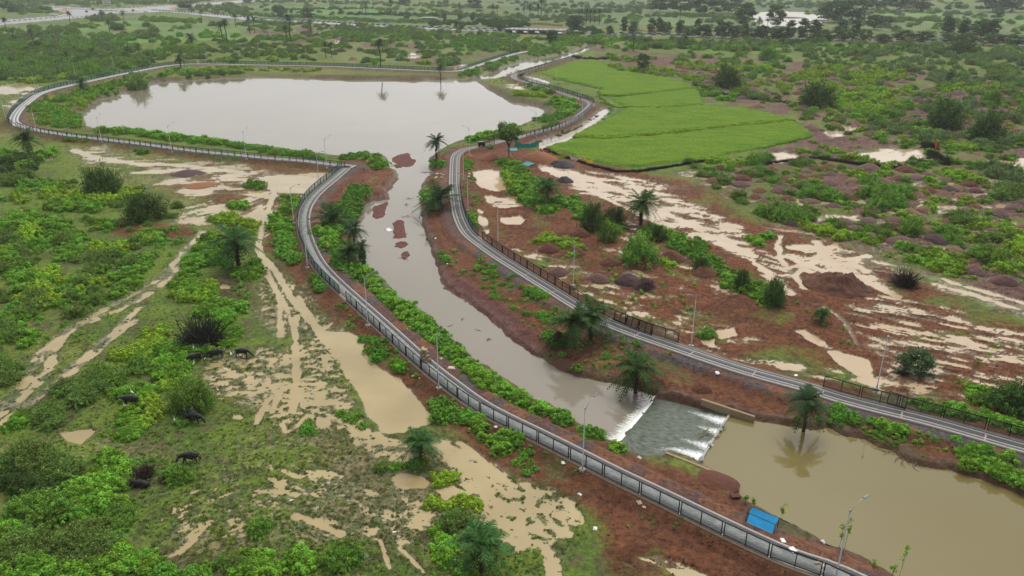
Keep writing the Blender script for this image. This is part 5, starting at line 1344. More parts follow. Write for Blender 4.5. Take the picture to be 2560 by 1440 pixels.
st('T1', [(60, 75), (130, 82), (200, 80)], 8, 24, 4.2, p); st('T3', [(240, 90), (280, 92)], 7, 9, 3.8, p)
st('T0', [(290, 70), (300, 76)], 6, 5, 5.0, p); st('T1', [(345, 88), (380, 90), (370, 70)], 7, 12, 5.0, p); st('T2', [(220, 50), (300, 46), (240, 40)], 6, 18, 4.5, p)
st('T3', [(430, 86), (460, 90), (290, 100)], 6, 9, 3.6, p); st('L0', [(500, 92), (560, 92)], 3, 9, 3.0, p)
st('T3', [(350, 48), (420, 52), (500, 54)], 5, 44, 3.2, 'in the dark reed bed below the junction')
st('T2', [(520, 60), (560, 62)], 5, 9, 3.4, p)
p = 'beyond the road junction'
st('T1', [(0, 10), (60, 28), (120, 30)], 10, 26, 5.5, p); st('T1', [(60, 2), (200, 8), (330, 8), (420, 4)], 5, 50, 6, p); st('T0', [(455, 16), (470, 18)], 4, 7, 5, p)
st('T2', [(480, 18), (560, 22), (620, 28), (560, 12)], 7, 40, 4.6, p); st('L1', [(400, 14), (260, 14), (90, 34)], 3, 14, 4, p)
p = 'in the hedge along the near side of the road'
st('L1', [(600, 34), (700, 42), (820, 47), (960, 54), (1070, 56)], 3, 90, 3.6, p); st('T1', [(480, 26), (560, 34), (640, 40)], 3, 20, 3.6, p)
st('T0', [(1080, 60), (1140, 60), (1200, 62), (1280, 66), (1320, 68)], 4, 34, 3.8, p); st('T0', [(1200, 56), (1230, 58), (1290, 60)], 4, 20, 4.6, p)
st('T0', [(1460, 76), (1500, 80), (1400, 86), (1440, 84)], 5, 26, 3.8, p)
p = 'in the dark hedges between far fields'
st('T0', [(870, 36), (1000, 38), (1100, 40)], 1.6, 34, 3.4, p); st('T2', [(1100, 34), (1180, 40), (1260, 44), (1500, 50)], 4, 40, 4.6, p)
st('T2', [(640, 6), (900, 8), (1100, 16), (1200, 22)], 3, 50, 5, p); st('T1', [(660, 26), (860, 22), (1000, 24)], 1.4, 30, 4, p)
st('T2', [(1280, 10), (1450, 16), (1650, 22), (1500, 30), (1300, 26)], 4, 60, 5, p); st('T1', [(1560, 45), (1700, 40), (1860, 48)], 2, 34, 4.4, p)
st('T2', [(1880, 16), (2000, 18), (2060, 12), (1900, 4)], 5, 30, 5, p); st('T1', [(2200, 48), (2300, 52), (2420, 56)], 2, 24, 4, p)
st('T2', [(2160, 36), (2300, 30), (2500, 44)], 2, 20, 5, p)
# --- west land
p = 'on the left grassland'
st('L0', [(20, 390), (60, 410), (130, 380)], 14, 26, 2.0, 'round the palm at the left edge'); st('T0', [(10, 420), (50, 400), (90, 420)], 16, 16, 2.4, 'round the palm at the left edge')
st('T1', [(20, 455), (60, 450)], 14, 8, 2.4, p); st('L1', [(150, 470), (90, 460), (40, 480)], 10, 14, 1.8, p)
st('L0', [(210, 350), (240, 352)], 5, 6, 1.6, 'below the pond fence'); st('L1', [(160, 350), (200, 348)], 5, 8, 1.6, 'below the pond fence'); st('T1', [(350, 378), (362, 380)], 6, 4, 1.8, 'below the pond fence')
st('L1', [(620, 462), (650, 468)], 9, 10, 1.6, 'left of the pale puddle below the walkway corner'); st('S0', [(490, 388), (530, 396), (640, 402)], 5, 8, 1.2, 'below the pond fence')
st('L2', [(110, 490), (200, 500), (280, 500), (340, 480)], 14, 40, 1.9, p); st('L0', [(130, 520), (190, 515), (240, 525)], 14, 26, 1.9, p)
st('L0', [(20, 560), (60, 545), (130, 565), (160, 590)], 18, 44, 2.0, p); st('L2', [(60, 600), (100, 580), (20, 540)], 16, 24, 1.8, p)
st('L0', [(20, 640), (50, 680), (70, 720)], 20, 32, 1.9, p); st('T1', [(30, 600), (60, 640), (20, 690)], 16, 16, 1.8, p)
st('L2', [(60, 740), (120, 760), (100, 700), (150, 690)], 20, 34, 1.6, p); st('T1', [(90, 760), (110, 740), (60, 780)], 14, 10, 1.7, p)
st('L0', [(150, 640), (180, 630), (200, 600)], 14, 16, 1.6, p); st('T1', [(160, 610), (175, 600)], 10, 5, 1.9, p)
st('L2', [(250, 620), (300, 630), (340, 600), (400, 600)], 14, 32, 1.5, p); st('T1', [(360, 590), (400, 585), (240, 655)], 12, 12, 1.7, p)
st('L0', [(290, 690), (330, 690), (370, 660), (380, 640)], 12, 20, 1.4, p); st('T1', [(230, 660), (220, 710), (200, 700)], 10, 9, 1.5, p)
st('T3', [(240, 750), (230, 760)], 10, 4, 1.4, p); st('S2', [(200, 840), (220, 850), (270, 850), (160, 860)], 12, 8, .9, p)
st('L0', [(10, 800), (30, 820), (20, 850)], 14, 16, 1.5, p); st('T1', [(20, 830), (40, 850)], 12, 8, 1.6, p); st('T1', [(10, 920), (30, 940), (10, 950)], 16, 14, 1.7, p)
st('L0', [(570, 515), (600, 520), (610, 512)], 8, 8, 1.3, 'among the pale mud beside the ruts')
p = 'in the bush belt round the droopy palm'
st('L2', [(530, 560), (560, 550), (620, 560), (640, 590)], 12, 22, 1.8, p); st('L0', [(520, 600), (500, 640), (480, 680)], 16, 34, 1.6, p)
st('L0', [(600, 680), (630, 690), (650, 660), (660, 640)], 14, 20, 1.5, p); st('L1', [(560, 620), (540, 640), (560, 660)], 20, 26, 1.7, p)
st('L2', [(540, 590), (545, 620)], 10, 8, 1.4, p); st('L0', [(440, 700), (480, 720), (470, 750)], 18, 30, 1.5, p)
st('L2', [(520, 700), (530, 730), (510, 750), (440, 740)], 9, 18, 1.3, p); st('L0', [(520, 755), (570, 765), (600, 770), (560, 790)], 10, 18, 1.25, p)
st('S0', [(590, 730), (620, 745), (600, 720)], 10, 6, 1.1, p)
p = 'round the blackish bush by the grazing animals'
st('L0', [(500, 790), (550, 800), (580, 830), (560, 860)], 14, 26, 1.4, p); st('L2', [(400, 830), (380, 860), (350, 880)], 16, 24, 1.3, p)
st('L0', [(400, 880), (450, 880), (520, 885), (430, 900)], 16, 34, 1.35, p); st('L0', [(370, 910), (410, 930), (440, 920), (420, 950)], 18, 36, 1.3, p)
st('L2', [(300, 880), (330, 900), (280, 890)], 12, 12, 1.1, p); st('L2', [(430, 930), (450, 910), (410, 970)], 14, 12, 1.2, p)
st('T3', [(340, 930), (360, 910)], 12, 6, 1.3, p)
p = 'left of the round shrub by the grazing animals'
st('T1', [(180, 970), (200, 1000), (250, 960), (280, 940)], 22, 22, 1.6, p); st('T3', [(230, 930), (260, 950), (300, 950)], 16, 14, 1.4, p)
st('L0', [(280, 990), (340, 990), (380, 980)], 14, 16, 1.1, p); st('L2', [(360, 1000), (390, 1030), (370, 1060)], 14, 12, 1.1, p)
st('L0', [(310, 1040), (340, 1060), (330, 1090), (300, 1090)], 16, 20, 1.1, p); st('S2', [(250, 1080), (290, 1080), (270, 1090)], 8, 4, .7, p)
st('T1', [(100, 1050), (130, 1040), (120, 1070)], 14, 9, 1.5, p); st('T3', [(60, 1000), (40, 1040), (70, 1020)], 16, 12, 1.4, p); st('L0', [(20, 1060), (60, 1050)], 14, 9, 1.1, p)
st('S0', [(440, 1065), (470, 1062)], 7, 5, .8, 'beside the pair of grazing buffalo'); st('S0', [(555, 1085), (420, 1110)], 4, 2, .7, p)
p = 'in the thick bushes at the lower left corner'
st('L0', [(260, 1150), (300, 1170), (280, 1200), (310, 1210)], 16, 24, 1.15, p); st('L0', [(240, 1200), (250, 1250), (290, 1280)], 20, 34, 1.2, p)
st('T1', [(40, 1150), (100, 1170), (150, 1190)], 28, 26, 1.9, p); st('T0', [(20, 1200), (60, 1210), (120, 1240)], 22, 14, 1.7, p)
st('T3', [(60, 1260), (110, 1290), (160, 1280)], 26, 22, 1.7, p); st('L0', [(190, 1200), (180, 1260), (200, 1300)], 14, 22, 1.1, p)
st('L0', [(20, 1330), (60, 1320), (30, 1360)], 18, 16, 1.2, p); st('T1', [(40, 1370), (90, 1370), (60, 1400)], 24, 20, 1.6, p)
st('T1', [(200, 1350), (240, 1370), (200, 1400)], 26, 20, 1.7, p); st('T3', [(280, 1270), (310, 1300), (300, 1330)], 14, 12, 1.2, p)
st('L0', [(20, 1430), (120, 1430), (220, 1430), (300, 1420)], 20, 40, 1.15, p); st('L0', [(290, 1370), (310, 1400)], 14, 12, 1.0, p)
st('L0', [(330, 1410), (360, 1420), (350, 1400)], 16, 12, 1.0, 'in the round clump on the bottom edge'); st('L1', [(400, 1430), (430, 1440)], 12, 7, .9, 'on the bottom edge')
st('L1', [(470, 1435), (520, 1440)], 12, 9, .9, 'on the bottom edge')
st('L0', [(620, 1400), (660, 1410), (620, 1430), (680, 1430)], 16, 24, 1.0, 'in the wide clump on the bottom edge'); st('L0', [(730, 1410), (760, 1400), (750, 1430)], 16, 18, 1.0, 'in the wide clump on the bottom edge')
st('T1', [(560, 1415), (590, 1420)], 12, 5, 1.0, 'on the bottom edge'); st('T3', [(830, 1410), (860, 1390), (880, 1400)], 16, 12, 1.2, 'on the bottom edge')
st('T3', [(650, 1330), (655, 1322)], 8, 3, 1.1, 'alone on the wet grass near the bottom'); st('L1', [(440, 1200), (450, 1190)], 8, 4, 1.2, 'right of the reddish brush pile'); st('T3', [(440, 1190), (455, 1200)], 8, 3, 1.3, 'right of the reddish brush pile')
st('S0', [(380, 1160), (410, 1155), (350, 1150), (330, 1190)], 8, 7, .6, 'round the reddish brush pile')
p = 'round the lowest palm'
st('L2', [(1080, 1260), (1110, 1270), (1140, 1250), (1190, 1270)], 12, 14, .9, p); st('T1', [(1130, 1310), (1150, 1300)], 14, 7, 1.1, p)
st('L0', [(1090, 1330), (1110, 1360), (1100, 1400), (1130, 1390)], 14, 22, .9, p); st('L0', [(1150, 1420), (1180, 1440)], 10, 7, .8, p); st('S0', [(1060, 1440), (1320, 1400), (1330, 1420)], 8, 5, .6, p)
p = 'round the small palm below the tan puddle'
st('L0', [(1020, 1155), (1060, 1160), (980, 1165)], 8, 9, .8, p); st('L2', [(1090, 1185), (1120, 1195), (1140, 1185), (1080, 1210)], 10, 10, .75, p); st('T1', [(950, 1175), (960, 1165)], 8, 4, .8, p)
st('L0', [(840, 1035), (870, 1045), (900, 1040)], 9, 9, .7, 'left of the tan puddle'); st('L1', [(770, 1050), (760, 1075), (790, 1080)], 8, 8, .7, 'left of the tan puddle'); st('L1', [(870, 1060), (910, 1070)], 8, 6, .7, 'left of the tan puddle')

def fieldsc(kinds, poly, nclus, per, r0, r1, place):
    P = np.array(poly, float); lo = P.min(0); hi = P.max(0); c = 0; tr = 0
    while c < nclus and tr < nclus * 40:
        tr += 1; x, y = rng.uniform(lo, hi)
        if not inside(np.array([x]), np.array([y]), P)[0]: continue
        c += 1; k = kinds[rng.integers(len(kinds))]; m = 1 + rng.integers(per); sc_ = (y + 79) / 50 * .92
        for j in range(m):
            FX.append((k, x + rng.normal(0, 1) * sc_ * 2.6 * (m > 1), y + rng.normal(0, 1) * sc_ * .75 * (m > 1), rng.uniform(r0, r1) ** 1.0, place))
FX = []
p = 'in the purple soil waste beyond the rice field'
fieldsc(['T1', 'T2', 'T3', 'T3', 'L2', 'L2', 'L0', 'L3'], [(1540, 130), (1800, 130), (2560, 165), (2560, 380), (2300, 365), (2040, 335), (1990, 290), (1780, 225), (1600, 175)], 210, 4, .9, 2.3, p)
fieldsc(['T1', 'T2', 'T3'], [(1900, 120), (2560, 150), (2560, 330), (2250, 240), (2000, 180)], 60, 4, 1.6, 3.0, p)
fieldsc(['L2', 'L3', 'L0'], [(1980, 190), (2200, 210), (2300, 290), (2150, 300), (2000, 240)], 60, 5, 1.4, 2.4, p)
fieldsc(['T0', 'T1', 'T2', 'L0'], [(1560, 98), (2560, 118), (2560, 150), (1560, 120)], 160, 4, 2.4, 4.2, 'at the foot of the road trees')
p = 'in the heap field'
fieldsc(['T3', 'T1', 'L2', 'L3', 'L0', 'S2'], [(1880, 440), (2300, 415), (2560, 440), (2560, 700), (2340, 660), (2080, 580), (1900, 520)], 70, 4, .8, 1.9, p)
fieldsc(['S0', 'S2', 'L3'], [(1880, 440), (2300, 415), (2560, 440), (2560, 740), (2340, 690), (2080, 600), (1900, 540)], 120, 3, .5, 1.1, p)
fieldsc(['L2', 'T3', 'S0', 'L0'], [(1700, 405), (2040, 345), (2560, 365), (2560, 430), (1760, 450)], 60, 4, .9, 1.8, 'below the lower corner of the rice field')
p = 'in the green land left of the purple patch'
fieldsc(['T1', 'T3', 'T2', 'L0', 'L1', 'L2'], [(380, 90), (860, 100), (1280, 100), (1290, 125), (1100, 165), (860, 155), (380, 150)], 120, 4, 1.6, 3.4, p)
fieldsc(['T1', 'T2', 'T3', 'L1'], [(600, 52), (1260, 82), (1260, 105), (860, 100), (600, 75)], 120, 4, 2.0, 3.8, 'in the rough land beyond the far shore')
p = 'in the thick scrub on the upper left'
fieldsc(['T1', 'T3', 'T2', 'T0', 'T3'], [(0, 85), (340, 95), (400, 140), (330, 170), (200, 190), (0, 205)], 130, 4, 2.6, 4.6, p)
fieldsc(['T1', 'T2', 'L0', 'T3'], [(0, 68), (300, 55), (560, 66), (600, 100), (340, 110), (0, 100)], 36, 4, 2.0, 3.6, 'on the grassy land below the road junction')
fieldsc(['T1', 'T2', 'T3'], [(0, 0), (460, 0), (640, 6), (460, 12), (330, 14), (120, 12), (0, 20)], 110, 5, 3, 6, 'beyond the road junction')
fieldsc(['T2', 'T1', 'L0', 'T2'], [(560, 8), (1200, 0), (1900, 0), (1900, 60), (1500, 60), (1200, 50), (860, 40), (560, 20)], 130, 4, 2.2, 4.6, 'on the misty fields beyond the road')
fieldsc(['T2', 'T1', 'L0'], [(1900, 0), (2560, 0), (2560, 80), (2150, 76)], 120, 4, 2.2, 4.4, 'on the misty fields beyond the road')
fieldsc(['L0', 'T1', 'L2', 'S0'], [(1290, 95), (1600, 95), (1560, 130), (1500, 112), (1380, 135), (1300, 130)], 80, 4, 1.6, 3.0, 'between the inlet channel and the road')
p = 'on the left grassland'
fieldsc(['L0', 'L2', 'L1', 'T1', 'L0'], [(0, 430), (180, 440), (420, 500), (420, 560), (470, 600), (380, 700), (200, 780), (0, 900)], 62, 5, .8, 1.9, p)
fieldsc(['S0', 'S2', 'S0'], [(0, 430), (420, 500), (520, 600), (380, 720), (200, 830), (60, 900), (0, 900)], 140, 3, .5, 1.0, p)
fieldsc(['S0', 'S2'], [(400, 1080), (1000, 1150), (1100, 1400), (500, 1440), (340, 1300)], 40, 3, .2, .5, 'scattered over the wet grass near the bottom')
fieldsc(['S0', 'S0', 'L1'], [(1120, 600), (1200, 640), (1420, 770), (1600, 870), (1560, 930), (1440, 900), (1240, 780)], 50, 3, .45, .9, 'on the red slope between the river and the striped walkway')
fieldsc(['S0', 'S2'], [(1250, 600), (1700, 640), (1760, 800), (1500, 770)], 40, 3, .4, .9, 'among the red soil heaps')
fieldsc(['S0', 'S2', 'L1'], [(2050, 1030), (2300, 1090), (2290, 1150), (2180, 1120), (2080, 1070)], 36, 3, .35, .75, 'above the olive pool beside the striped walkway')
fieldsc(['S0', 'S2'], [(1480, 150), (1280, 175), (1220, 196), (1400, 250), (1460, 270), (1330, 330), (1240, 345)], 50, 3, .8, 1.5, 'inside the walkway loop right of the pond')
fieldsc(['L0', 'S0', 'L2'], [(70, 250), (330, 190), (400, 190), (250, 240), (200, 310), (80, 310)], 60, 4, 1.0, 2.0, 'on the left shore of the wide pond')
NAMES = {'L': ('leafy_bush', 'leafy bush'), 'T': ('thorn_shrub', 'thorn shrub'), 'S': ('small_plant', 'small plant')}
COLW = {'L0': 'bright green', 'L1': 'fresh green', 'L2': 'yellow green', 'L3': 'lime green', 'T0': 'very dark green', 'T1': 'olive green', 'T2': 'grey green', 'T3': 'mid green', 'S0': 'fresh green', 'S2': 'lime green'}
allb = []
for k, pts, hw, n, r, place, h in Q:
    pts = np.array(pts, float)
    if len(pts) == 1: pts = np.repeat(pts, 2, 0)
    Ls = np.r_[0, np.cumsum(np.hypot(*np.diff(pts, axis=0).T))]
    n = int(n * (1.25 if k[0] != 'S' else 1))
    t = (np.arange(n) + rng.uniform(0, 1, n)) / n * Ls[-1]
    x = np.interp(t, Ls, pts[:, 0]); y = np.interp(t, Ls, pts[:, 1])
    ang = rng.uniform(0, 2 * PI, n); rad = hw * np.sqrt(rng.uniform(0, 1, n))
    # vertical half width is foreshortened
    fs = .55 if y.mean() > 250 else .42
    if y.mean() < 240: rad = rad * 1.5
    x = x + np.cos(ang) * rad * 1.35; y = y + np.sin(ang) * rad * (fs + .35)
    for i in range(n):
        allb.append((k, x[i], y[i], r * rng.uniform(.62, 1.22), place))
allb += FX
P3 = at_many([b[1] for b in allb], [b[2] for b in allb])
keep = []
for b, q in zip(allb, P3):
    keep.append((b[0], q, b[3], b[4], b[3] / max(q[1], 20)))
# not on the paving, not in open water
xy = np.array([k[1][:2] for k in keep])
ok = np.ones(len(keep), bool)
for P, side, wd in WALKS:
    d, sd = seg_d(xy[:, 0], xy[:, 1], P, False, 12)
    e = np.where(d * sd * side > 0, d - wd, d)
    rr_ = np.array([k[2] for k in keep])
    ok &= e > np.minimum(rr_ * .62, 1.3)
for bi, (P, wz, sl) in enumerate(BODIES[:3]):
    d = sdf(xy[:, 0], xy[:, 1], P, 10); ok &= d > .5
_z, _c, _wet, _wf, _wt, _e = terrain(xy[:, 0], xy[:, 1], True)
ok &= (_wet < .04) | (np.arange(len(keep)) < len(keep) - len(FX)) & (_wet < .3)
ok &= ~inside(xy[:, 0], xy[:, 1], PADW)
for P, hw, w in TRW:
    d, _q = seg_d(xy[:, 0], xy[:, 1], P, False, 5); ok &= d > hw + .35 * np.array([k[2] for k in keep])
for P in ROADS: ok &= ~inside(xy[:, 0], xy[:, 1], P)
keep = [k for k, o in zip(keep, ok) if o]

def size_word(kd, r):
    lo, hi = {'L': (1.0, 2.0), 'T': (1.3, 2.8), 'S': (.6, 1.0)}[kd]
    return 'small' if r < lo else ('large' if r > hi else 'medium')
def spots_to_objects():
    stuff = {}
    box = {}
    for k in keep:
        x_, y_, _z = scr(k[1][0], k[1][1], k[1][2]); b = box.setdefault(k[3], [x_, x_, y_, y_])
        b[0] = min(b[0], x_); b[1] = max(b[1], x_); b[2] = min(b[2], y_); b[3] = max(b[3], y_)
    def pos(q, place):
        x_, y_, _z = scr(q[0], q[1], q[2]); b = box[place]
        i = int(4.999 * (x_ - b[0]) / max(b[1] - b[0], 1)); j = int(3.999 * (y_ - b[2]) / max(b[3] - b[2], 1))
        return ('topmost', 'upper', 'lower', 'bottom')[j] + ' ' + ('leftmost', 'left', 'central', 'right', 'rightmost')[i]
    for kd in 'LTS':
        lst = sorted([k for k in keep if k[0][0] == kd], key=lambda k: -k[4])
        one, rest = lst[:295], lst[295:]
        for k, q, r, place, _ in one:
            v = BM[k][rng.integers(len(BM[k]))]
            o = ob(NAMES[kd][0], v, None, (q[0], q[1], q[2] - .05), rng.uniform(0, 6.28), (r, r * rng.uniform(.85, 1.15), r * rng.uniform(.8, 1.15) * BASE_H[kd]))
            tag(o, '%s %s %s %s' % (pos(q, place), COLW[k], NAMES[kd][1] if kd != 'S' else 'plant', place), NAMES[kd][1], '%s %s' % (NAMES[kd][1], place))
        for k, q, r, place, _ in rest: stuff.setdefault((k, place), []).append((q, r))
    return stuff

def gn_scatter():
    ng = bpy.data.node_groups.new('scatter', 'GeometryNodeTree')
    ng.interface.new_socket('Geometry', in_out='INPUT', socket_type='NodeSocketGeometry')
    ng.interface.new_socket('Source', in_out='INPUT', socket_type='NodeSocketObject')
    ng.interface.new_socket('Geometry', in_out='OUTPUT', socket_type='NodeSocketGeometry')
    n = ng.nodes; l = ng.links
    i = n.new('NodeGroupInput'); o = n.new('NodeGroupOutput')
    oi = n.new('GeometryNodeObjectInfo'); oi.transform_space = 'ORIGINAL'; oi.inputs['As Instance'].default_value = True
    l.new(i.outputs['Source'], oi.inputs['Object'])
    ip = n.new('GeometryNodeInstanceOnPoints')
    l.new(i.outputs['Geometry'], ip.inputs['Points']); l.new(oi.outputs['Geometry'], ip.inputs['Instance'])
    a = n.new('GeometryNodeInputNamedAttribute'); a.data_type = 'FLOAT_VECTOR'; a.inputs['Name'].default_value = 'size3'
    b = n.new('GeometryNodeInputNamedAttribute'); b.data_type = 'FLOAT_VECTOR'; b.inputs['Name'].default_value = 'turn'
    l.new(a.outputs[0], ip.inputs['Scale'])
    e2r = n.new('FunctionNodeEulerToRotation'); l.new(b.outputs[0], e2r.inputs[0]); l.new(e2r.outputs[0], ip.inputs['Rotation'])
    l.new(ip.outputs[0], o.inputs[0])
    return ng
NG = gn_scatter()
SRC_ID = [s.identifier for s in NG.interface.items_tree if getattr(s, 'name', '') == 'Source'][0]
def stuff_of(name, label, cat, src, items, hz=1.0):
    pts = [tuple(q) for q, r in items]
    me = bpy.data.meshes.new(name); me.from_pydata([(p[0], p[1], p[2] - .05) for p in pts], [], [])
    rs = np.random.default_rng(len(items))
    sc = np.array([(r, r * rs.uniform(.85, 1.15), r * rs.uniform(.8, 1.15) * hz) for q, r in items], np.float32)
    tn = np.array([(0, 0, rs.uniform(0, 6.28)) for _ in items], np.float32)
    a = me.attributes.new('size3', 'FLOAT_VECTOR', 'POINT'); a.data.foreach_set('vector', sc.ravel())
    a = me.attributes.new('turn', 'FLOAT_VECTOR', 'POINT'); a.data.foreach_set('vector', tn.ravel())
    o = ob(name, me); md = o.modifiers.new('scatter', 'NODES'); md.node_group = NG; md[SRC_ID] = src
    return tag(o, label, cat, kind='stuff')
srcs = {}
stuff = spots_to_objects()
for o in list(C.objects):
    if o.type == 'MESH' and o.data.name.startswith('bush_mesh') and o.data.name not in srcs: srcs[o.data.name] = o
nstuff = 0
for (k, place), items in stuff.items():
    v = [m for m in BM[k] if m.name in srcs]
    if not v:
        q, r = items[0]
        o = ob(NAMES[k[0]][0], BM[k][0], None, (q[0], q[1], q[2] - .05), 0, r); srcs[BM[k][0].name] = o; v = [BM[k][0]]
        tag(o, 'single %s %s %s' % (COLW[k], NAMES[k[0]][1], place), NAMES[k[0]][1], '%s %s' % (NAMES[k[0]][1], place))
        items = items[1:]
    if items:
        stuff_of('undergrowth', 'mass of %s bushes %s' % (COLW[k], place), 'undergrowth', srcs[v[len(items) % len(v)].name], items, BASE_H[k[0]]); nstuff += len(items)
print('bushes', len(keep), 'in stuff', nstuff)

# ------------------------------------------------------------------ palms
def frond(rs, L_, az, el, droop, lw=.15, n=14):
    """centres, normals, sizes and tips of leaflets along an arching rachis"""
    t = np.linspace(0, 1, n + 1)
    x = L_ * (t * math.cos(el)); z = L_ * (t * math.sin(el) - droop * t ** 2)
    P = np.stack([x * math.cos(az), x * math.sin(az), z], -1)
    T = np.gradient(P, axis=0); T /= np.linalg.norm(T, axis=1)[:, None]
    side = np.array([-math.sin(az), math.cos(az), 0])
    out = []
    for i in range(1, n + 1):
        l_ = L_ * .24 * math.sin(PI * min(.12 + .80 * t[i], 1)) + .05
        for s in (-1, 1):
            d = side * s * .85 + T[i] * .6 + np.array([0, 0, -.22 + rs.normal(0, .12)]); d /= np.linalg.norm(d)
            w = T[i] * lw * .5
            a = P[i]; b = a + d * l_
            out += [a - w, a + w, b + w * .25, b - w * .25]
    for i in range(n):   # rachis
        w = side * .03 * (1.3 - t[i])
        out += [P[i] - w, P[i] + w, P[i + 1] + w * .8, P[i + 1] - w * .8]
    return out
def palm(seed, trunk=3.5, R=2.4, up=34, skirt=22, droop=.75, droopy=False):
    rs = np.random.default_rng(seed); V = []
    for i in range(up):
        el = math.radians(rs.uniform(-14, 66)) if not droopy else math.radians(rs.uniform(-20, 60))
        V += frond(rs, R * rs.uniform(.85, 1.1), 2.39996 * i + rs.uniform(-.2, .2), el, droop * rs.uniform(.7, 1.2) * (.35 + .65 * math.cos(el)))
    crown = quadmesh('crown', np.array(V), M_FROND[seed % 2])
    V = []
    for i in range(skirt):
        V += frond(rs, R * rs.uniform(.38, .62), 2.39996 * i + rs.uniform(-.3, .3), math.radians(rs.uniform(-45, -5)), rs.uniform(.55, .9), n=8, lw=.12)
    dry = quadmesh('dead_fronds', np.array(V), M_DRY) if V else None
    b = MB(); k = 9
    pts = [(0.02 * trunk * math.sin(j * .8 + seed), .02 * trunk * math.cos(j + seed), -.4 + (trunk + .4) * j / k) for j in range(k + 1)]
    b.tube(pts, [.24 if j == 0 else (.17 + .035 * (j % 2)) for j in range(k)] + [.24], 8)
    for j in range(26):   # cut leaf bases
        z = trunk * (j + 3) / 29; a = j * 2.4; c = (math.cos(a), math.sin(a))
        b.bar((c[0] * .14, c[1] * .14, z), (c[0] * .27, c[1] * .27, z + .16), .07)
    tr = b.mesh('trunk', M_PALMB, True)
    return crown, dry, tr, pts[-1]
PV = {}
for i, (tr, R, up, sk, dr, dy) in enumerate(((2.6, 2.5, 34, 20, .6, False), (4.2, 2.7, 34, 12, .62, False), (6.5, 2.8, 30, 10, .6, False), (1.0, 3.1, 28, 6, .45, False), (2.2, 1.9, 30, 34, 1.1, True), (9.0, 2.5, 38, 16, .75, False))):
    PV[i] = palm(500 + i, tr, R, up, sk, dr, dy)
TRK = {0: 2.6, 1: 4.2, 2: 6.5, 3: 1.0, 4: 2.2, 5: 9.0}
def put_palm(px, py, v, topy, label, group=None, hsc=None, dead=False, lean=0):
    q = at_many([px], [py])[0]
    # height from the photograph: top of the crown
    zc = q[1] * CP + (H - q[2]) * SP
    hgt = (py - topy) / F * zc / CP
    crown, dry, tr, tip = PV[v]
    nat = TRK[v] + (1.9 if v != 3 else 2.0)
    s = max(.5, min(2.2, hgt / nat))
    r = tag(ob('palm_tree', None, None, q, rng.uniform(0, 6.28), s), label, 'palm', group)
    if lean: r.rotation_euler[1] = lean
    if not dead: ob('crown', crown, r, tip)
    if dry: ob('dead_fronds', dry, r, tip)
    ob('trunk', tr, r)
    return r
GP = 'date palms near the walkways'
for a in (
    (597, 668, 0, 556, 'shaggy dark palm standing in the bushes left of the braided ruts'), (1092, 403, 1, 333, 'palm at the river mouth in front of the wide pond'),
    (1099, 520, 3, 458, 'low palm leaning over the path bank beside the shallow river'), (1601, 562, 0, 471, 'stout palm standing against the flooded pale track'),
    (1368, 512, 0, 437, 'shaggy palm in the bright bush belt beside the black gravel heap'), (832, 568, 3, 512, 'very low spreading palm inside the bend of the left walkway'),
    (888, 632, 1, 548, 'palm on the river bank behind the vine covered one'), (875, 664, 0, 598, 'shorter palm nearest the left walkway in the group of three'),
    (1432, 862, 0, 752, 'left one of the twin palms on the river bank'), (1476, 848, 0, 738, 'right one of the twin palms beside the striped walkway'),
    (1590, 966, 0, 846, 'bushy palm on the red bank just above the weir'), (2008, 1078, 1, 950, 'palm at the edge of the olive pool mirrored in the water'),
    (1052, 1152, 0, 1062, 'small dark palm standing in the puddles below the left walkway'), (1204, 1430, 0, 1292, 'lowest palm with a thick dead skirt near the bottom edge'),
    (75, 392, 0, 322, 'palm near the left edge below the pond walkway'), (208, 229, 0, 194, 'small palm on the left shore inside the pond walkway'),
    (453, 176, 1, 138, 'palm standing before the far pond fence'), (952, 169, 5, 101, 'tall slim palm behind the far pond fence'), (1101, 194, 2, 146, 'dark palm at the water end of the far shore')):
    put_palm(*a, group=GP)
put_palm(1395, 858, 4, 802, 'collapsed dead palm with hanging fronds left of the twin palms', GP, dead=True)
put_palm(2052, 806, 4, 748, 'drooping palm stump standing in the red mud', GP)
GF = 'palms scattered across the far land'
far_palms = [(568, 108, 5, 52), (556, 100, 2, 55), (178, 66, 5, 30), (258, 56, 2, 27), (275, 82, 2, 51), (311, 56, 2, 30), (505, 52, 2, 26), (590, 68, 2, 36), (625, 84, 5, 46), (638, 84, 5, 46), (717, 105, 5, 66), (727, 104, 5, 41), (778, 83, 2, 52), (479, 113, 0, 77), (815, 144, 5, 108), (829, 144, 5, 106), (18, 82, 5, 46), (37, 104, 2, 74), (82, 104, 2, 74), (233, 142, 0, 118), (322, 152, 2, 116), (350, 146, 2, 112), (172, 168, 2, 130),
             (978, 32, 5, 0), (915, 32, 2, 8), (906, 30, 2, 10), (1049, 14, 5, -4), (1024, 26, 5, 0), (1232, 40, 2, 12), (1243, 40, 2, 14), (1310, 42, 2, 18), (1325, 44, 2, 14), (1345, 44, 5, 12), (1353, 42, 5, -2), (1367, 48, 2, 26), (1312, 18, 5, -6), (1148, 27, 2, 8), (1454, 56, 5, 26), (1466, 58, 5, 24), (1476, 58, 5, 24), (1486, 58, 5, 24), (1498, 62, 5, 24), (1448, 52, 2, 28), (1583, 129, 2, 88), (1711, 118, 2, 88), (1700, 50, 5, 20), (1770, 0, 2, -20), (640, 4, 5, -14), (1897, 68, 2, 44), (1918, 68, 2, 48), (934, 22, 5, -8), (1196, 18, 5, -8)]
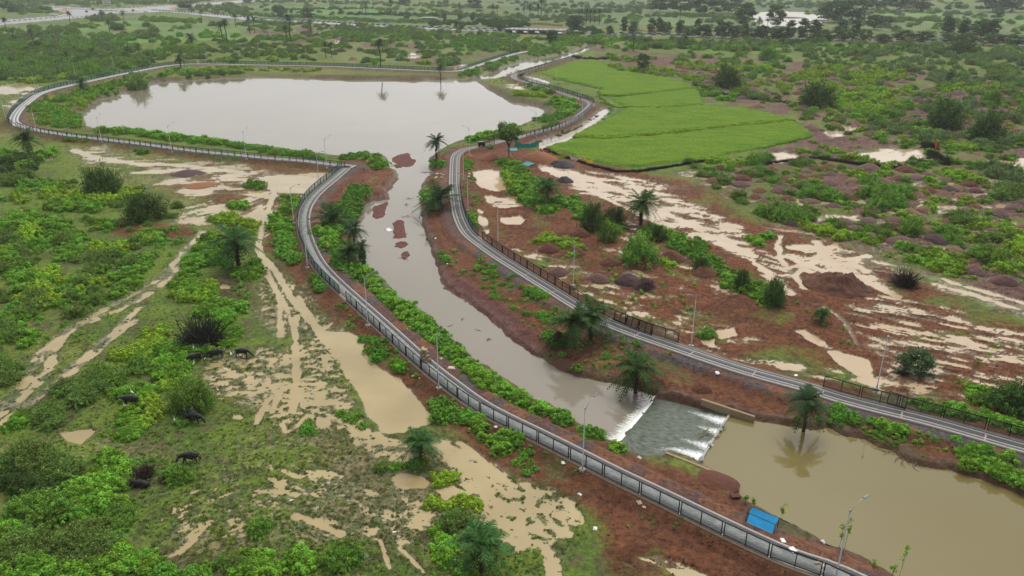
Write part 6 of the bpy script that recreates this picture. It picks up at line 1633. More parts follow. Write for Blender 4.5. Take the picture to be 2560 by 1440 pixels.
for i, (px, py, v, ty) in enumerate(far_palms):
    near = 'above the thick scrub on the upper left' if px < 500 else ('in the green fields before the road' if py > 75 else ('in the row of palms beyond the road bridge' if 1220 < px < 1520 else 'on the misty fields beyond the road'))
    put_palm(px, py, v, ty, ('tall' if v == 5 else 'short') + ' dark palm ' + near, GF)
# vine covered palm
q = at_many([908], [672])[0]
r = tag(ob('palm_tree', None, None, q, .4, 1.0), 'palm wrapped in hanging green vine at the river edge', 'palm', GP)
ob('trunk', PV[1][2], r); ob('crown', PV[3][0], r, (0, 0, 4.3), 0, .62)
V_ = []; rs = np.random.default_rng(9)
Cc = []
for i in range(34):
    a = rs.uniform(0, 6.28); rr = rs.uniform(.25, .8); top = rs.uniform(2.8, 4.4); ln = rs.uniform(1.2, 3.0); k = 40
    t = rs.uniform(0, 1, k); Cc.append(np.stack([math.cos(a) * rr + rs.normal(0, .1, k), math.sin(a) * rr + rs.normal(0, .1, k), np.maximum(top - ln * t, .3)], -1))
Cc = np.concatenate(Cc)
ob('vine', quadmesh('vine', quads_from(Cc, np.c_[Cc[:, :2], np.full(len(Cc), .4)] + rs.normal(0, .3, Cc.shape), rs.uniform(.12, .2, len(Cc)), rs), M_TREE[1]), r)

# ------------------------------------------------------------------ trees
CR = [tree_crown(600 + i, M_TREE[i % 2]) for i in range(3)] + [tree_crown(610, M_TREE[0], rx=.62, rz=1.0), tree_crown(611, M_TREE[0], rx=.6, rz=1.0)]
TRM = [trunk_mesh(620, M_BARK, .6, .05, 5, .5, .5), trunk_mesh(621, M_BARK, .5, .05, 4, .35, .7)]
def tree(px, py, topy, wpx, label, group, v=None, col=False):
    q = at_many([px], [py])[0]
    zc = q[1] * CP + (H - q[2]) * SP
    hgt = max(2.0, (py - topy) / F * zc / CP); wid = wpx / F * zc / 2
    v = (3 + rng.integers(2)) if col else (rng.integers(3) if v is None else v)
    r = tag(ob('tree', None, None, q, rng.uniform(0, 6.28)), label, 'tree', group)
    base = .03 if col else .04
    nat = 2.0 if col else 1.4
    natw = .72 if col else 1.0
    ob('crown', CR[v], r, (0, 0, hgt * base), 0, (wid / natw, wid / natw, hgt * (1 - base) / nat))
    ob('trunk', TRM[0 if not col else 1], r, (0, 0, 0), 0, (wid, wid, hgt * .62))
    return r
GT = 'trees planted along the road'
rows = [(1582, 84, 56, 30, 1), (1560, 82, 46, 22, 1), (1628, 86, 48, 28, 1), (1648, 84, 46, 26, 1), (1665, 86, 56, 34, 0), (1700, 88, 52, 30, 1), (1722, 92, 66, 40, 0), (1745, 92, 50, 28, 1), (1766, 94, 62, 36, 0), (1796, 94, 52, 30, 1), (1815, 96, 56, 40, 0), (1838, 98, 66, 34, 0), (1860, 96, 60, 26, 1), (1882, 98, 70, 50, 0), (1904, 100, 62, 40, 0), (1935, 100, 70, 46, 0), (1975, 98, 54, 32, 1), (2005, 100, 50, 36, 1), (1960, 102, 66, 44, 0), (2035, 98, 52, 40, 1), (2060, 102, 74, 56, 0), (2098, 96, 52, 42, 1), (2135, 96, 52, 34, 1), (2110, 102, 72, 46, 0), (2160, 106, 74, 40, 0), (2205, 108, 84, 46, 0), (2258, 104, 76, 60, 0), (2310, 104, 78, 60, 0),
        (2365, 96, 42, 40, 1), (2408, 96, 52, 36, 1), (2450, 98, 48, 60, 0), (2480, 100, 50, 36, 1), (2375, 108, 82, 50, 0), (2420, 110, 84, 60, 0), (2480, 114, 84, 60, 0), (2530, 116, 86, 70, 0), (2590, 118, 86, 60, 0), (1524, 88, 66, 24, 1), (1498, 86, 72, 20, 0), (1380, 108, 76, 40, 1), (1250, 80, 60, 28, 0), (1148, 76, 54, 32, 0), (1112, 54, 34, 14, 1), (1150, 52, 34, 16, 1), (1182, 54, 32, 18, 1), (1437, 78, 40, 40, 0), (1430, 74, 44, 36, 0)]
for px, py, ty, w, c in rows:
    near = 'left of the white car' if px < 1440 else ('between the white car and the distant pool' if px < 1900 else ('in front of the distant pool' if px < 2070 else ('on the right part of the road' if px < 2340 else 'at the right end of the road')))
    tree(px, py, ty, w, ('narrow dark' if c else 'broad dark') + ' roadside tree ' + near, GT, col=bool(c))
GG = 'big trees of the far groves'
for px, py, ty, w, lb in (
    (1650, 30, -8, 60, 'left edge tree of the grove left of the distant pool'), (1700, 32, -10, 70, 'grove tree left of the distant pool with a palm before it'), (1760, 34, -12, 80, 'wide grove tree in the grove left of the distant pool'), (1820, 34, -10, 80, 'dark grove tree beside the distant pool'), (1862, 64, 10, 56, 'tall rounded tree on the left shore of the distant pool'),
    (1937, 66, 14, 52, 'lone full tree standing out against the bright distant pool'), (2085, 56, 0, 70, 'front tree of the big grove right of the distant pool'), (2130, 54, -6, 76, 'big grove tree right of the distant pool'), (2060, 50, 8, 40, 'shore tree at the right end of the distant pool'), (2190, 24, -22, 80, 'hazy grove tree behind the bright field'),
    (2250, 26, -18, 80, 'hazy grove tree with a pale trunk behind the bright field'), (2300, 30, -14, 60, 'end tree of the hazy grove behind the bright field'), (2185, 74, 36, 52, 'leaning tree right of the big grove'), (2215, 68, 42, 36, 'small tree behind the leaning tree'), (2395, 24, 4, 22, 'small flat tree alone on the bright field'), (2370, 26, 12, 20, 'small round shrub tree on the bright field'),
    (2480, 30, -20, 84, 'left tree of the grove in the top right corner'), (2530, 30, -14, 70, 'right tree of the grove in the top right corner'), (2495, 46, 20, 26, 'small tree below the corner grove'), (700, 46, 14, 40, 'dark round tree behind the road hedge left of two palms'), (770, 48, 20, 40, 'second dark tree behind the road hedge'), (728, 34, 24, 10, 'tiny tree between the two dark ones'),
    (853, 38, 21, 14, 'small dark tree on the bright rice strip'), (1115, 12, -4, 16, 'small round far tree above the shelter'), (1185, 20, -8, 40, 'spreading tree on the misty fields'), (465, 24, 2, 40, 'round tree at the right tip of the junction'), (10, 26, -4, 40, 'tall tree in the top left corner'), (44, 30, 10, 40, 'bushy tree near the top left corner'), (620, 10, -8, 30, 'far tree near the upper road arm'), (1010, 12, -8, 26, 'far roundish tree on the misty fields'), (1440, 76, 40, 44, 'pale green rounded tree right of the yellow railing'), (1018, 48, 38, 20, 'low dark tree on the narrow field left of the shelter')):
    tree(px, py, ty, w, lb, GG)
# single shrubs and small trees that stand out
GS = 'stand-alone shrubs of the plain'
def big_shrub(px, py, ty, w, k, label, nm='thorn_shrub', cat='thorn shrub'):
    q = at_many([px], [py])[0]; zc = q[1] * CP + (H - q[2]) * SP
    hgt = (py - ty) / F * zc / CP; wid = w / F * zc / 2
    return tag(ob(nm, big_v[k], None, (q[0], q[1], q[2] - .1), rng.uniform(0, 6), (wid, wid, hgt / .95)), label, cat, GS)
big_v = {0: thorn_bush(701, M_TH[0], 260, 48, size=.036), 1: thorn_bush(702, M_TH[1], 260, 48, size=.036), 2: thorn_bush(703, M_TH[3], 260, 48, size=.036), 3: twig_bush(704, M_BRUSHB, 500), 4: twig_bush(705, M_BRUSH, 500), 5: tree_crown(706, M_TREE[0], 50, 44, 1.0, .55, .075)}
for px, py, ty, w, k, lb in (
    (480, 1018, 935, 126, 2, 'large round dark shrub beside the pair of grazing buffalo'), (364, 548, 482, 106, 0, 'dense dark round shrub at the edge of the pale mud on the left'), (257, 485, 418, 96, 0, 'big dark shrub on the left grassland below the pond'),
    (345, 216, 177, 52, 1, 'round bushy tree on the left shore mirrored in the pond'), (2040, 268, 210, 96, 0, 'large round shrub in the purple waste'), (1815, 218, 168, 80, 0, 'dark flat topped shrub right of the upper rice field'), (2362, 320, 250, 100, 0, 'large wide shrub in the purple waste near the right edge'),
    (2462, 352, 285, 96, 0, 'round dark shrub nearest the dark thorn fence'), (2478, 260, 222, 52, 2, 'round shrub at the right edge above the wide shrubs'), (1702, 158, 140, 46, 1, 'shrub beyond the upper rice field beside a palm'), (1920, 150, 118, 50, 2, 'shrub in the purple waste below the road trees'), (2400, 138, 102, 80, 0, 'wide dark shrub in front of the right road trees'),
    (1600, 655, 585, 110, 2, 'broad light shrub in front of the flooded track palm'), (1480, 572, 505, 66, 0, 'dark dense shrub in the middle of the bush belt'), (1535, 560, 515, 60, 0, 'second dark shrub in the bush belt beside the palm'), (1520, 600, 550, 56, 2, 'mid green shrub between the red heaps and the dark shrubs'),
    (1640, 600, 560, 50, 0, 'small dark shrub right of the palm'), (1752, 680, 640, 50, 0, 'dark shrub at the left end of the lower bush belt'), (1935, 760, 690, 64, 0, 'dark shrub at the right end of the lower bush belt'), (1855, 722, 670, 50, 0, 'dark shrub in the middle of the lower bush belt'),
    (2540, 1020, 945, 150, 0, 'big dark shrub at the right edge above the netted fence'), (505, 862, 775, 150, 3, 'blackish leafless thorn bush in the bright bushes above the buffalo'), (2262, 712, 665, 80, 3, 'black dead brush beside the sandy track'), (2050, 1, -20, 10, 0, 'far shrub'),
    (240, 820 - 60, 735, 30, 1, 'thin dry shrub alone beside the pale ruts'), (1615, 722, 690, 56, 3, 'black brush on the purple heap below the light shrub'), (1880, 500, 470, 0.1, 0, 'x')):
    if len(lb) < 12: continue
    big_shrub(px, py, ty, w, k, lb)
# dark tree in the mud at the right
r = tag(ob('tree', None, None, at_many([2290], [930])[0], 1.0), 'dark leafy tree in the red mud beside the long tan puddle', 'tree')
s_ = 2.6; ob('crown', tree_crown(710, M_TREE[0], 90, 46, 1.0, .72, .07), r, (0, 0, .15), 0, (s_, s_, 2.3)); ob('trunk', TRM[0], r, (0, 0, 0), 0, (2, 2, 2.4))
# umbrella tree
q = at_many([1273], [395])[0]; zc = q[1] * CP + (H - q[2]) * SP; hg = 83 / F * zc / CP; wd = 82 / F * zc / 2
r = tag(ob('umbrella_tree', None, None, q, .3), 'umbrella shaped tree with thin trunk beside the walkway and the teal cloth', 'tree')
ob('crown', tree_crown(711, M_TREE[2], 110, 46, 1.0, .42, .06, gap=1), r, (0, 0, hg * .42), 0, (wd, wd, hg * .60 / .84))
ob('trunk', trunk_mesh(712, M_BARK, 1.0, .045, 8, .62, .45), r, (0, 0, 0), 0, (wd, wd, hg * .58))
for px, py, ty, w, lb in ((1606, 180, 134, 34, 'thin two tiered tree right of the upper rice field'), (2375, 205, 178, 24, 'little dark stemmed tree in the purple waste')):
    tree(px, py, ty, w, lb, None, v=0)
# ------------------------------------------------------------------ rice field and its low banks
def crop_mat(name, c1, c2):
    m = bpy.data.materials.new(name); m.use_nodes = True
    nt = m.node_tree; n = nt.nodes; l = nt.links; b = n['Principled BSDF']; b.inputs['Roughness'].default_value = .9; b.inputs['Specular IOR Level'].default_value = .08
    tc = n.new('ShaderNodeTexCoord'); mp = n.new('ShaderNodeMapping'); mp.inputs['Scale'].default_value = (.5, 1, 1); mp.inputs['Rotation'].default_value = (0, 0, .5)
    l.new(tc.outputs['Object'], mp.inputs[0])
    a = n.new('ShaderNodeTexNoise'); a.inputs['Scale'].default_value = .16; a.inputs['Detail'].default_value = 8; a.inputs['Roughness'].default_value = .65; l.new(mp.outputs[0], a.inputs['Vector'])
    r = n.new('ShaderNodeMapRange'); r.inputs[1].default_value = .34; r.inputs[2].default_value = .66; l.new(a.outputs[0], r.inputs[0])
    mx = n.new('ShaderNodeMix'); mx.data_type = 'RGBA'; mx.inputs['A'].default_value = (*c1, 1); mx.inputs['B'].default_value = (*c2, 1)
    l.new(r.outputs[0], mx.inputs['Factor'])
    g = n.new('ShaderNodeTexNoise'); g.inputs['Scale'].default_value = 3.2; g.inputs['Detail'].default_value = 5; l.new(mp.outputs[0], g.inputs['Vector'])
    r2 = n.new('ShaderNodeMapRange'); r2.inputs[1].default_value = .3; r2.inputs[2].default_value = .7; r2.inputs[3].default_value = .6; r2.inputs[4].default_value = 1.4; l.new(g.outputs[0], r2.inputs[0])
    h = n.new('ShaderNodeHueSaturation'); l.new(mx.outputs['Result'], h.inputs['Color']); l.new(r2.outputs[0], h.inputs['Value']); l.new(h.outputs[0], b.inputs['Base Color'])
    bp = n.new('ShaderNodeBump'); bp.inputs['Strength'].default_value = 1; bp.inputs['Distance'].default_value = .35; l.new(g.outputs[0], bp.inputs['Height']); l.new(bp.outputs[0], b.inputs['Normal'])
    return m
M_RICE = crop_mat('rice_leaf', (.070, .155, .006), (.125, .195, .010))
PLOTS = [([(1345, 184), (1395, 168), (1440, 155), (1490, 152), (1540, 178), (1600, 184), (1690, 200), (1735, 220), (1620, 232), (1530, 243), (1500, 235), (1500, 222), (1440, 206), (1380, 194)], 'small upper plot of bright rice in the angle of the loop walkway', .0),
    ([(1505, 238), (1535, 247), (1640, 234), (1742, 222), (1762, 262), (1680, 268), (1568, 270), (1530, 252)], 'narrow middle plot of rice under the purple waste', .0),
    ([(1566, 273), (1680, 271), (1762, 265), (1830, 270), (1905, 280), (1984, 302), (1900, 308), (1780, 320), (1640, 336), (1520, 345), (1448, 343), (1430, 340), (1500, 308)], 'wide third plot of rice with a bushy bank below it', .0),
    ([(1448, 348), (1530, 350), (1650, 340), (1790, 324), (1900, 312), (1988, 304), (2033, 338), (1960, 358), (1900, 372), (1800, 392), (1700, 406), (1600, 419), (1530, 418), (1492, 409), (1420, 389), (1366, 371), (1400, 357)], 'lowest plot of bright rice above the dark brush hedge', .0)]
for pi_, (pl, lb, dz) in enumerate(PLOTS):
    P = PW(pl, L); st_ = .8 if pi_ > 1 else 1.1
    lo = P.min(0); hi = P.max(0)
    gx = np.arange(lo[0], hi[0] + st_, st_); gy = np.arange(lo[1], hi[1] + st_, st_)
    X, Y = np.meshgrid(gx, gy); sh = X.shape; X = X.ravel(); Y = Y.ravel()
    dd = sdf(X, Y, P, 8) + (fbm(X, Y, 4, 4, 81) - .5) * 4.0
    z = L + .30 + .55 * fbm(X, Y, 1.8, 3, 82) + .15 * fbm(X, Y, 14, 2, 83) - ramp(dd, -.6, .3) * .9
    ii = np.arange(X.size).reshape(sh); inn = (dd < .5).reshape(sh)
    k = inn[:-1, :-1] | inn[1:, 1:] | inn[:-1, 1:] | inn[1:, :-1]
    q = np.stack([ii[:-1, :-1], ii[:-1, 1:], ii[1:, 1:], ii[1:, :-1]], -1)[k]
    u, inv = np.unique(q, return_inverse=True)
    me = mesh_np('rice_crop', np.stack([X[u], Y[u], z[u]], -1), inv.reshape(-1, 4), [M_RICE], smooth_=True)
    tag(ob('rice_crop', me), lb, 'rice crop', kind='stuff')
# bushy low banks between the plots and dark brush hedges: loose growth
def hedge(name, pts, hw, n, r, meshsrc, label, cat, hz=1.0, zoff=0.0):
    P = np.array(pts, float); Ls = np.r_[0, np.cumsum(np.hypot(*np.diff(P, axis=0).T))]
    t = (np.arange(n) + rng.uniform(0, 1, n)) / n * Ls[-1]
    x = np.interp(t, Ls, P[:, 0]) + rng.normal(0, hw, n); y = np.interp(t, Ls, P[:, 1]) + rng.normal(0, hw * .4, n)
    p3 = at_many(x, y); p3[:, 2] += zoff
    items = [(p3[i], r * rng.uniform(.6, 1.25)) for i in range(n)]
    q, r0 = items[0]
    first = tag(ob(name, meshsrc, None, q, 0, (r0, r0, r0 * hz)), 'end clump of the ' + label, cat)
    first.name = name + '_clump'
    return stuff_of(name, label, cat, first, items[1:], hz)
twb = twig_bush(901, M_BRUSHB, 130); twr = twig_bush(902, M_BRUSH, 130)
dk = thorn_bush(903, M_TH[2], 60, 30, size=.08)
hedge('bank_growth', [(1505, 238), (1560, 241), (1650, 233), (1738, 222)], 1.2, 70, 1.2, BM['L3'][0], 'thin green bank growth between the first two rice plots', 'bank growth', .8)
hedge('bank_growth', [(1440, 344), (1530, 348), (1640, 338), (1780, 322), (1900, 310), (1985, 303)], 1.6, 130, 1.5, BM['L2'][1], 'bushy bank growth across the rice field', 'bank growth', .8)
hedge('bank_growth', [(1500, 255), (1540, 268), (1620, 272), (1760, 264)], 1.2, 60, 1.1, BM['L3'][1], 'low bank growth above the third rice plot', 'bank growth', .8)
hedge('bank_growth', [(1895, 372), (1960, 358), (2030, 340)], 1.6, 40, 1.0, BM['L3'][1], 'pale bank growth at the lower right corner of the rice field', 'bank growth', .8)
hedge('bank_growth', [(1345, 368), (1400, 356), (1440, 336), (1500, 302), (1530, 278), (1520, 262), (1496, 240), (1500, 222), (1440, 208), (1380, 196)], 2, 150, .8, BM['L1'][0], 'grassy rim of the rice field beside the ditch', 'bank growth', .8)
hedge('brush_hedge', [(1364, 374), (1400, 390), (1440, 402), (1490, 418), (1540, 430), (1600, 429), (1660, 420), (1720, 410), (1790, 398)], 1.6, 360, .85, twb, 'dark dry brush hedge along the lower edge of the rice field', 'brush hedge', 1.0)
hedge('brush_hedge', [(1790, 400), (1850, 408), (1900, 412), (1960, 404), (2040, 396), (2100, 404), (2160, 414), (2230, 420), (2300, 410), (2340, 408), (2370, 406)], 2.2, 260, 1.0, twb, 'long dark brush line below the pale shallow pools', 'brush hedge')
hedge('brush_hedge', [(2318, 362), (2326, 376), (2334, 390), (2345, 402), (2370, 408)], 5, 110, 1.6, twb, 'tall heap of black thorn brush beside the pale shallow pool', 'brush hedge', 1.2)
hedge('brush_hedge', [(1430, 144), (1460, 146), (1500, 148), (1530, 144)], 3, 70, 1.5, twr, 'brown brush hedge at the top end of the loop walkway', 'brush hedge')
hedge('brush_hedge', [(1740, 216), (1780, 230), (1830, 240), (1900, 250), (2000, 260)], 3, 90, 1.2, twr, 'broken brown brush line along the purple waste', 'brush hedge')
hedge('weeds', [(1500, 290), (1440, 322), (1380, 344), (1330, 360)], 3, 60, .9, dk, 'weeds on the strip between the loop fence and the ditch', 'weeds')

# ------------------------------------------------------------------ heaps of dumped soil
def heap_mesh(seed, m, n=22, rough=.16, R=9):
    rs = np.random.default_rng(seed); V = []; Q_ = []
    rr = np.linspace(0, 1, R); ph = rs.uniform(0, 6, 4)
    for i, r in enumerate(rr):
        for k in range(n):
            a = 2 * PI * k / n
            w = 1 + .16 * math.sin(a + ph[0]) + .10 * math.sin(2 * a + ph[1]) + .06 * math.sin(3 * a + ph[2])
            x, y = math.cos(a) * r * w, math.sin(a) * r * w * .85
            h = (1 - r) ** 1.0 * .62 * (1 - .25 * (1 - r)) * 1.5
            h = .62 * math.cos(r * PI / 2) ** 1.15
            h += rough * (vn(np.array([x * 4 + seed]), np.array([y * 4]), seed)[0] - .5) * (1 - r) + .4 * rough * (vn(np.array([x * 11 + seed]), np.array([y * 11]), seed + 1)[0] - .5) * (1 - r * .7)
            V.append((x, y, h if i < R - 1 else -.15))
    for i in range(R - 1):
        for k in range(n):
            Q_.append((i * n + k, (i + 1) * n + k, (i + 1) * n + (k + 1) % n, i * n + (k + 1) % n))
    return mesh_np('soil_heap', V, Q_, [m], smooth_=True)
def soil(name, c1, c2):
    return mat(name, c1, rough=.95, vary=.28, nscale=1.6, bump=1.0, bscale=3.0, col2=c2, objv=.12, dist=.3)
M_SOIL = [soil('purple_soil', (.155, .088, .076), (.105, .064, .058)), soil('red_soil', (.145, .064, .038), (.100, .046, .030)), soil('orange_soil', (.27, .115, .058), (.19, .082, .045)), soil('black_gravel', (.040, .040, .044), (.055, .053, .058)), soil('dark_purple_soil', (.095, .060, .058), (.075, .048, .048)), soil('tan_soil', (.22, .135, .085), (.16, .095, .06))]
M_SOILB = soil('mound_soil', (.135, .062, .040), (.085, .042, .030))
BIGH = heap_mesh(77, M_SOILB, 96, .42, 34)
HM = {k: [heap_mesh(40 + 7 * k + j, M_SOIL[k]) for j in range(3)] for k in range(6)}
def heap(q, r, h, k, label, group=None, rz=None, nm='soil_heap', cat='soil heap'):
    o = ob(nm, HM[k][rng.integers(3)], None, (q[0], q[1], q[2] - .06), rng.uniform(0, 6.28) if rz is None else rz, (r, r, h / .62))
    return tag(o, label, cat, group)
HH = 'soil heaps dumped on the waste ground'
def heap_field(poly, n, r0, r1, kinds, place, mind=1.25):
    P = PW(poly, L); lo = P.min(0); hi = P.max(0); got = []
    tries = 0
    while len(got) < n and tries < n * 60:
        tries += 1
        x, y = rng.uniform(lo, hi)
        if not inside(np.array([x]), np.array([y]), P)[0]: continue
        r = rng.uniform(r0, r1)
        if any((x - a) ** 2 + (y - b) ** 2 < ((r + c) * mind * .72) ** 2 for a, b, c in got): continue
        got.append((x, y, r))
    a = np.array(got); z, _, wet, _, _, _ = terrain(a[:, 0], a[:, 1], True)
    cnt = 0
    for (x, y, r), zz_, w in zip(got, z, wet):
        if w > .05: continue
        k = kinds[rng.integers(len(kinds))]
        heap((x, y, zz_), r, r * rng.uniform(.34, .46), k, '%s %s heap of dumped soil %s' % ('small' if r < (r0 + r1) / 2 else 'large', {0: 'purple brown', 1: 'red brown', 4: 'dark purple', 5: 'tan'}[k], place), 'soil heaps ' + place)
        cnt += 1
    return cnt
nh = heap_field([(1890, 505), (1990, 470), (2080, 420), (2300, 430), (2560, 470), (2640, 480), (2640, 700), (2540, 690), (2400, 660), (2300, 630), (2200, 600), (2080, 570), (1960, 530)], 105, 2.0, 3.6, [0, 0, 0, 1, 4, 5], 'on the field beside the sandy track')
nh += heap_field([(1800, 412), (1900, 425), (2080, 420), (1990, 470), (1900, 500), (1760, 450)], 22, 1.6, 2.8, [1, 1, 0], 'below the corner of the rice field')
nh += heap_field([(1780, 230), (1990, 290), (2040, 340), (2300, 365), (2560, 360), (2560, 220), (2300, 200), (1950, 195), (1640, 150), (1600, 178), (1740, 210)], 125, 2.2, 4.4, [0, 0, 4, 1], 'on the purple waste beyond the rice field')
print('heaps', nh)
for px, py, wpx, hpx, k, lb in (
    (2120, 735, 165, 46, 1, 'biggest red mound of earth between the star shaped puddle and the long tan puddle'), (1575, 712, 74, 30, 4, 'purple heap left of the heap covered with black brush'), (1612, 722, 72, 32, 4, 'dark purple heap covered with black brush'),
    (1605, 672, 76, 30, 1, 'smooth red heap beside the small ochre puddle'), (1680, 655, 76, 40, 1, 'red heap with a tiny puddle on its flank'), (1455, 592, 60, 26, 1, 'reddish heap above the yellow bushes'), (1375, 632, 62, 26, 1, 'red heap just right of the mid fence'), (1440, 636, 54, 26, 1, 'second red heap right of the mid fence'),
    (1530, 665, 60, 20, 1, 'low red heap beside the yellowish wet patch'), (1500, 708, 70, 24, 0, 'flat purplish heap left of the ochre puddle'), (1760, 690, 80, 26, 1, 'long red ridge left of the lower bush belt'), (1400, 690, 60, 20, 0, 'low purple heap by the round tan puddles'),
    (1985, 555 + 10, 40, 14, 4, 'small dark heap at the left end of the grassy track'), (2525, 715, 70, 28, 0, 'broad purple heap at the right edge beside the sandy track'), (2445, 690 - 4, 70, 24, 0, 'broad purple heap next to the one at the right edge'),
    (1225, 402, 60, 18, 2, 'bright orange earth heap left of the umbrella tree foot'), (1345, 403, 96, 22, 2, 'bright orange earth heap right of the umbrella tree foot'), (1172, 396, 32, 14, 2, 'small orange heap at the walkway bend'), (880, 151, 24, 6, 2, 'small orange heap behind the far pond fence'),
    (500, 470, 80, 4, 2, 'flat orange earth patch in the pale mud on the left'), (1430, 610 - 20, 20, 6, 1, 'low lump'), (1900, 330 - 60, 50, 12, 5, 'tan heap beside the right corner of the rice'), (1760, 980, 60, 22, 1, 'rounded red bank lump above the weir'), (1790, 1216, 110, 14, 1, 'rounded red earth lump by the low wing wall')):
    if lb == 'low lump': continue
    q = at_many([px], [py])[0]; zc = q[1] * CP + (H - q[2]) * SP
    r = wpx / F * zc / 2; h = min(r * .62, hpx / F * zc / CP * .8)
    q2 = q.copy(); q2[1] += r * .5
    q2[2] = gz_at(q2[0], q2[1])
    hp = heap(q2, r, h, k, lb, None, rz=0)
    if 'biggest' in lb: hp.data = BIGH
for px, py, wpx, hpx, lb in ((1411, 456, 52, 16, 'black gravel heap left of the shaggy palm and beside the pale flood'), (1410, 418, 70, 14, 'loose grey gravel spread under the yellow cloth'), (1392, 412, 34, 12, 'pointed grey gravel heap between the orange earth and the yellow cloth'), (458, 438, 92, 8, 'dark low mound in the pale mud below the wide pond'), (880, 150, 26, 8, 'dark gravel heap behind the far pond fence')):
    q = at_many([px], [py])[0]; zc = q[1] * CP + (H - q[2]) * SP; r = wpx / F * zc / 2; h = hpx / F * zc / CP * .75
    q[1] += r * .5
    heap(q, r, h, 4 if 'mound' in lb else 3, lb, None, 0, 'gravel_heap', 'gravel heap')

# ------------------------------------------------------------------ clods in the churned soil, grass tufts on the wet ground
def scatter_px(polys, n, r0, r1, meshes, name, label, cat, dry=True, slope=True):
    X_ = []; Y_ = []
    A = [np.ptp(np.array(p)[:, 0]) * np.ptp(np.array(p)[:, 1]) for p in polys]
    for p, a in zip(polys, A):
        P = np.array(p, float); lo = P.min(0); hi = P.max(0); m = int(n * a / sum(A) * 1.6)
        x = rng.uniform(lo[0], hi[0], m); y = rng.uniform(lo[1], hi[1], m); k = inside(x, y, P); X_.append(x[k]); Y_.append(y[k])
    q = at_many(np.concatenate(X_), np.concatenate(Y_))
    z_, c_, w_, _a, t_, e_ = terrain(q[:, 0], q[:, 1], True)
    k = (e_ > .25) & (z_ > ZP + .05) & (w_ < (0 if dry else .12))
    P_, _ = BODIES[1][0], 0
    k &= ~inside(q[:, 0], q[:, 1], BODIES[1][0]) & ~inside(q[:, 0], q[:, 1], BODIES[0][0])
    q = q[k][:n]
    nm_ = len(meshes)
    for i, me in enumerate(meshes):
        it = [(p, rng.uniform(r0, r1) * rng.uniform(.5, 1)) for p in q[i::nm_]]
        p0, rr0 = it[0]; f = tag(ob(name, me, None, p0, 0, rr0), ('large ', 'middling ', 'small ')[i] + label + ', single one', cat); f.name = name + '_single'
        stuff_of(name, label + (', finer ones' if i else ''), cat, f, it[1:], 1.0)
def rock_mesh(seed, m):
    rs = np.random.default_rng(seed); b = MB(); b.tube([(0, 0, -.3), (0, 0, .1), (.05, 0, .42)], [.9, .8, .35], 7)
    b.v = [tuple(np.array(v) * rs.uniform(.75, 1.25, 3)) for v in b.v]; return b.mesh('clod', m)
RED = [[(1180, 560), (1420, 640), (1760, 760), (1960, 830), (2560, 1010), (2560, 820), (2240, 720), (2060, 700), (1840, 740), (1560, 700), (1300, 600)], [(1560, 850), (1700, 880), (2040, 970), (2080, 1070), (1890, 1050), (1640, 985), (1500, 930)], [(1100, 640), (1250, 740), (1560, 860), (1560, 940), (1420, 920), (1240, 780)], [(1340, 1170), (1700, 1310), (2080, 1450), (1560, 1440), (1480, 1330), (1440, 1240)], [(1500, 1130), (1700, 1190), (1820, 1240), (2230, 1440), (2150, 1440), (1560, 1170)], [(1000, 830), (1240, 990), (1500, 1130), (1420, 1120), (1150, 960)]]
scatter_px(RED, 9000, .07, .26, [rock_mesh(1, M_SOIL[1]), rock_mesh(2, M_SOIL[4]), rock_mesh(3, M_SOIL[5])], 'soil_clods', 'loose clods on the churned red ground', 'clods')
def tuft(seed, m):
    rs = np.random.default_rng(seed); k = 26; a = rs.uniform(0, 6.28, k); rr = rs.uniform(0, .8, k)
    Cc = np.stack([np.cos(a) * rr, np.sin(a) * rr, rs.uniform(.1, .5, k)], -1); return quadmesh('tuft', quads_from(Cc, rs.normal(size=(k, 3)) + [0, 0, .4], rs.uniform(.2, .4, k), rs, 1.8), m)
M_TUFT = [leaf('grass_tuft', (.125, .195, .036)), leaf('grass_tuft_olive', (.165, .175, .050))]
WETG = [[(380, 1080), (860, 1060), (1180, 1160), (1440, 1240), (1460, 1340), (1380, 1440), (420, 1440), (340, 1300)], [(520, 880), (860, 850), (900, 1080), (540, 1060)], [(650, 690), (780, 700), (860, 800), (680, 860)], [(0, 880), (420, 700), (640, 700), (480, 1000), (380, 1140), (0, 1120)]]
scatter_px(WETG, 10000, .10, .34, [tuft(1, M_TUFT[0]), tuft(2, M_TUFT[1])], 'grass_tufts', 'short grass tufts on the flooded grassland', 'grass', dry=False)

# ------------------------------------------------------------------ animals
def skin(name, nodes, edges, m, sub=2):
    """nodes: (x, y, z, rx, ry)"""
    me = bpy.data.meshes.new(name); me.from_pydata([n[:3] for n in nodes], edges, [])
    o = bpy.data.objects.new(name, me); C.objects.link(o)
    md = o.modifiers.new('s', 'SKIN'); md.use_smooth_shade = True
    for i, n in enumerate(nodes):
        me.skin_vertices[0].data[i].radius = (n[3], n[4] if len(n) > 4 else n[3])
    me.skin_vertices[0].data[0].use_root = True
    sm = o.modifiers.new('u', 'SUBSURF'); sm.levels = sub; sm.render_levels = sub
    dg = bpy.context.evaluated_depsgraph_get(); dg.update()
    r = bpy.data.meshes.new_from_object(o.evaluated_get(dg)); r.name = name
    r.materials.clear(); r.materials.append(m)
    r.polygons.foreach_set('use_smooth', np.ones(len(r.polygons), bool))
    bpy.data.objects.remove(o); return r
M_HIDE = mat('buffalo_hide', (.018, .017, .018), rough=.55, spec=.35, vary=.25, nscale=4)
M_HORN = mat('horn', (.10, .095, .085), rough=.5)
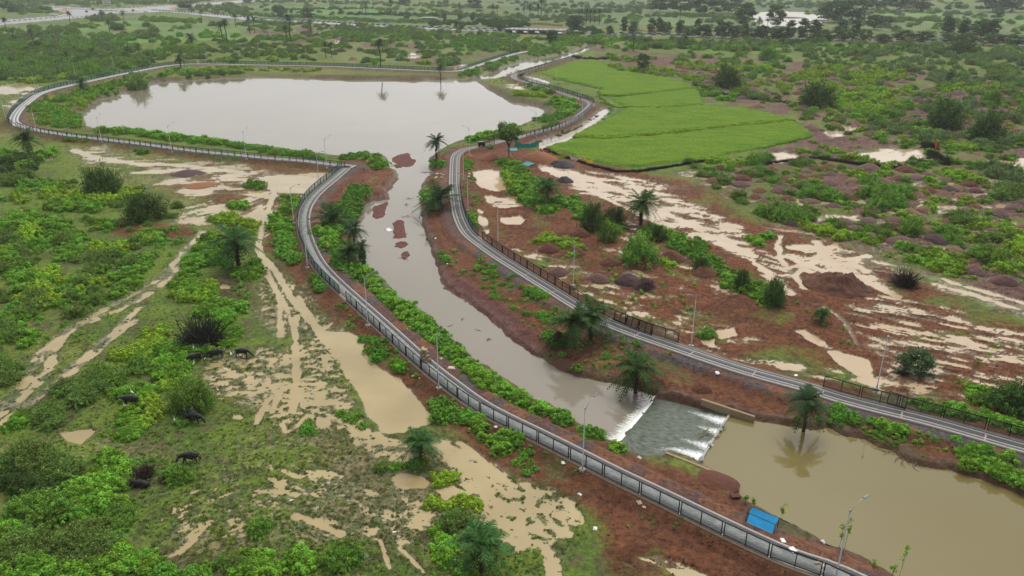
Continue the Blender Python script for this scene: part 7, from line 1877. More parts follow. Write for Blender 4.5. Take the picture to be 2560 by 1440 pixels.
def buffalo(head_down=True, step=0.0):
    N = [(0, 0, 1.0, .40, .46), (-.45, 0, 1.02, .42, .47), (-.88, 0, 1.08, .31, .33), (-1.08, 0, 1.02, .20, .22),        # pelvis is to -x
         (.42, 0, 1.05, .33, .40), (.80, 0, 1.12, .25, .31)]
    E = [(0, 1), (1, 2), (2, 3), (0, 4), (4, 5)]
    if head_down:
        N += [(1.12, 0, .92, .18, .20), (1.38, 0, .62, .15, .16), (1.52, 0, .40, .12, .12), (1.62, 0, .18, .085, .09)]
    else:
        N += [(1.15, 0, 1.15, .17, .19), (1.42, 0, 1.16, .15, .16), (1.62, 0, 1.04, .12, .12), (1.84, 0, .92, .085, .09)]
    E += [(5, 6), (6, 7), (7, 8), (8, 9)]
    def leg(root, x, y, dx, hind):
        b = len(N)
        if hind:
            N.extend([(x, y * .8, .86, .17, .19), (x + .12 + dx, y, .62, .11), (x - .10 + dx, y, .38, .065), (x - .04 + dx, y, .10, .055), (x + .03 + dx, y, .03, .07)])
        else:
            N.extend([(x, y * .8, .86, .15, .16), (x + .02 + dx * .5, y, .56, .09), (x + .03 + dx, y, .34, .062), (x + .01 + dx, y, .10, .052), (x + .06 + dx, y, .03, .07)])
        E.append((root, b)); E.extend([(b + i, b + i + 1) for i in range(4)])
    leg(2, -.86, .22, step, True); leg(2, -.86, -.22, -step, True); leg(4, .55, .20, -step * 1.2, False); leg(4, .55, -.20, step * 1.2, False)
    body = skin('body', N, E, M_HIDE)
    b = MB(); hx, hz = (1.30, .80) if head_down else (1.38, 1.28)
    for s in (-1, 1):
        b.tube([(hx, s * .10, hz), (hx - .12, s * .30, hz + .02), (hx - .34, s * .38, hz + .06), (hx - .50, s * .28, hz + .16)], [.05, .045, .032, .01], 6)
    horns = b.mesh('horns', M_HORN, True)
    b = MB()
    for s in (-1, 1): b.tube([(hx + .02, s * .14, hz - .08), (hx - .06, s * .30, hz - .14), (hx - .1, s * .38, hz - .16)], [.03, .075, .02], 6)
    ears = b.mesh('ears', M_HIDE, True)
    b = MB(); b.tube([(-1.12, 0, 1.15), (-1.26, .02, .9), (-1.28, .03, .6), (-1.26, .05, .38)], [.04, .03, .025, .045], 6)
    tail = b.mesh('tail', M_HIDE, True)
    return body, horns, ears, tail
BF = [buffalo(True, .08), buffalo(False, .05), buffalo(True, .16)]
def put_buffalo(px, py, v, ang, label, s=.94, sink=0.0, cat='buffalo', nm='water_buffalo'):
    q = at_many([px], [py])[0]
    r = tag(ob(nm, None, None, (q[0], q[1], q[2] - sink), math.radians(ang), s), label, cat, 'grazing water buffalo')
    for n_, me in zip(('body', 'horns', 'ears', 'tail'), BF[v]): ob(n_, me, r)
    return r
put_buffalo(476, 1156, 2, 190, 'black water buffalo walking with lowered head near the reddish brush pile')
put_buffalo(328, 1012, 1, 186, 'black water buffalo with a white egret standing on its back')
put_buffalo(608, 892, 0, -8, 'black water buffalo grazing at the edge of the flooded grass')
put_buffalo(540, 896, 0, 205, 'black water buffalo half under the bright bushes facing left', 1.0)
put_buffalo(488, 904, 2, 225, 'smaller black water buffalo furthest left under the bushes', .92)
put_buffalo(476, 1046, 0, 160, 'black water buffalo in the shade right under the round shrub')
put_buffalo(488, 1056, 0, -18, 'black water buffalo grazing in front of the round shrub')
put_buffalo(352, 1216, 1, 172, 'black water buffalo lying low beside the reddish brush pile', .95, .62)
for px, py, a, lb in ((1523, 47, 30, 'left one of the two far cattle on the pale field beyond the road'), (1537, 50, 160, 'right one of the two far cattle on the pale field beyond the road')): put_buffalo(px, py, 1, a, lb, 1.3)
M_EGR = mat('white_feather', (.82, .82, .80), rough=.7); M_BEAK = mat('yellow_beak', (.5, .33, .06), rough=.5)
eg = skin('body', [(0, 0, .30, .085, .075), (-.16, 0, .27, .06, .045), (-.30, 0, .22, .02, .015), (.10, 0, .36, .055), (.17, 0, .46, .03), (.14, 0, .58, .025), (.17, 0, .66, .034), (.22, 0, .66, .02)], [(0, 1), (1, 2), (0, 3), (3, 4), (4, 5), (5, 6), (6, 7)], M_EGR, 1)
b = MB(); b.bar((.23, 0, .66), (.34, 0, .63), .02); egb = b.mesh('beak', M_BEAK)
b = MB(); b.bar((0, .03, 0), (0, .03, .27), .014); b.bar((.03, -.03, 0), (0, -.03, .27), .014); egl = b.mesh('legs', M_BARK)
for px, py, lb, dz in ((560, 881, 'white egret between the two buffalo under the bushes', 0), (578, 890, 'white egret just left of the buffalo at the flooded edge', 0), (610, 899, 'white egret at the feet of the buffalo at the flooded edge', 0), (643, 890, 'white egret right of the buffalo at the flooded edge', 0), (514, 901, 'white egret in front of the half hidden buffalo', 0), (485, 914, 'white egret below the smallest buffalo', 0), (487, 888, 'white egret above the smallest buffalo', .9), (460, 925, 'white egret above the round shrub', 0), (448, 940, 'white egret behind the round shrub top', 0), (565, 929, 'white egret alone in the flooded grass', 0), (545, 980, 'white egret right of the round shrub', 0), (430, 1029, 'white egret left of the round shrub', 0), (437, 1056, 'white egret left of the pair of buffalo', 0), (315, 1020, 'white egret at the chin of the buffalo carrying a bird', 0), (728, 1260, 'white egret alone on the wet grass near the bottom', 0), (337, 1012, 'white egret riding on the back of a buffalo', 1.52), (985, 1338, 'small white egret beside the fallen branch', 0), (212, 68, 'far white egret on the green land below the junction', 0), (731, 21, 'far white egret on the first rice strip', 0), (785, 13, 'far white egret beside a thin palm trunk', 0), (1082, 33, 'far white egret right of the strip hedge', 0)):
    q = at_many([px], [py])[0]
    r = tag(ob('egret', None, None, (q[0], q[1], q[2] + dz), rng.uniform(0, 6.28), 1.15 if py > 200 else 2), lb, 'egret', 'white egrets')
    ob('body', eg, r); ob('beak', egb, r); ob('legs', egl, r)

# ------------------------------------------------------------------ person on the loop
M_SKIN = mat('skin', (.20, .10, .065), rough=.6); M_SHIRT = mat('dark_shirt', (.03, .035, .06), rough=.85); M_TROU = mat('dark_trousers', (.025, .025, .03), rough=.85); M_HAIR = mat('black_hair', (.01, .009, .009), rough=.5)
def person(px, py, ang, label):
    q = W(px, py, 0.02)
    r = tag(ob('person', None, None, (q[0], q[1], .01), math.radians(ang)), label, 'person')
    N = [(0, 0, .95, .13, .16), (0, 0, 1.15, .12, .15), (0, 0, 1.38, .13, .20), (0, 0, 1.48, .06, .06), (.01, 0, 1.56, .055), (.03, 0, 1.66, .085, .075), (.02, 0, 1.74, .07)]
    E = [(0, 1), (1, 2), (2, 3), (3, 4), (4, 5), (5, 6)]
    for s, f in ((1, 1), (-1, -1)):
        b = len(N); N += [(0, s * .20, 1.40, .06), (-.10 * f, s * .25, 1.13, .045), (.02 - .12 * f, s * .26, .90, .035), (.06 - .12 * f, s * .25, .80, .035)]
        E += [(2, b), (b, b + 1), (b + 1, b + 2), (b + 2, b + 3)]
        b = len(N); N += [(.02 * f, s * .09, .86, .10), (.16 * f, s * .10, .50, .065), (.10 * f - .06, s * .10, .10, .042), (.14 * f + .04, s * .11, .03, .045)]
        E += [(0, b), (b, b + 1), (b + 1, b + 2), (b + 2, b + 3)]
    ob('body', skin('body', N, E, M_SKIN), r)
    b = MB(); b.tube([(0, 0, .92), (0, 0, 1.15), (0, 0, 1.38), (0, 0, 1.47)], [.17, .165, .19, .09], 10)
    for s in (-1, 1): b.tube([(0, s * .19, 1.41), (-.10 * s, s * .255, 1.12)], [.075, .06], 8)
    ob('shirt', b.mesh('shirt', M_SHIRT, True), r)
    b = MB()
    for s in (-1, 1): b.tube([(0, s * .085, .98), (.16 * s, s * .10, .50), (.10 * s - .06, s * .10, .1)], [.125, .085, .06], 8)
    ob('trousers', b.mesh('trousers', M_TROU, True), r)
    b = MB(); b.tube([(.0, 0, 1.66), (-.01, 0, 1.74), (-.01, 0, 1.80)], [.088, .085, .03], 8); ob('hair', b.mesh('hair', M_HAIR, True), r)
person(1451, 251, 150, 'person in dark clothes walking along the loop walkway near its corner')
person(978, 42, 40, 'far standing figure beside a road lamp post')

# ------------------------------------------------------------------ blue sheet shelter by the pool
M_BLUE = mat('blue_painted_sheet', (.05, .50, .90), rough=.38, spec=.4, vary=.12, nscale=1.5)
M_GREYS = mat('grey_sheet', (.25, .26, .27), rough=.5, vary=.15, nscale=2)
def corr(name, a, b_, c, d, m, waves, amp=.03):
    """ridged sheet between four corners; ridges run from a to b"""
    a, b_, c, d = map(np.array, (a, b_, c, d)); n = waves * 8; V = []; Q_ = []
    nn = np.cross(b_ - a, d - a); nn = nn / np.linalg.norm(nn)
    for i in range(n + 1):
        t = i / n; ph = (i % 8) / 8
        h = amp * (1 if ph in (.0, .125) else (.35 if ph in (.25, .875) else 0))
        p = a * (1 - t) + d * t + nn * h; q = b_ * (1 - t) + c * t + nn * h
        V += [tuple(p), tuple(q)]
    for i in range(n): Q_.append((i * 2, i * 2 + 1, i * 2 + 3, i * 2 + 2))
    return mesh_np(name, V, Q_, [m])
zg = -.15
def up(px, py, z): q = W(px, py, z); return np.array([q[0], q[1], z])
# ground corners from the photograph, roof at its own height
g1, g2 = up(1866, 1307, zg), up(1932, 1336, zg)          # front bottom edge (walkway side)
e1, e2 = up(1873, 1282, .62), up(1939, 1311, .62)        # eaves on the walkway side
r1, r2 = up(1881, 1267, 1.15), up(1948, 1294, 1.15)      # back top edge
sh = tag(ob('blue_shelter', None, None, (0, 0, 0)), 'small slanting shelter of bright blue corrugated sheets between the left walkway and the olive pool', 'shelter')
ob('roof_sheet', corr('roof_sheet', r1, r2, e2, e1, M_BLUE, 6, .08), sh)
ob('front_sheet', corr('front_sheet', e1 + [0, 0, -.01], e2 + [0, 0, -.01], g2, g1, M_BLUE, 6, .08), sh)
dv = (r1 - r2) / np.linalg.norm(r1 - r2) * .22
bk_ = up(1881, 1267, 1.15); bk_[2] = zg
b = MB(); pr = np.cross(dv, [0, 0, 1]); 
b.poly([g1 + dv, np.array([r1[0], r1[1], zg - .3]) + dv, r1 + dv * 1.2 + [0, 0, .28], e1 + dv * 1.2 + [0, 0, .05]])
o_ = ob('end_sheet', b.mesh('end_sheet', M_GREYS), sh)
b = MB()
for p, t in ((g1 + dv * .5, e1), (np.array([r1[0], r1[1], zg - .5]), r1), (g2, e2), (np.array([r2[0], r2[1], zg - .5]), r2)): b.bar(p, t - [0, 0, .03], .06)
b.bar(r1 + dv - [0, 0, .04], r2 - dv * 1.5 - [0, 0, .04], .06); b.bar(e1 + dv - [0, 0, .05], e2 - [0, 0, .05], .05)
ob('pole_frame', b.mesh('pole_frame', M_BARK), sh)

# ------------------------------------------------------------------ stack of stone blocks on the walkway
M_STONE = mat('sand_coloured_stone', (.36, .285, .19), rough=.85, vary=.3, nscale=2.2, bump=.5, bscale=5, objv=.15, col2=(.28, .21, .14))
def block(seed, w, d_, h):
    rs = np.random.default_rng(seed); b = MB(); b.box(-w / 2, w / 2, -d_ / 2, d_ / 2, 0, h)
    b.v = [tuple(np.array(v) + rs.normal(0, .018, 3)) for v in b.v]; return b.mesh('stone_block', M_STONE)
BK = [block(i, .62, .34, .2) for i in range(4)]
i0 = int(np.argmin(np.hypot(*(SA - W(1060, 925, 0)).T))); tA = SA[i0 + 1] - SA[i0 - 1]; aA = math.atan2(tA[1], tA[0]); inA = np.array([tA[1], -tA[0]]) / np.hypot(*tA)
stk = tag(ob('stone_stack', None, None, (*W(1066, 902, 0), .01), aA), 'stepped stack of sand coloured stone blocks on the left walkway', 'stone stack')
for lv, cnt in enumerate((8, 7, 6, 5, 4, 3, 2)):
    for j in range(cnt):
        row = j % 2
        ob('stone_block', BK[rng.integers(4)], stk, (.75 - .36 * (j // 2) - .02 * lv + rng.uniform(-.04, .04), -.18 + .36 * row + rng.uniform(-.04, .04), lv * .205), PI / 2 + rng.uniform(-.1, .1))
for k, (dx, dy) in enumerate(((.1, .1), (-.25, -.1), (.45, 0))): ob('stone_block', BK[k], stk, (.5 + dx, dy, 1.44), rng.uniform(0, 3))
M_SLAB = mat('pale_slab', (.42, .33, .24), rough=.8, vary=.2, nscale=3)
def slab(px, py, z, ang, w, d_, h, label, m=None, nm='stone_slab', cat='stone slab', grp=None):
    q = W(px, py, z) if z is not None else None
    p = (q[0], q[1], z) if q is not None else at_many([px], [py])[0]
    b = MB(); b.box(-w / 2, w / 2, -d_ / 2, d_ / 2, 0, h); b.v = [tuple(np.array(v) + rng.normal(0, .02, 3)) for v in b.v]
    return tag(ob(nm, b.mesh(nm, m or M_SLAB), None, p, math.radians(ang)), label, cat, grp)
for k, (px, py, a) in enumerate(((2042, 1408, 10), (2048, 1404, 60), (2055, 1412, 100), (2058, 1416, 20))):
    slab(px, py, .03, a, .36, .22, .09, ('first', 'second', 'third', 'fourth')[k] + ' loose paving block counted from the left on the walkway near the nearest lamp post', cat='paving block', nm='paving_block', grp='loose paving blocks on the walkway')
for px, py, a, w, lb in ((1093, 437, 75, 1.5, 'upper long pale block on the red bank by the shallow river'), (1090, 446, 75, 1.6, 'lower long pale block on the red bank by the shallow river'), (1102, 437, 10, .7, 'small pale stone right of the long pale blocks'), (1108, 440, 40, .9, 'flat pale stone furthest right of the long pale blocks'), (1104, 446, 20, .8, 'pale stone below the others by the long pale blocks'), (1173, 437, 85, 1.4, 'upper white marked post base beside the square tan pool'), (1173, 444, 85, 1.4, 'lower white marked post base beside the square tan pool')):
    slab(px, py, None, a, w, .5, .35, lb)
for px, py, lb, w in ((1771, 1023, 'flat stone below the far wing wall', .5), (1728, 1018, 'brownish stone at the top edge of the weir', .6), (1728, 1020, 'small stone at the top edge of the weir', .4), (1838, 1243, 'rounded rock at the edge of the olive pool', .9), (1763, 1134, 'little pale stone in the water right of the curb', .35)):
    slab(px, py, None, rng.uniform(0, 90), w, w * .7, .3, lb, M_SOIL[1] if 'rock' in lb or 'brown' in lb else M_SLAB, 'rock', 'rock')

# ------------------------------------------------------------------ litter
M_WHITE = mat('white_plastic', (.78, .78, .78), rough=.45, vary=.08, nscale=6, bump=.4, bscale=9)
M_BEIGE = mat('dirty_sack', (.5, .42, .33), rough=.8, vary=.2, nscale=5)
def rag(seed, w, h, m, nm):
    rs = np.random.default_rng(seed); n = 9; V = []; Q_ = []
    for j in range(n):
        for i in range(n):
            x, y = i / (n - 1) - .5, j / (n - 1) - .5
            V.append((x * w * (1 + .2 * rs.normal()), y * w * .75 * (1 + .2 * rs.normal()), abs(rs.normal(0, h * .4)) + h * max(0, 1 - 4 * (x * x + y * y)) + .01))
    for j in range(n - 1):
        for i in range(n - 1): Q_.append((j * n + i, j * n + i + 1, (j + 1) * n + i + 1, (j + 1) * n + i))
    return mesh_np(nm, V, Q_, [m])
for k, (px, py, w, h, m, lb, z) in enumerate((
    (1982, 1374, .75, .05, 0, 'flat white paper lying across the dark edge of the walkway', .03), (1957, 1351, .55, .05, 0, 'crumpled greyish bag between the shed and the walkway', None), (2056, 1355, .42, .2, 0, 'white bag at the pool edge right of the blue shed', None), (1793, 932, .7, .12, 0, 'upper white sheet on the red bank above the weir', None), (1793, 940, .55, .14, 0, 'lower white sheet on the red bank above the weir', None), (1990, 938, .5, .03, 0, 'whitish scrap beside the striped walkway', None),
    (1803, 1067, .5, .35, 0, 'upper white bag caught on the weir curb', -1.3), (1802, 1076, .4, .3, 0, 'second white bag caught on the weir curb', -1.3), (1775, 1112, .6, .35, 0, 'white bag caught halfway down the weir curb', -1.3), (1753, 1150, .55, .45, 0, 'biggest white bag at the near end of the weir curb', -1.3), (1748, 1157, .35, .3, 1, 'brown bundle at the near end of the weir curb', -1.3),
    (1449, 1237, .45, .15, 0, 'white bag at the rim of the flooded grass', None), (1488, 1322, .5, .12, 0, 'white scrap beside the tip of the flooded grass', None), (1598, 1256, .55, .15, 1, 'pinkish crumpled bag below the left walkway fence', None), (1610, 1273, .35, .1, 1, 'smaller pinkish scrap below the crumpled bag', None), (1239, 1068, .45, .12, 0, 'white rag on the slope below the left walkway', None), (1288, 1092, .4, .12, 0, 'white rag above the clump of small plants', None), (1408, 1160, .5, .08, 0, 'torn white scraps left of the lamp post base', None),
    (1103, 897, .5, .1, 1, 'pale scrap on the gravel left of the stone stack', None), (1129, 919, .9, .03, 1, 'pale streak of dried cement by the stone stack', None), (1089, 596, .5, .1, 0, 'white scrap on the red bank beside the shallow river', None), (1118, 660, .4, .1, 0, 'tiny white scrap on the red bank', None), (1032, 943, .4, .1, 1, 'cream scrap on the bank beside the tan puddle', None), (1049, 950, .3, .1, 1, 'second cream scrap beside the tan puddle', None), (1599, 1104 + 42, .5, .2, 0, 'small white bag at the near edge of the apron', None), (972, 585 - 10, 1.6, .1, 0, 'white foam patch in the shallow river', ZP), (1668, 592, .8, .2, 0, 'whitish stone in the bush belt', None), (1815, 300, .6, .2, 0, 'white scrap', None))):
    if lb == 'white scrap': continue
    p = (*W(px, py, z), z) if z is not None else at_many([px], [py])[0]
    nm = 'plastic_bag' if 'bag' in lb else 'litter_scrap'
    tag(ob(nm, rag(k, w, h, (M_WHITE, M_BEIGE)[m], nm), None, p, rng.uniform(0, 6)), lb, 'litter')
# driftwood at the curb and debris in the river
M_WOOD = mat('wet_wood', (.20, .13, .07), rough=.8, vary=.3, nscale=4)
def sticks(px, py, z, n, s, label, m=None, nm='driftwood', cat='driftwood'):
    b = MB()
    for i in range(n):
        a = rng.uniform(0, 6.28); l_ = s * rng.uniform(.5, 1.2); x, y = rng.normal(0, s * .3, 2)
        b.tube([(x, y, .03), (x + math.cos(a) * l_ * .5, y + math.sin(a) * l_ * .5, .12 * rng.uniform(.3, 2.2)), (x + math.cos(a + .4) * l_, y + math.sin(a + .4) * l_, .04)], [.04, .03, .012], 5)
    p = (*W(px, py, z), z) if z is not None else at_many([px], [py])[0]
    o = ob(nm, b.mesh(nm, m or M_WOOD), None, p); tag(o, label, cat); return o
for a in ((1790, 1095, -1.36, 5, .8, 'driftwood sticks lying against the weir curb'), (1757, 1084, -1.5, 9, 1.4, 'tangle of tan branches stuck on the apron'), (1068, 431, ZP, 10, 1.6, 'twiggy snag in the river mouth near the right bank'), (1025, 497, ZP, 7, 1.3, 'twiggy snag in the middle of the shallow river'), (1017, 542, ZP, 6, 1.0, 'broken snags on the shallow river below the green tuft'), (1012, 646, ZP, 8, 1.1, 'snags at the tail of the sand bars'), (1222, 849, ZP, 7, .5, 'little dead plant standing in the wide river'), (1157, 799, ZP, 3, .5, 'short stick in the wide river near the left'), (1200, 826, ZP, 3, .5, 'short stick in the wide river near the sand spit'), (990, 414, ZP, 8, 1.6, 'dark twigs beside the first sand bar'), (2222, 1128, ZR, 9, 1.2, 'half sunk twigs left of the drooping palm'), (2270, 1150, ZR, 16, 1.5, 'dark tangle of roots in the pool by the drooping palm')):
    sticks(*a)
for px, py, ty, w, k, lb in ((348, 1198, 1165, 90, 4, 'reddish brown brush pile beside the lying buffalo'), (365, 1180, 1160, 60, 4, 'upper reddish brush pile above the lying buffalo'), (415, 1200, 1178, 50, 4, 'dark brush pile beside the small bush by the mud'), (2255, 935, 922, 60, 4, 'low pile of dead branches under the dark leafy tree')):
    big_shrub(px, py, ty, w, k, lb, 'brush_pile', 'brush pile')
sticks(900, 1322, None, 5, 1.3, 'fallen dark branch lying in the wet grass near the bottom', M_BARK, 'fallen_branch', 'branch')
q = W(1016, 512, ZP); ob_ = tag(ob('water_tuft', BM['S2'][0], None, (q[0], q[1], ZP), 0, .55), 'single green tuft growing in the shallow river', 'plant')
q = W(1809, 1072, -1.4); tag(ob('water_weed', BM['S0'][1], None, (q[0], q[1], -1.4), 0, .42), 'green weed beside the white bags on the weir curb', 'plant')

# ------------------------------------------------------------------ saplings
def sapling(px, py, topy, label, seed):
    q = at_many([px], [py])[0]; zc = q[1] * CP + (H - q[2]) * SP; h = (py - topy) / F * zc / CP
    rs = np.random.default_rng(seed); r = tag(ob('sapling', None, None, q), label, 'sapling', 'saplings beside the olive pool')
    b = MB(); b.tube([(0, 0, -.1), (.03, .02, h * .5), (rs.normal(0, .08), rs.normal(0, .08), h * .98)], [.022, .016, .008], 5); b.tube([(.02, .01, h * .3), (.2, .1, h * .65), (.3, .1, h * .85)], [.012, .01, .005], 4); ob('stem', b.mesh('stem', M_BARK), r)
    Cc = []
    for i in range(7):
        z = h * rs.uniform(.45, 1.0); a = rs.uniform(0, 6.28); c = np.array([math.cos(a) * .12, math.sin(a) * .12, z]); Cc.append(c + rs.normal(0, .09, (22, 3)))
    Cc = np.concatenate(Cc); ob('foliage', quadmesh('foliage', quads_from(Cc, rs.normal(size=Cc.shape) + [0, 0, .6], rs.uniform(.07, .12, len(Cc)), rs, 1.6), M_LF[3]), r)
for i, a in enumerate(((1863, 1256, 1234, 'short sapling furthest left above the blue shed'), (1884, 1268, 1244, 'bent sapling just behind the blue shed'), (1952, 1300, 1254, 'upright sapling at the right end of the blue shed'), (2097, 1374, 1304, 'forked sapling left of the nearest lamp post'), (2110, 1376, 1288, 'tall thin sapling behind the nearest lamp post'), (2246, 1450, 1345, 'straggly sapling at the bottom edge right of the nearest lamp post'), (2228, 1445, 1405, 'low sapling at the bottom edge'))): sapling(*a, 800 + i)
for px, py, s, lb in ((2185, 1415, .75, 'round bright plant on the pool bank near the bottom edge'), (2020, 1335, .3, 'tiny plant on the pool bank right of the blue shed')):
    q = at_many([px], [py])[0]; tag(ob('small_plant', BM['S2'][0], None, q, 0, s), lb, 'small plant')

# ------------------------------------------------------------------ cloth barrier along the rice field, loose teal panels
def cloth(name, pts, hgt, col, label, sag=.35, seed=0):
    rs = np.random.default_rng(seed); m = mat(name + '_fabric', col, rough=.8, vary=.12, nscale=3, transl=.15)
    P = at_many([p[0] for p in pts], [p[1] for p in pts]); n = 26; k = 6
    d = np.r_[0, np.cumsum(np.linalg.norm(np.diff(P, axis=0), axis=1))]; V = []; Q_ = []
    for i in range(n + 1):
        t = i / n * d[-1]; p = np.array([np.interp(t, d, P[:, j]) for j in range(3)])
        hh = hgt * (1 - sag * math.sin(PI * i / n) + .08 * rs.normal())
        for j in range(k + 1):
            u = j / k
            V.append((p[0] + .12 * math.sin(u * 5 + i) + .25 * (1 - u) * math.sin(i * .9), p[1] - .5 * (1 - u) + .14 * math.sin(i * 1.3 + u * 4), p[2] + .05 + hh * u))
    for i in range(n):
        for j in range(k): a = i * (k + 1) + j; Q_.append((a, a + k + 1, a + k + 2, a + 1))
    return tag(ob(name, mesh_np(name, V, Q_, [m], smooth_=True)), label, 'cloth', 'cloths hung along the rice field edge')
cloth('teal_cloth', [(1286, 363), (1300, 369), (1320, 369), (1348, 371)], 2.3, (.004, .20, .17), 'long teal cloth sagging beside the umbrella shaped tree', .5, 1)
cloth('yellow_green_cloth', [(1342, 378), (1348, 381)], 1.6, (.5, .55, .12), 'small yellow green cloth left of the magenta one', .1, 2)
cloth('magenta_cloth', [(1350, 386), (1360, 391), (1372, 393)], 2.2, (.50, .02, .12), 'magenta cloth hung on the brush hedge', .35, 3)
cloth('olive_cloth', [(1374, 394), (1395, 395), (1418, 394)], 1.3, (.26, .30, .015), 'long olive cloth right of the magenta one', .45, 4)
cloth('pink_cloth', [(1424, 398), (1440, 403), (1457, 402)], 1.3, (.62, .40, .40), 'pale pink cloth between the olive and the yellow ones', .5, 5)
cloth('yellow_cloth', [(1458, 402), (1468, 411), (1484, 411)], 1.5, (.75, .48, .04), 'bright yellow cloth at the right end of the row', .3, 6)
cloth('red_cloth', [(2334, 372), (2337, 382)], 2.6, (.62, .02, .03), 'red cloth hung on the black thorn brush', .1, 7)
cloth('mint_cloth', [(2358, 398), (2362, 402)], 1.6, (.22, .48, .36), 'small mint cloth at the end of the black thorn brush', .1, 8)
M_TEALP = mat('teal_panel', (.03, .20, .22), rough=.45, vary=.15, nscale=2)
def teal_panel(px, py, w, d_, ang, tilt, label):
    q = at_many([px], [py])[0]; b = MB()
    b.box(-w / 2, w / 2, -d_ / 2, d_ / 2, 0, .05)
    for s in (-1, 1): b.box(-w / 2, w / 2, s * d_ / 2 - .05, s * d_ / 2 + .05, .052, .1); b.box(s * w / 2 - .05, s * w / 2 + .05, -d_ / 2 + .06, d_ / 2 - .06, .052, .1)
    o = ob('metal_panel', b.mesh('metal_panel', M_TEALP), None, (q[0], q[1], q[2] + .25), math.radians(ang)); o.rotation_euler[0] = math.radians(tilt); return tag(o, label, 'metal panel')
teal_panel(1284, 376, 2.2, 1.8, 5, 14, 'small teal panel lying between the umbrella tree and the teal cloth')
teal_panel(1319, 412, 3.2, 2.6, -45, 10, 'larger dark teal panel lying right of the bright bush belt')

# ------------------------------------------------------------------ dark cart on the walkway
q = W(1203, 366, 0.02); M_TARP = mat('black_tarpaulin', (.016, .015, .018), rough=.5, bump=.6, bscale=4); M_RUB = mat('rubber', (.015, .015, .016), rough=.8)
ct = tag(ob('loaded_cart', None, None, (q[0], q[1], .02), .2), 'small dark loaded cart with a pale top on the walkway by the pond', 'cart')
b = MB(); b.box(-.95, .95, -.6, .6, .45, 1.45); b.v = [tuple(np.array(v) * (.93 if v[2] > 1 else 1) + rng.normal(0, .06, 3)) for v in b.v]; ob('load', b.mesh('load', M_TARP), ct)
b = MB(); b.box(-.75, .7, -.5, .5, 1.42, 1.52); ob('top_cover', b.mesh('top_cover', M_GREYS), ct)
b = MB(); b.box(-1.0, 1.0, -.55, .55, .36, .44); b.bar((1.0, -.3, .4), (1.7, -.2, .75), .05); b.bar((1.0, .3, .4), (1.7, .2, .75), .05); ob('frame', b.mesh('frame', M_STEEL), ct)
wb_ = MB(); wb_.tube([(0, -.05, 0), (0, .05, 0)], .3, 14); wm = wb_.mesh('wheel', M_RUB)
for x, y in ((-.55, -.62), (-.55, .62), (.65, -.62), (.65, .62)): ob('wheel', wm, ct, (x, y, .31))

# ------------------------------------------------------------------ road furniture far away
ROADZ = L + .05
M_ASPH = mat('wet_asphalt', (.16, .155, .16), rough=.25, spec=.5, vary=.15, nscale=.2)
for P in ROADS:
    flat_water('road', P, L + .10, M_ASPH, 0)
M_KW = mat('kerb_white', (.6, .6, .57), rough=.7); M_KB = mat('kerb_black', (.03, .03, .03), rough=.7); M_KR = mat('kerb_orange', (.45, .17, .07), rough=.7); M_YEL = mat('kerb_yellow', (.55, .38, .08), rough=.7)
def kerb(pts, m1, m2, label=None, h=.55, seg=4.0, w=.6):
    P = smooth(PW(pts, L), seg, 1); b = MB()
    for i in range(len(P) - 1):
        b.mi = i % 2; a, c = P[i], P[i + 1]; d_ = (c - a); l_ = np.hypot(*d_)
        M = Matrix.Translation((a[0], a[1], L)) @ Matrix.Rotation(math.atan2(d_[1], d_[0]), 4, 'Z'); b.box(0.02, l_ - .02, -w / 2, w / 2, 0, h, M)
    return tag(ob('road_kerb', b.mesh('road_kerb', [m1, m2])), kind='structure')
kerb([(-40, 60), (60, 50), (134, 44), (175, 38)], M_KW, M_KB); kerb([(50, 9), (140, 15), (200, 19), (270, 22), (340, 19), (440, 12), (560, 4), (680, -6)], M_KW, M_KR, h=.8); kerb([(120, 18), (200, 23), (280, 27), (300, 26)], M_KW, M_KB)
kerb([(378, 25), (430, 28), (500, 33), (620, 44), (760, 51), (860, 57), (1000, 65), (1152, 70), (1270, 75), (1404, 79), (1522, 82), (1656, 86), (1935, 93), (2204, 99), (2338, 102), (2560, 108), (2700, 114)], M_KW, M_KB, h=.9)
kerb([(640, 46), (760, 52), (860, 58), (1000, 66), (1152, 73), (1270, 79)], M_KB, M_KW, h=.7); kerb([(1404, 82), (1522, 85), (1656, 88), (1935, 96), (2204, 103), (2338, 105), (2560, 112)], M_KW, M_KB, h=.5)
kerb([(1320, 63), (1350, 62), (1380, 65), (1406, 67)], M_YEL, M_KR, h=2.2, seg=2.0, w=.5); kerb([(1560, 77), (1650, 80), (1750, 82)], M_YEL, M_KB, h=.8); kerb([(2080, 94), (2200, 95), (2340, 94)], M_YEL, M_KB, h=.9)
kerb([(230, 26), (330, 30), (360, 27)], M_KB, M_KW, h=.4); kerb([(180, 44), (260, 36), (300, 32)], M_KB, M_KW, h=.5)
M_PAV = mat('orange_pavement', (.34, .19, .12), rough=.8, vary=.2, nscale=.5)
flat_water('pavement', PW([(105, 38), (160, 22), (185, 24), (150, 36), (120, 42)], L), L + .14, M_PAV, 0); flat_water('pavement', PW([(420, 20), (450, 16), (452, 26), (430, 26)], L), L + .14, M_PAV, 0)
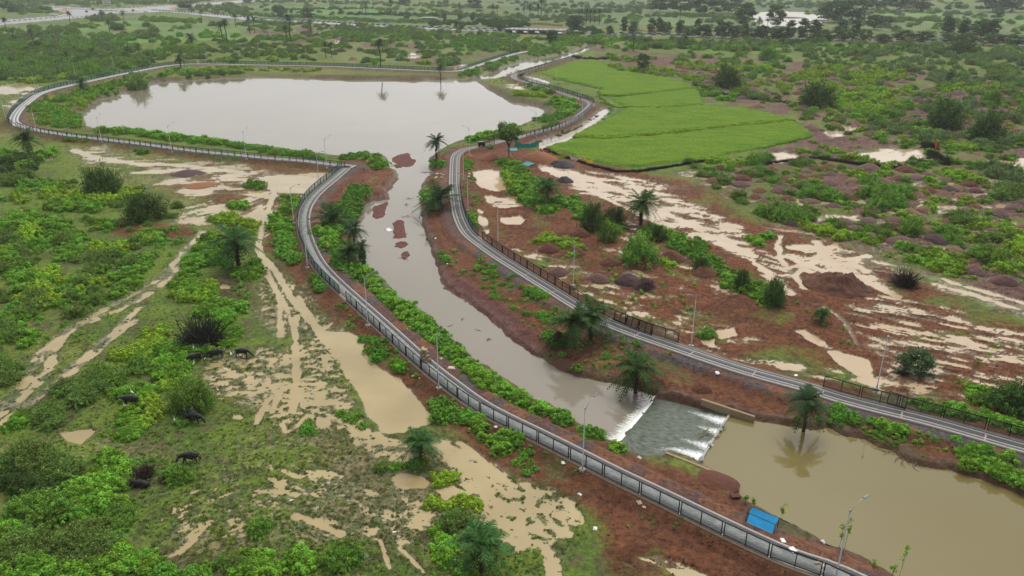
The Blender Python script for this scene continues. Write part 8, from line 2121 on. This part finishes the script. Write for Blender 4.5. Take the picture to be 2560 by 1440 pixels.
# the road bridge
br = tag(ob('road_bridge', None, None, (0, 0, 0)), 'low road bridge with railings and dark openings over the stream', 'bridge')
A0 = W(1262, 84, L); A1 = W(1408, 88, L); dr = (A1 - A0); Lb = np.hypot(*dr); ab = math.atan2(dr[1], dr[0]); MT = Matrix.Translation((A0[0], A0[1], 0)) @ Matrix.Rotation(ab, 4, 'Z')
M_BRC = mat('bridge_concrete', (.13, .11, .10), rough=.85, vary=.2, nscale=.5)
b = MB(); b.box(0, Lb, -.4, 20, 1.6, 2.6, MT); ob('deck', b.mesh('deck', M_BRC), br)
b = MB(); b.box(0, Lb, .2, 19.5, 2.61, 2.66, MT); ob('deck_surface', b.mesh('deck_surface', M_ASPH), br)
for i in range(6):
    b = MB(); b.box(Lb * i / 5 - .6, Lb * i / 5 + .6, 0, 18, -2.0, 1.59, MT); ob('pier', b.mesh('pier', M_CONC), br)
for i in range(13):
    b = MB(); b.box(Lb * i / 12 - .2, Lb * i / 12 + .2, -.35, -.05, 2.61, 4.0, MT); ob('railing_post', b.mesh('railing_post', M_BRC), br)
b = MB(); b.box(0, Lb, -.3, -.1, 4.01, 4.2, MT); b.box(0, Lb, -.28, -.12, 3.2, 3.35, MT); ob('railing', b.mesh('railing', M_BRC), br)
b = MB(); b.box(1, Lb - 1, 1, 16, -1.9, -1.0, MT); 
# vehicles
M_CARW = mat('white_car_paint', (.75, .75, .75), rough=.25, spec=.5); M_GLASS = mat('dark_glass', (.02, .025, .03), rough=.08, spec=.6)
def car(px, py, ang, label, s=1.0, van=False, z=L + .1, col=None):
    q = W(px, py, z); r = tag(ob('van' if van else 'car', None, None, (q[0], q[1], z), math.radians(ang), s), label, 'van' if van else 'car')
    prof = [(-2.1, .3), (2.1, .3), (2.15, .7), (1.9, .85), (1.0, .95), (.45, 1.42), (-.95, 1.45), (-1.6, 1.0), (-2.1, .95)] if not van else [(-1.9, .35), (1.9, .35), (1.95, .9), (1.7, 1.15), (1.3, 1.85), (-1.85, 1.9), (-1.95, 1.0)]
    hw = .82; b = MB()
    lft = [(x, -hw * (1 if z_ < 1.1 else .86), z_) for x, z_ in prof]; rgt = [(x, hw * (1 if z_ < 1.1 else .86), z_) for x, z_ in prof]
    o = b.verts(lft + rgt); n = len(prof); b.face(range(o, o + n)); b.face([o + n + i for i in reversed(range(n))])
    for i in range(n): b.face((o + (i + 1) % n, o + i, o + n + i, o + n + (i + 1) % n))
    ob('body', b.mesh('body', col or M_CARW), r)
    for s_ in (-1, 1):
        b = MB(); y = s_ * (hw * .93 + .012)
        b.poly([(-1.35, y, 1.02), (.8, y, 1.0), (.4, y * .93, 1.36), (-.95, y * .93, 1.38)] if not van else [(-1.6, y, 1.15), (1.45, y, 1.15), (1.2, y * .93, 1.7), (-1.6, y * .93, 1.72)]); ob('side_window', b.mesh('side_window', M_GLASS), r)
    b = MB(); b.poly([(1.03, -.68, .98), (1.03, .68, .98), (.51, .6, 1.40), (.51, -.6, 1.40)] if not van else [(1.72, -.68, 1.2), (1.72, .68, 1.2), (1.36, .6, 1.8), (1.36, -.6, 1.8)]); ob('windscreen', b.mesh('windscreen', M_GLASS), r)
    for x in (-1.3, 1.3):
        for y in (-.8, .8): ob('wheel', wm, r, (x, y, .31))
    return r
car(1443, 81, -8, 'white car driving on the road right of the bridge', 1.35); car(308, 28, 5, 'white car crossing the road junction', 1.7); car(366, 31, -8, 'pale car at the right side of the junction', 1.35)
car(131, 39, 80, 'left one of two white vans side by side at the junction', 1.5, True); car(138, 39, 80, 'right one of two white vans side by side at the junction', 1.5, True); car(163, 26, 70, 'little white van beyond the two vans', 1.2, True); car(1476, 72, -8, 'silver car half hidden beyond the road kerb', 1.3)
M_AUTO = mat('dark_vehicle', (.03, .035, .03), rough=.5)
for px, py, lb in ((205, 18, 'dark three wheeler beyond the junction kerb'), (217, 30, 'dark three wheeler left of the crossing white car'), (233, 24, 'dark motorcycle rider at the middle of the junction'), (333, 27, 'dark motorcycle rider right of the crossing white car')):
    car(px, py, rng.uniform(0, 90), lb, .9, True, col=M_AUTO)
# shelter, sign boards
q = W(1072, 54, L); sh2 = tag(ob('bus_shelter', None, None, (q[0], q[1], L), math.radians(-12)), 'long white roofed roadside shelter beyond the road hedge', 'shelter')
b = MB(); b.box(-8, 8, -1.6, 1.6, 3.6, 4.0); ob('roof', b.mesh('roof', M_CARW), sh2)
b = MB(); b.box(-7.8, 7.8, 1.3, 1.5, .3, 3.59); ob('back_wall', b.mesh('back_wall', M_GREYS), sh2)
for x in (-7.6, -2.5, 2.5, 7.6):
    b = MB(); b.box(x - .12, x + .12, -1.4, -1.16, 0, 3.59); ob('post', b.mesh('post', M_GALV), sh2)
q = W(268, 14, L); sg = tag(ob('sign_board', None, None, (q[0], q[1], L), math.radians(12)), 'pale roadside board with two rows of brown lettering behind the junction', 'sign')
b = MB(); b.box(-5.5, 5.5, -.1, .1, 1.2, 7.2); ob('panel', b.mesh('panel', M_CARW), sg)
M_RED = mat('brown_paint', (.20, .07, .05), rough=.7); b = MB()
for row, (z0, z1) in enumerate(((4.6, 6.3), (2.1, 3.8))):
    for i in range(5): x = -4.3 + i * 1.8; b.box(x, x + 1.35, -.13, -.101, z0 + .3 * ((i + row) % 2), z1 - .25 * (i % 2))
lt = ob('lettering', b.mesh('lettering', M_RED), sg)
for x in (-5, 5):
    b = MB(); b.box(x - .15, x + .15, .11, .4, 0, 7.0); ob('post', b.mesh('post', M_GALV), sg)
for px, py, lb in ((230, 14, 'left round white sign beside the big pale board'), (239, 14, 'right round white sign beside the big pale board'), (422, 11, 'small white round sign by the upper road arm'), (1026, 26, 'small white board beside a palm beyond the fields')):
    q = W(px, py, L); s_ = tag(ob('round_sign', None, None, (q[0], q[1], L)), lb, 'sign'); b = MB(); b.box(-.12, .12, -.1, .1, 0, 4.2); ob('post', b.mesh('post', M_GALV), s_); b = MB(); b.tube([(0, -.15, 4.8), (0, -.05, 4.8)], 1.2, 14); ob('disc', b.mesh('disc', M_CARW), s_)
# brick edging stubs near the far pools
for px, py, w, lb in ((1890, 395, 2.6, 'pale slab lying in the mound field right of the rice'), (1978, 42, 30, 'low brown island in the distant pool')):
    if 'island' in lb:
        q = W(px - 8, py + 2, -1.3); heap((q[0], q[1], -1.5), 24, 1.2, 0, lb, None, 0, 'pool_island', 'island')

# ------------------------------------------------------------------ air
hz = bpy.data.materials.new('haze_air'); hz.use_nodes = True; hn = hz.node_tree.nodes; hl = hz.node_tree.links
hn.remove(hn['Principled BSDF']); pv = hn.new('ShaderNodeVolumePrincipled'); pv.inputs['Color'].default_value = (.93, .96, 1.0, 1); pv.inputs['Density'].default_value = HAZE; pv.inputs['Anisotropy'].default_value = .2
hl.new(pv.outputs[0], hn['Material Output'].inputs['Volume'])
b = MB(); b.box(-4100, 4100, -400, 4100, L - 5.5, 58)
tag(ob('haze', b.mesh('haze', hz)), kind='stuff', label='thin humid air over the plain', cat='haze')
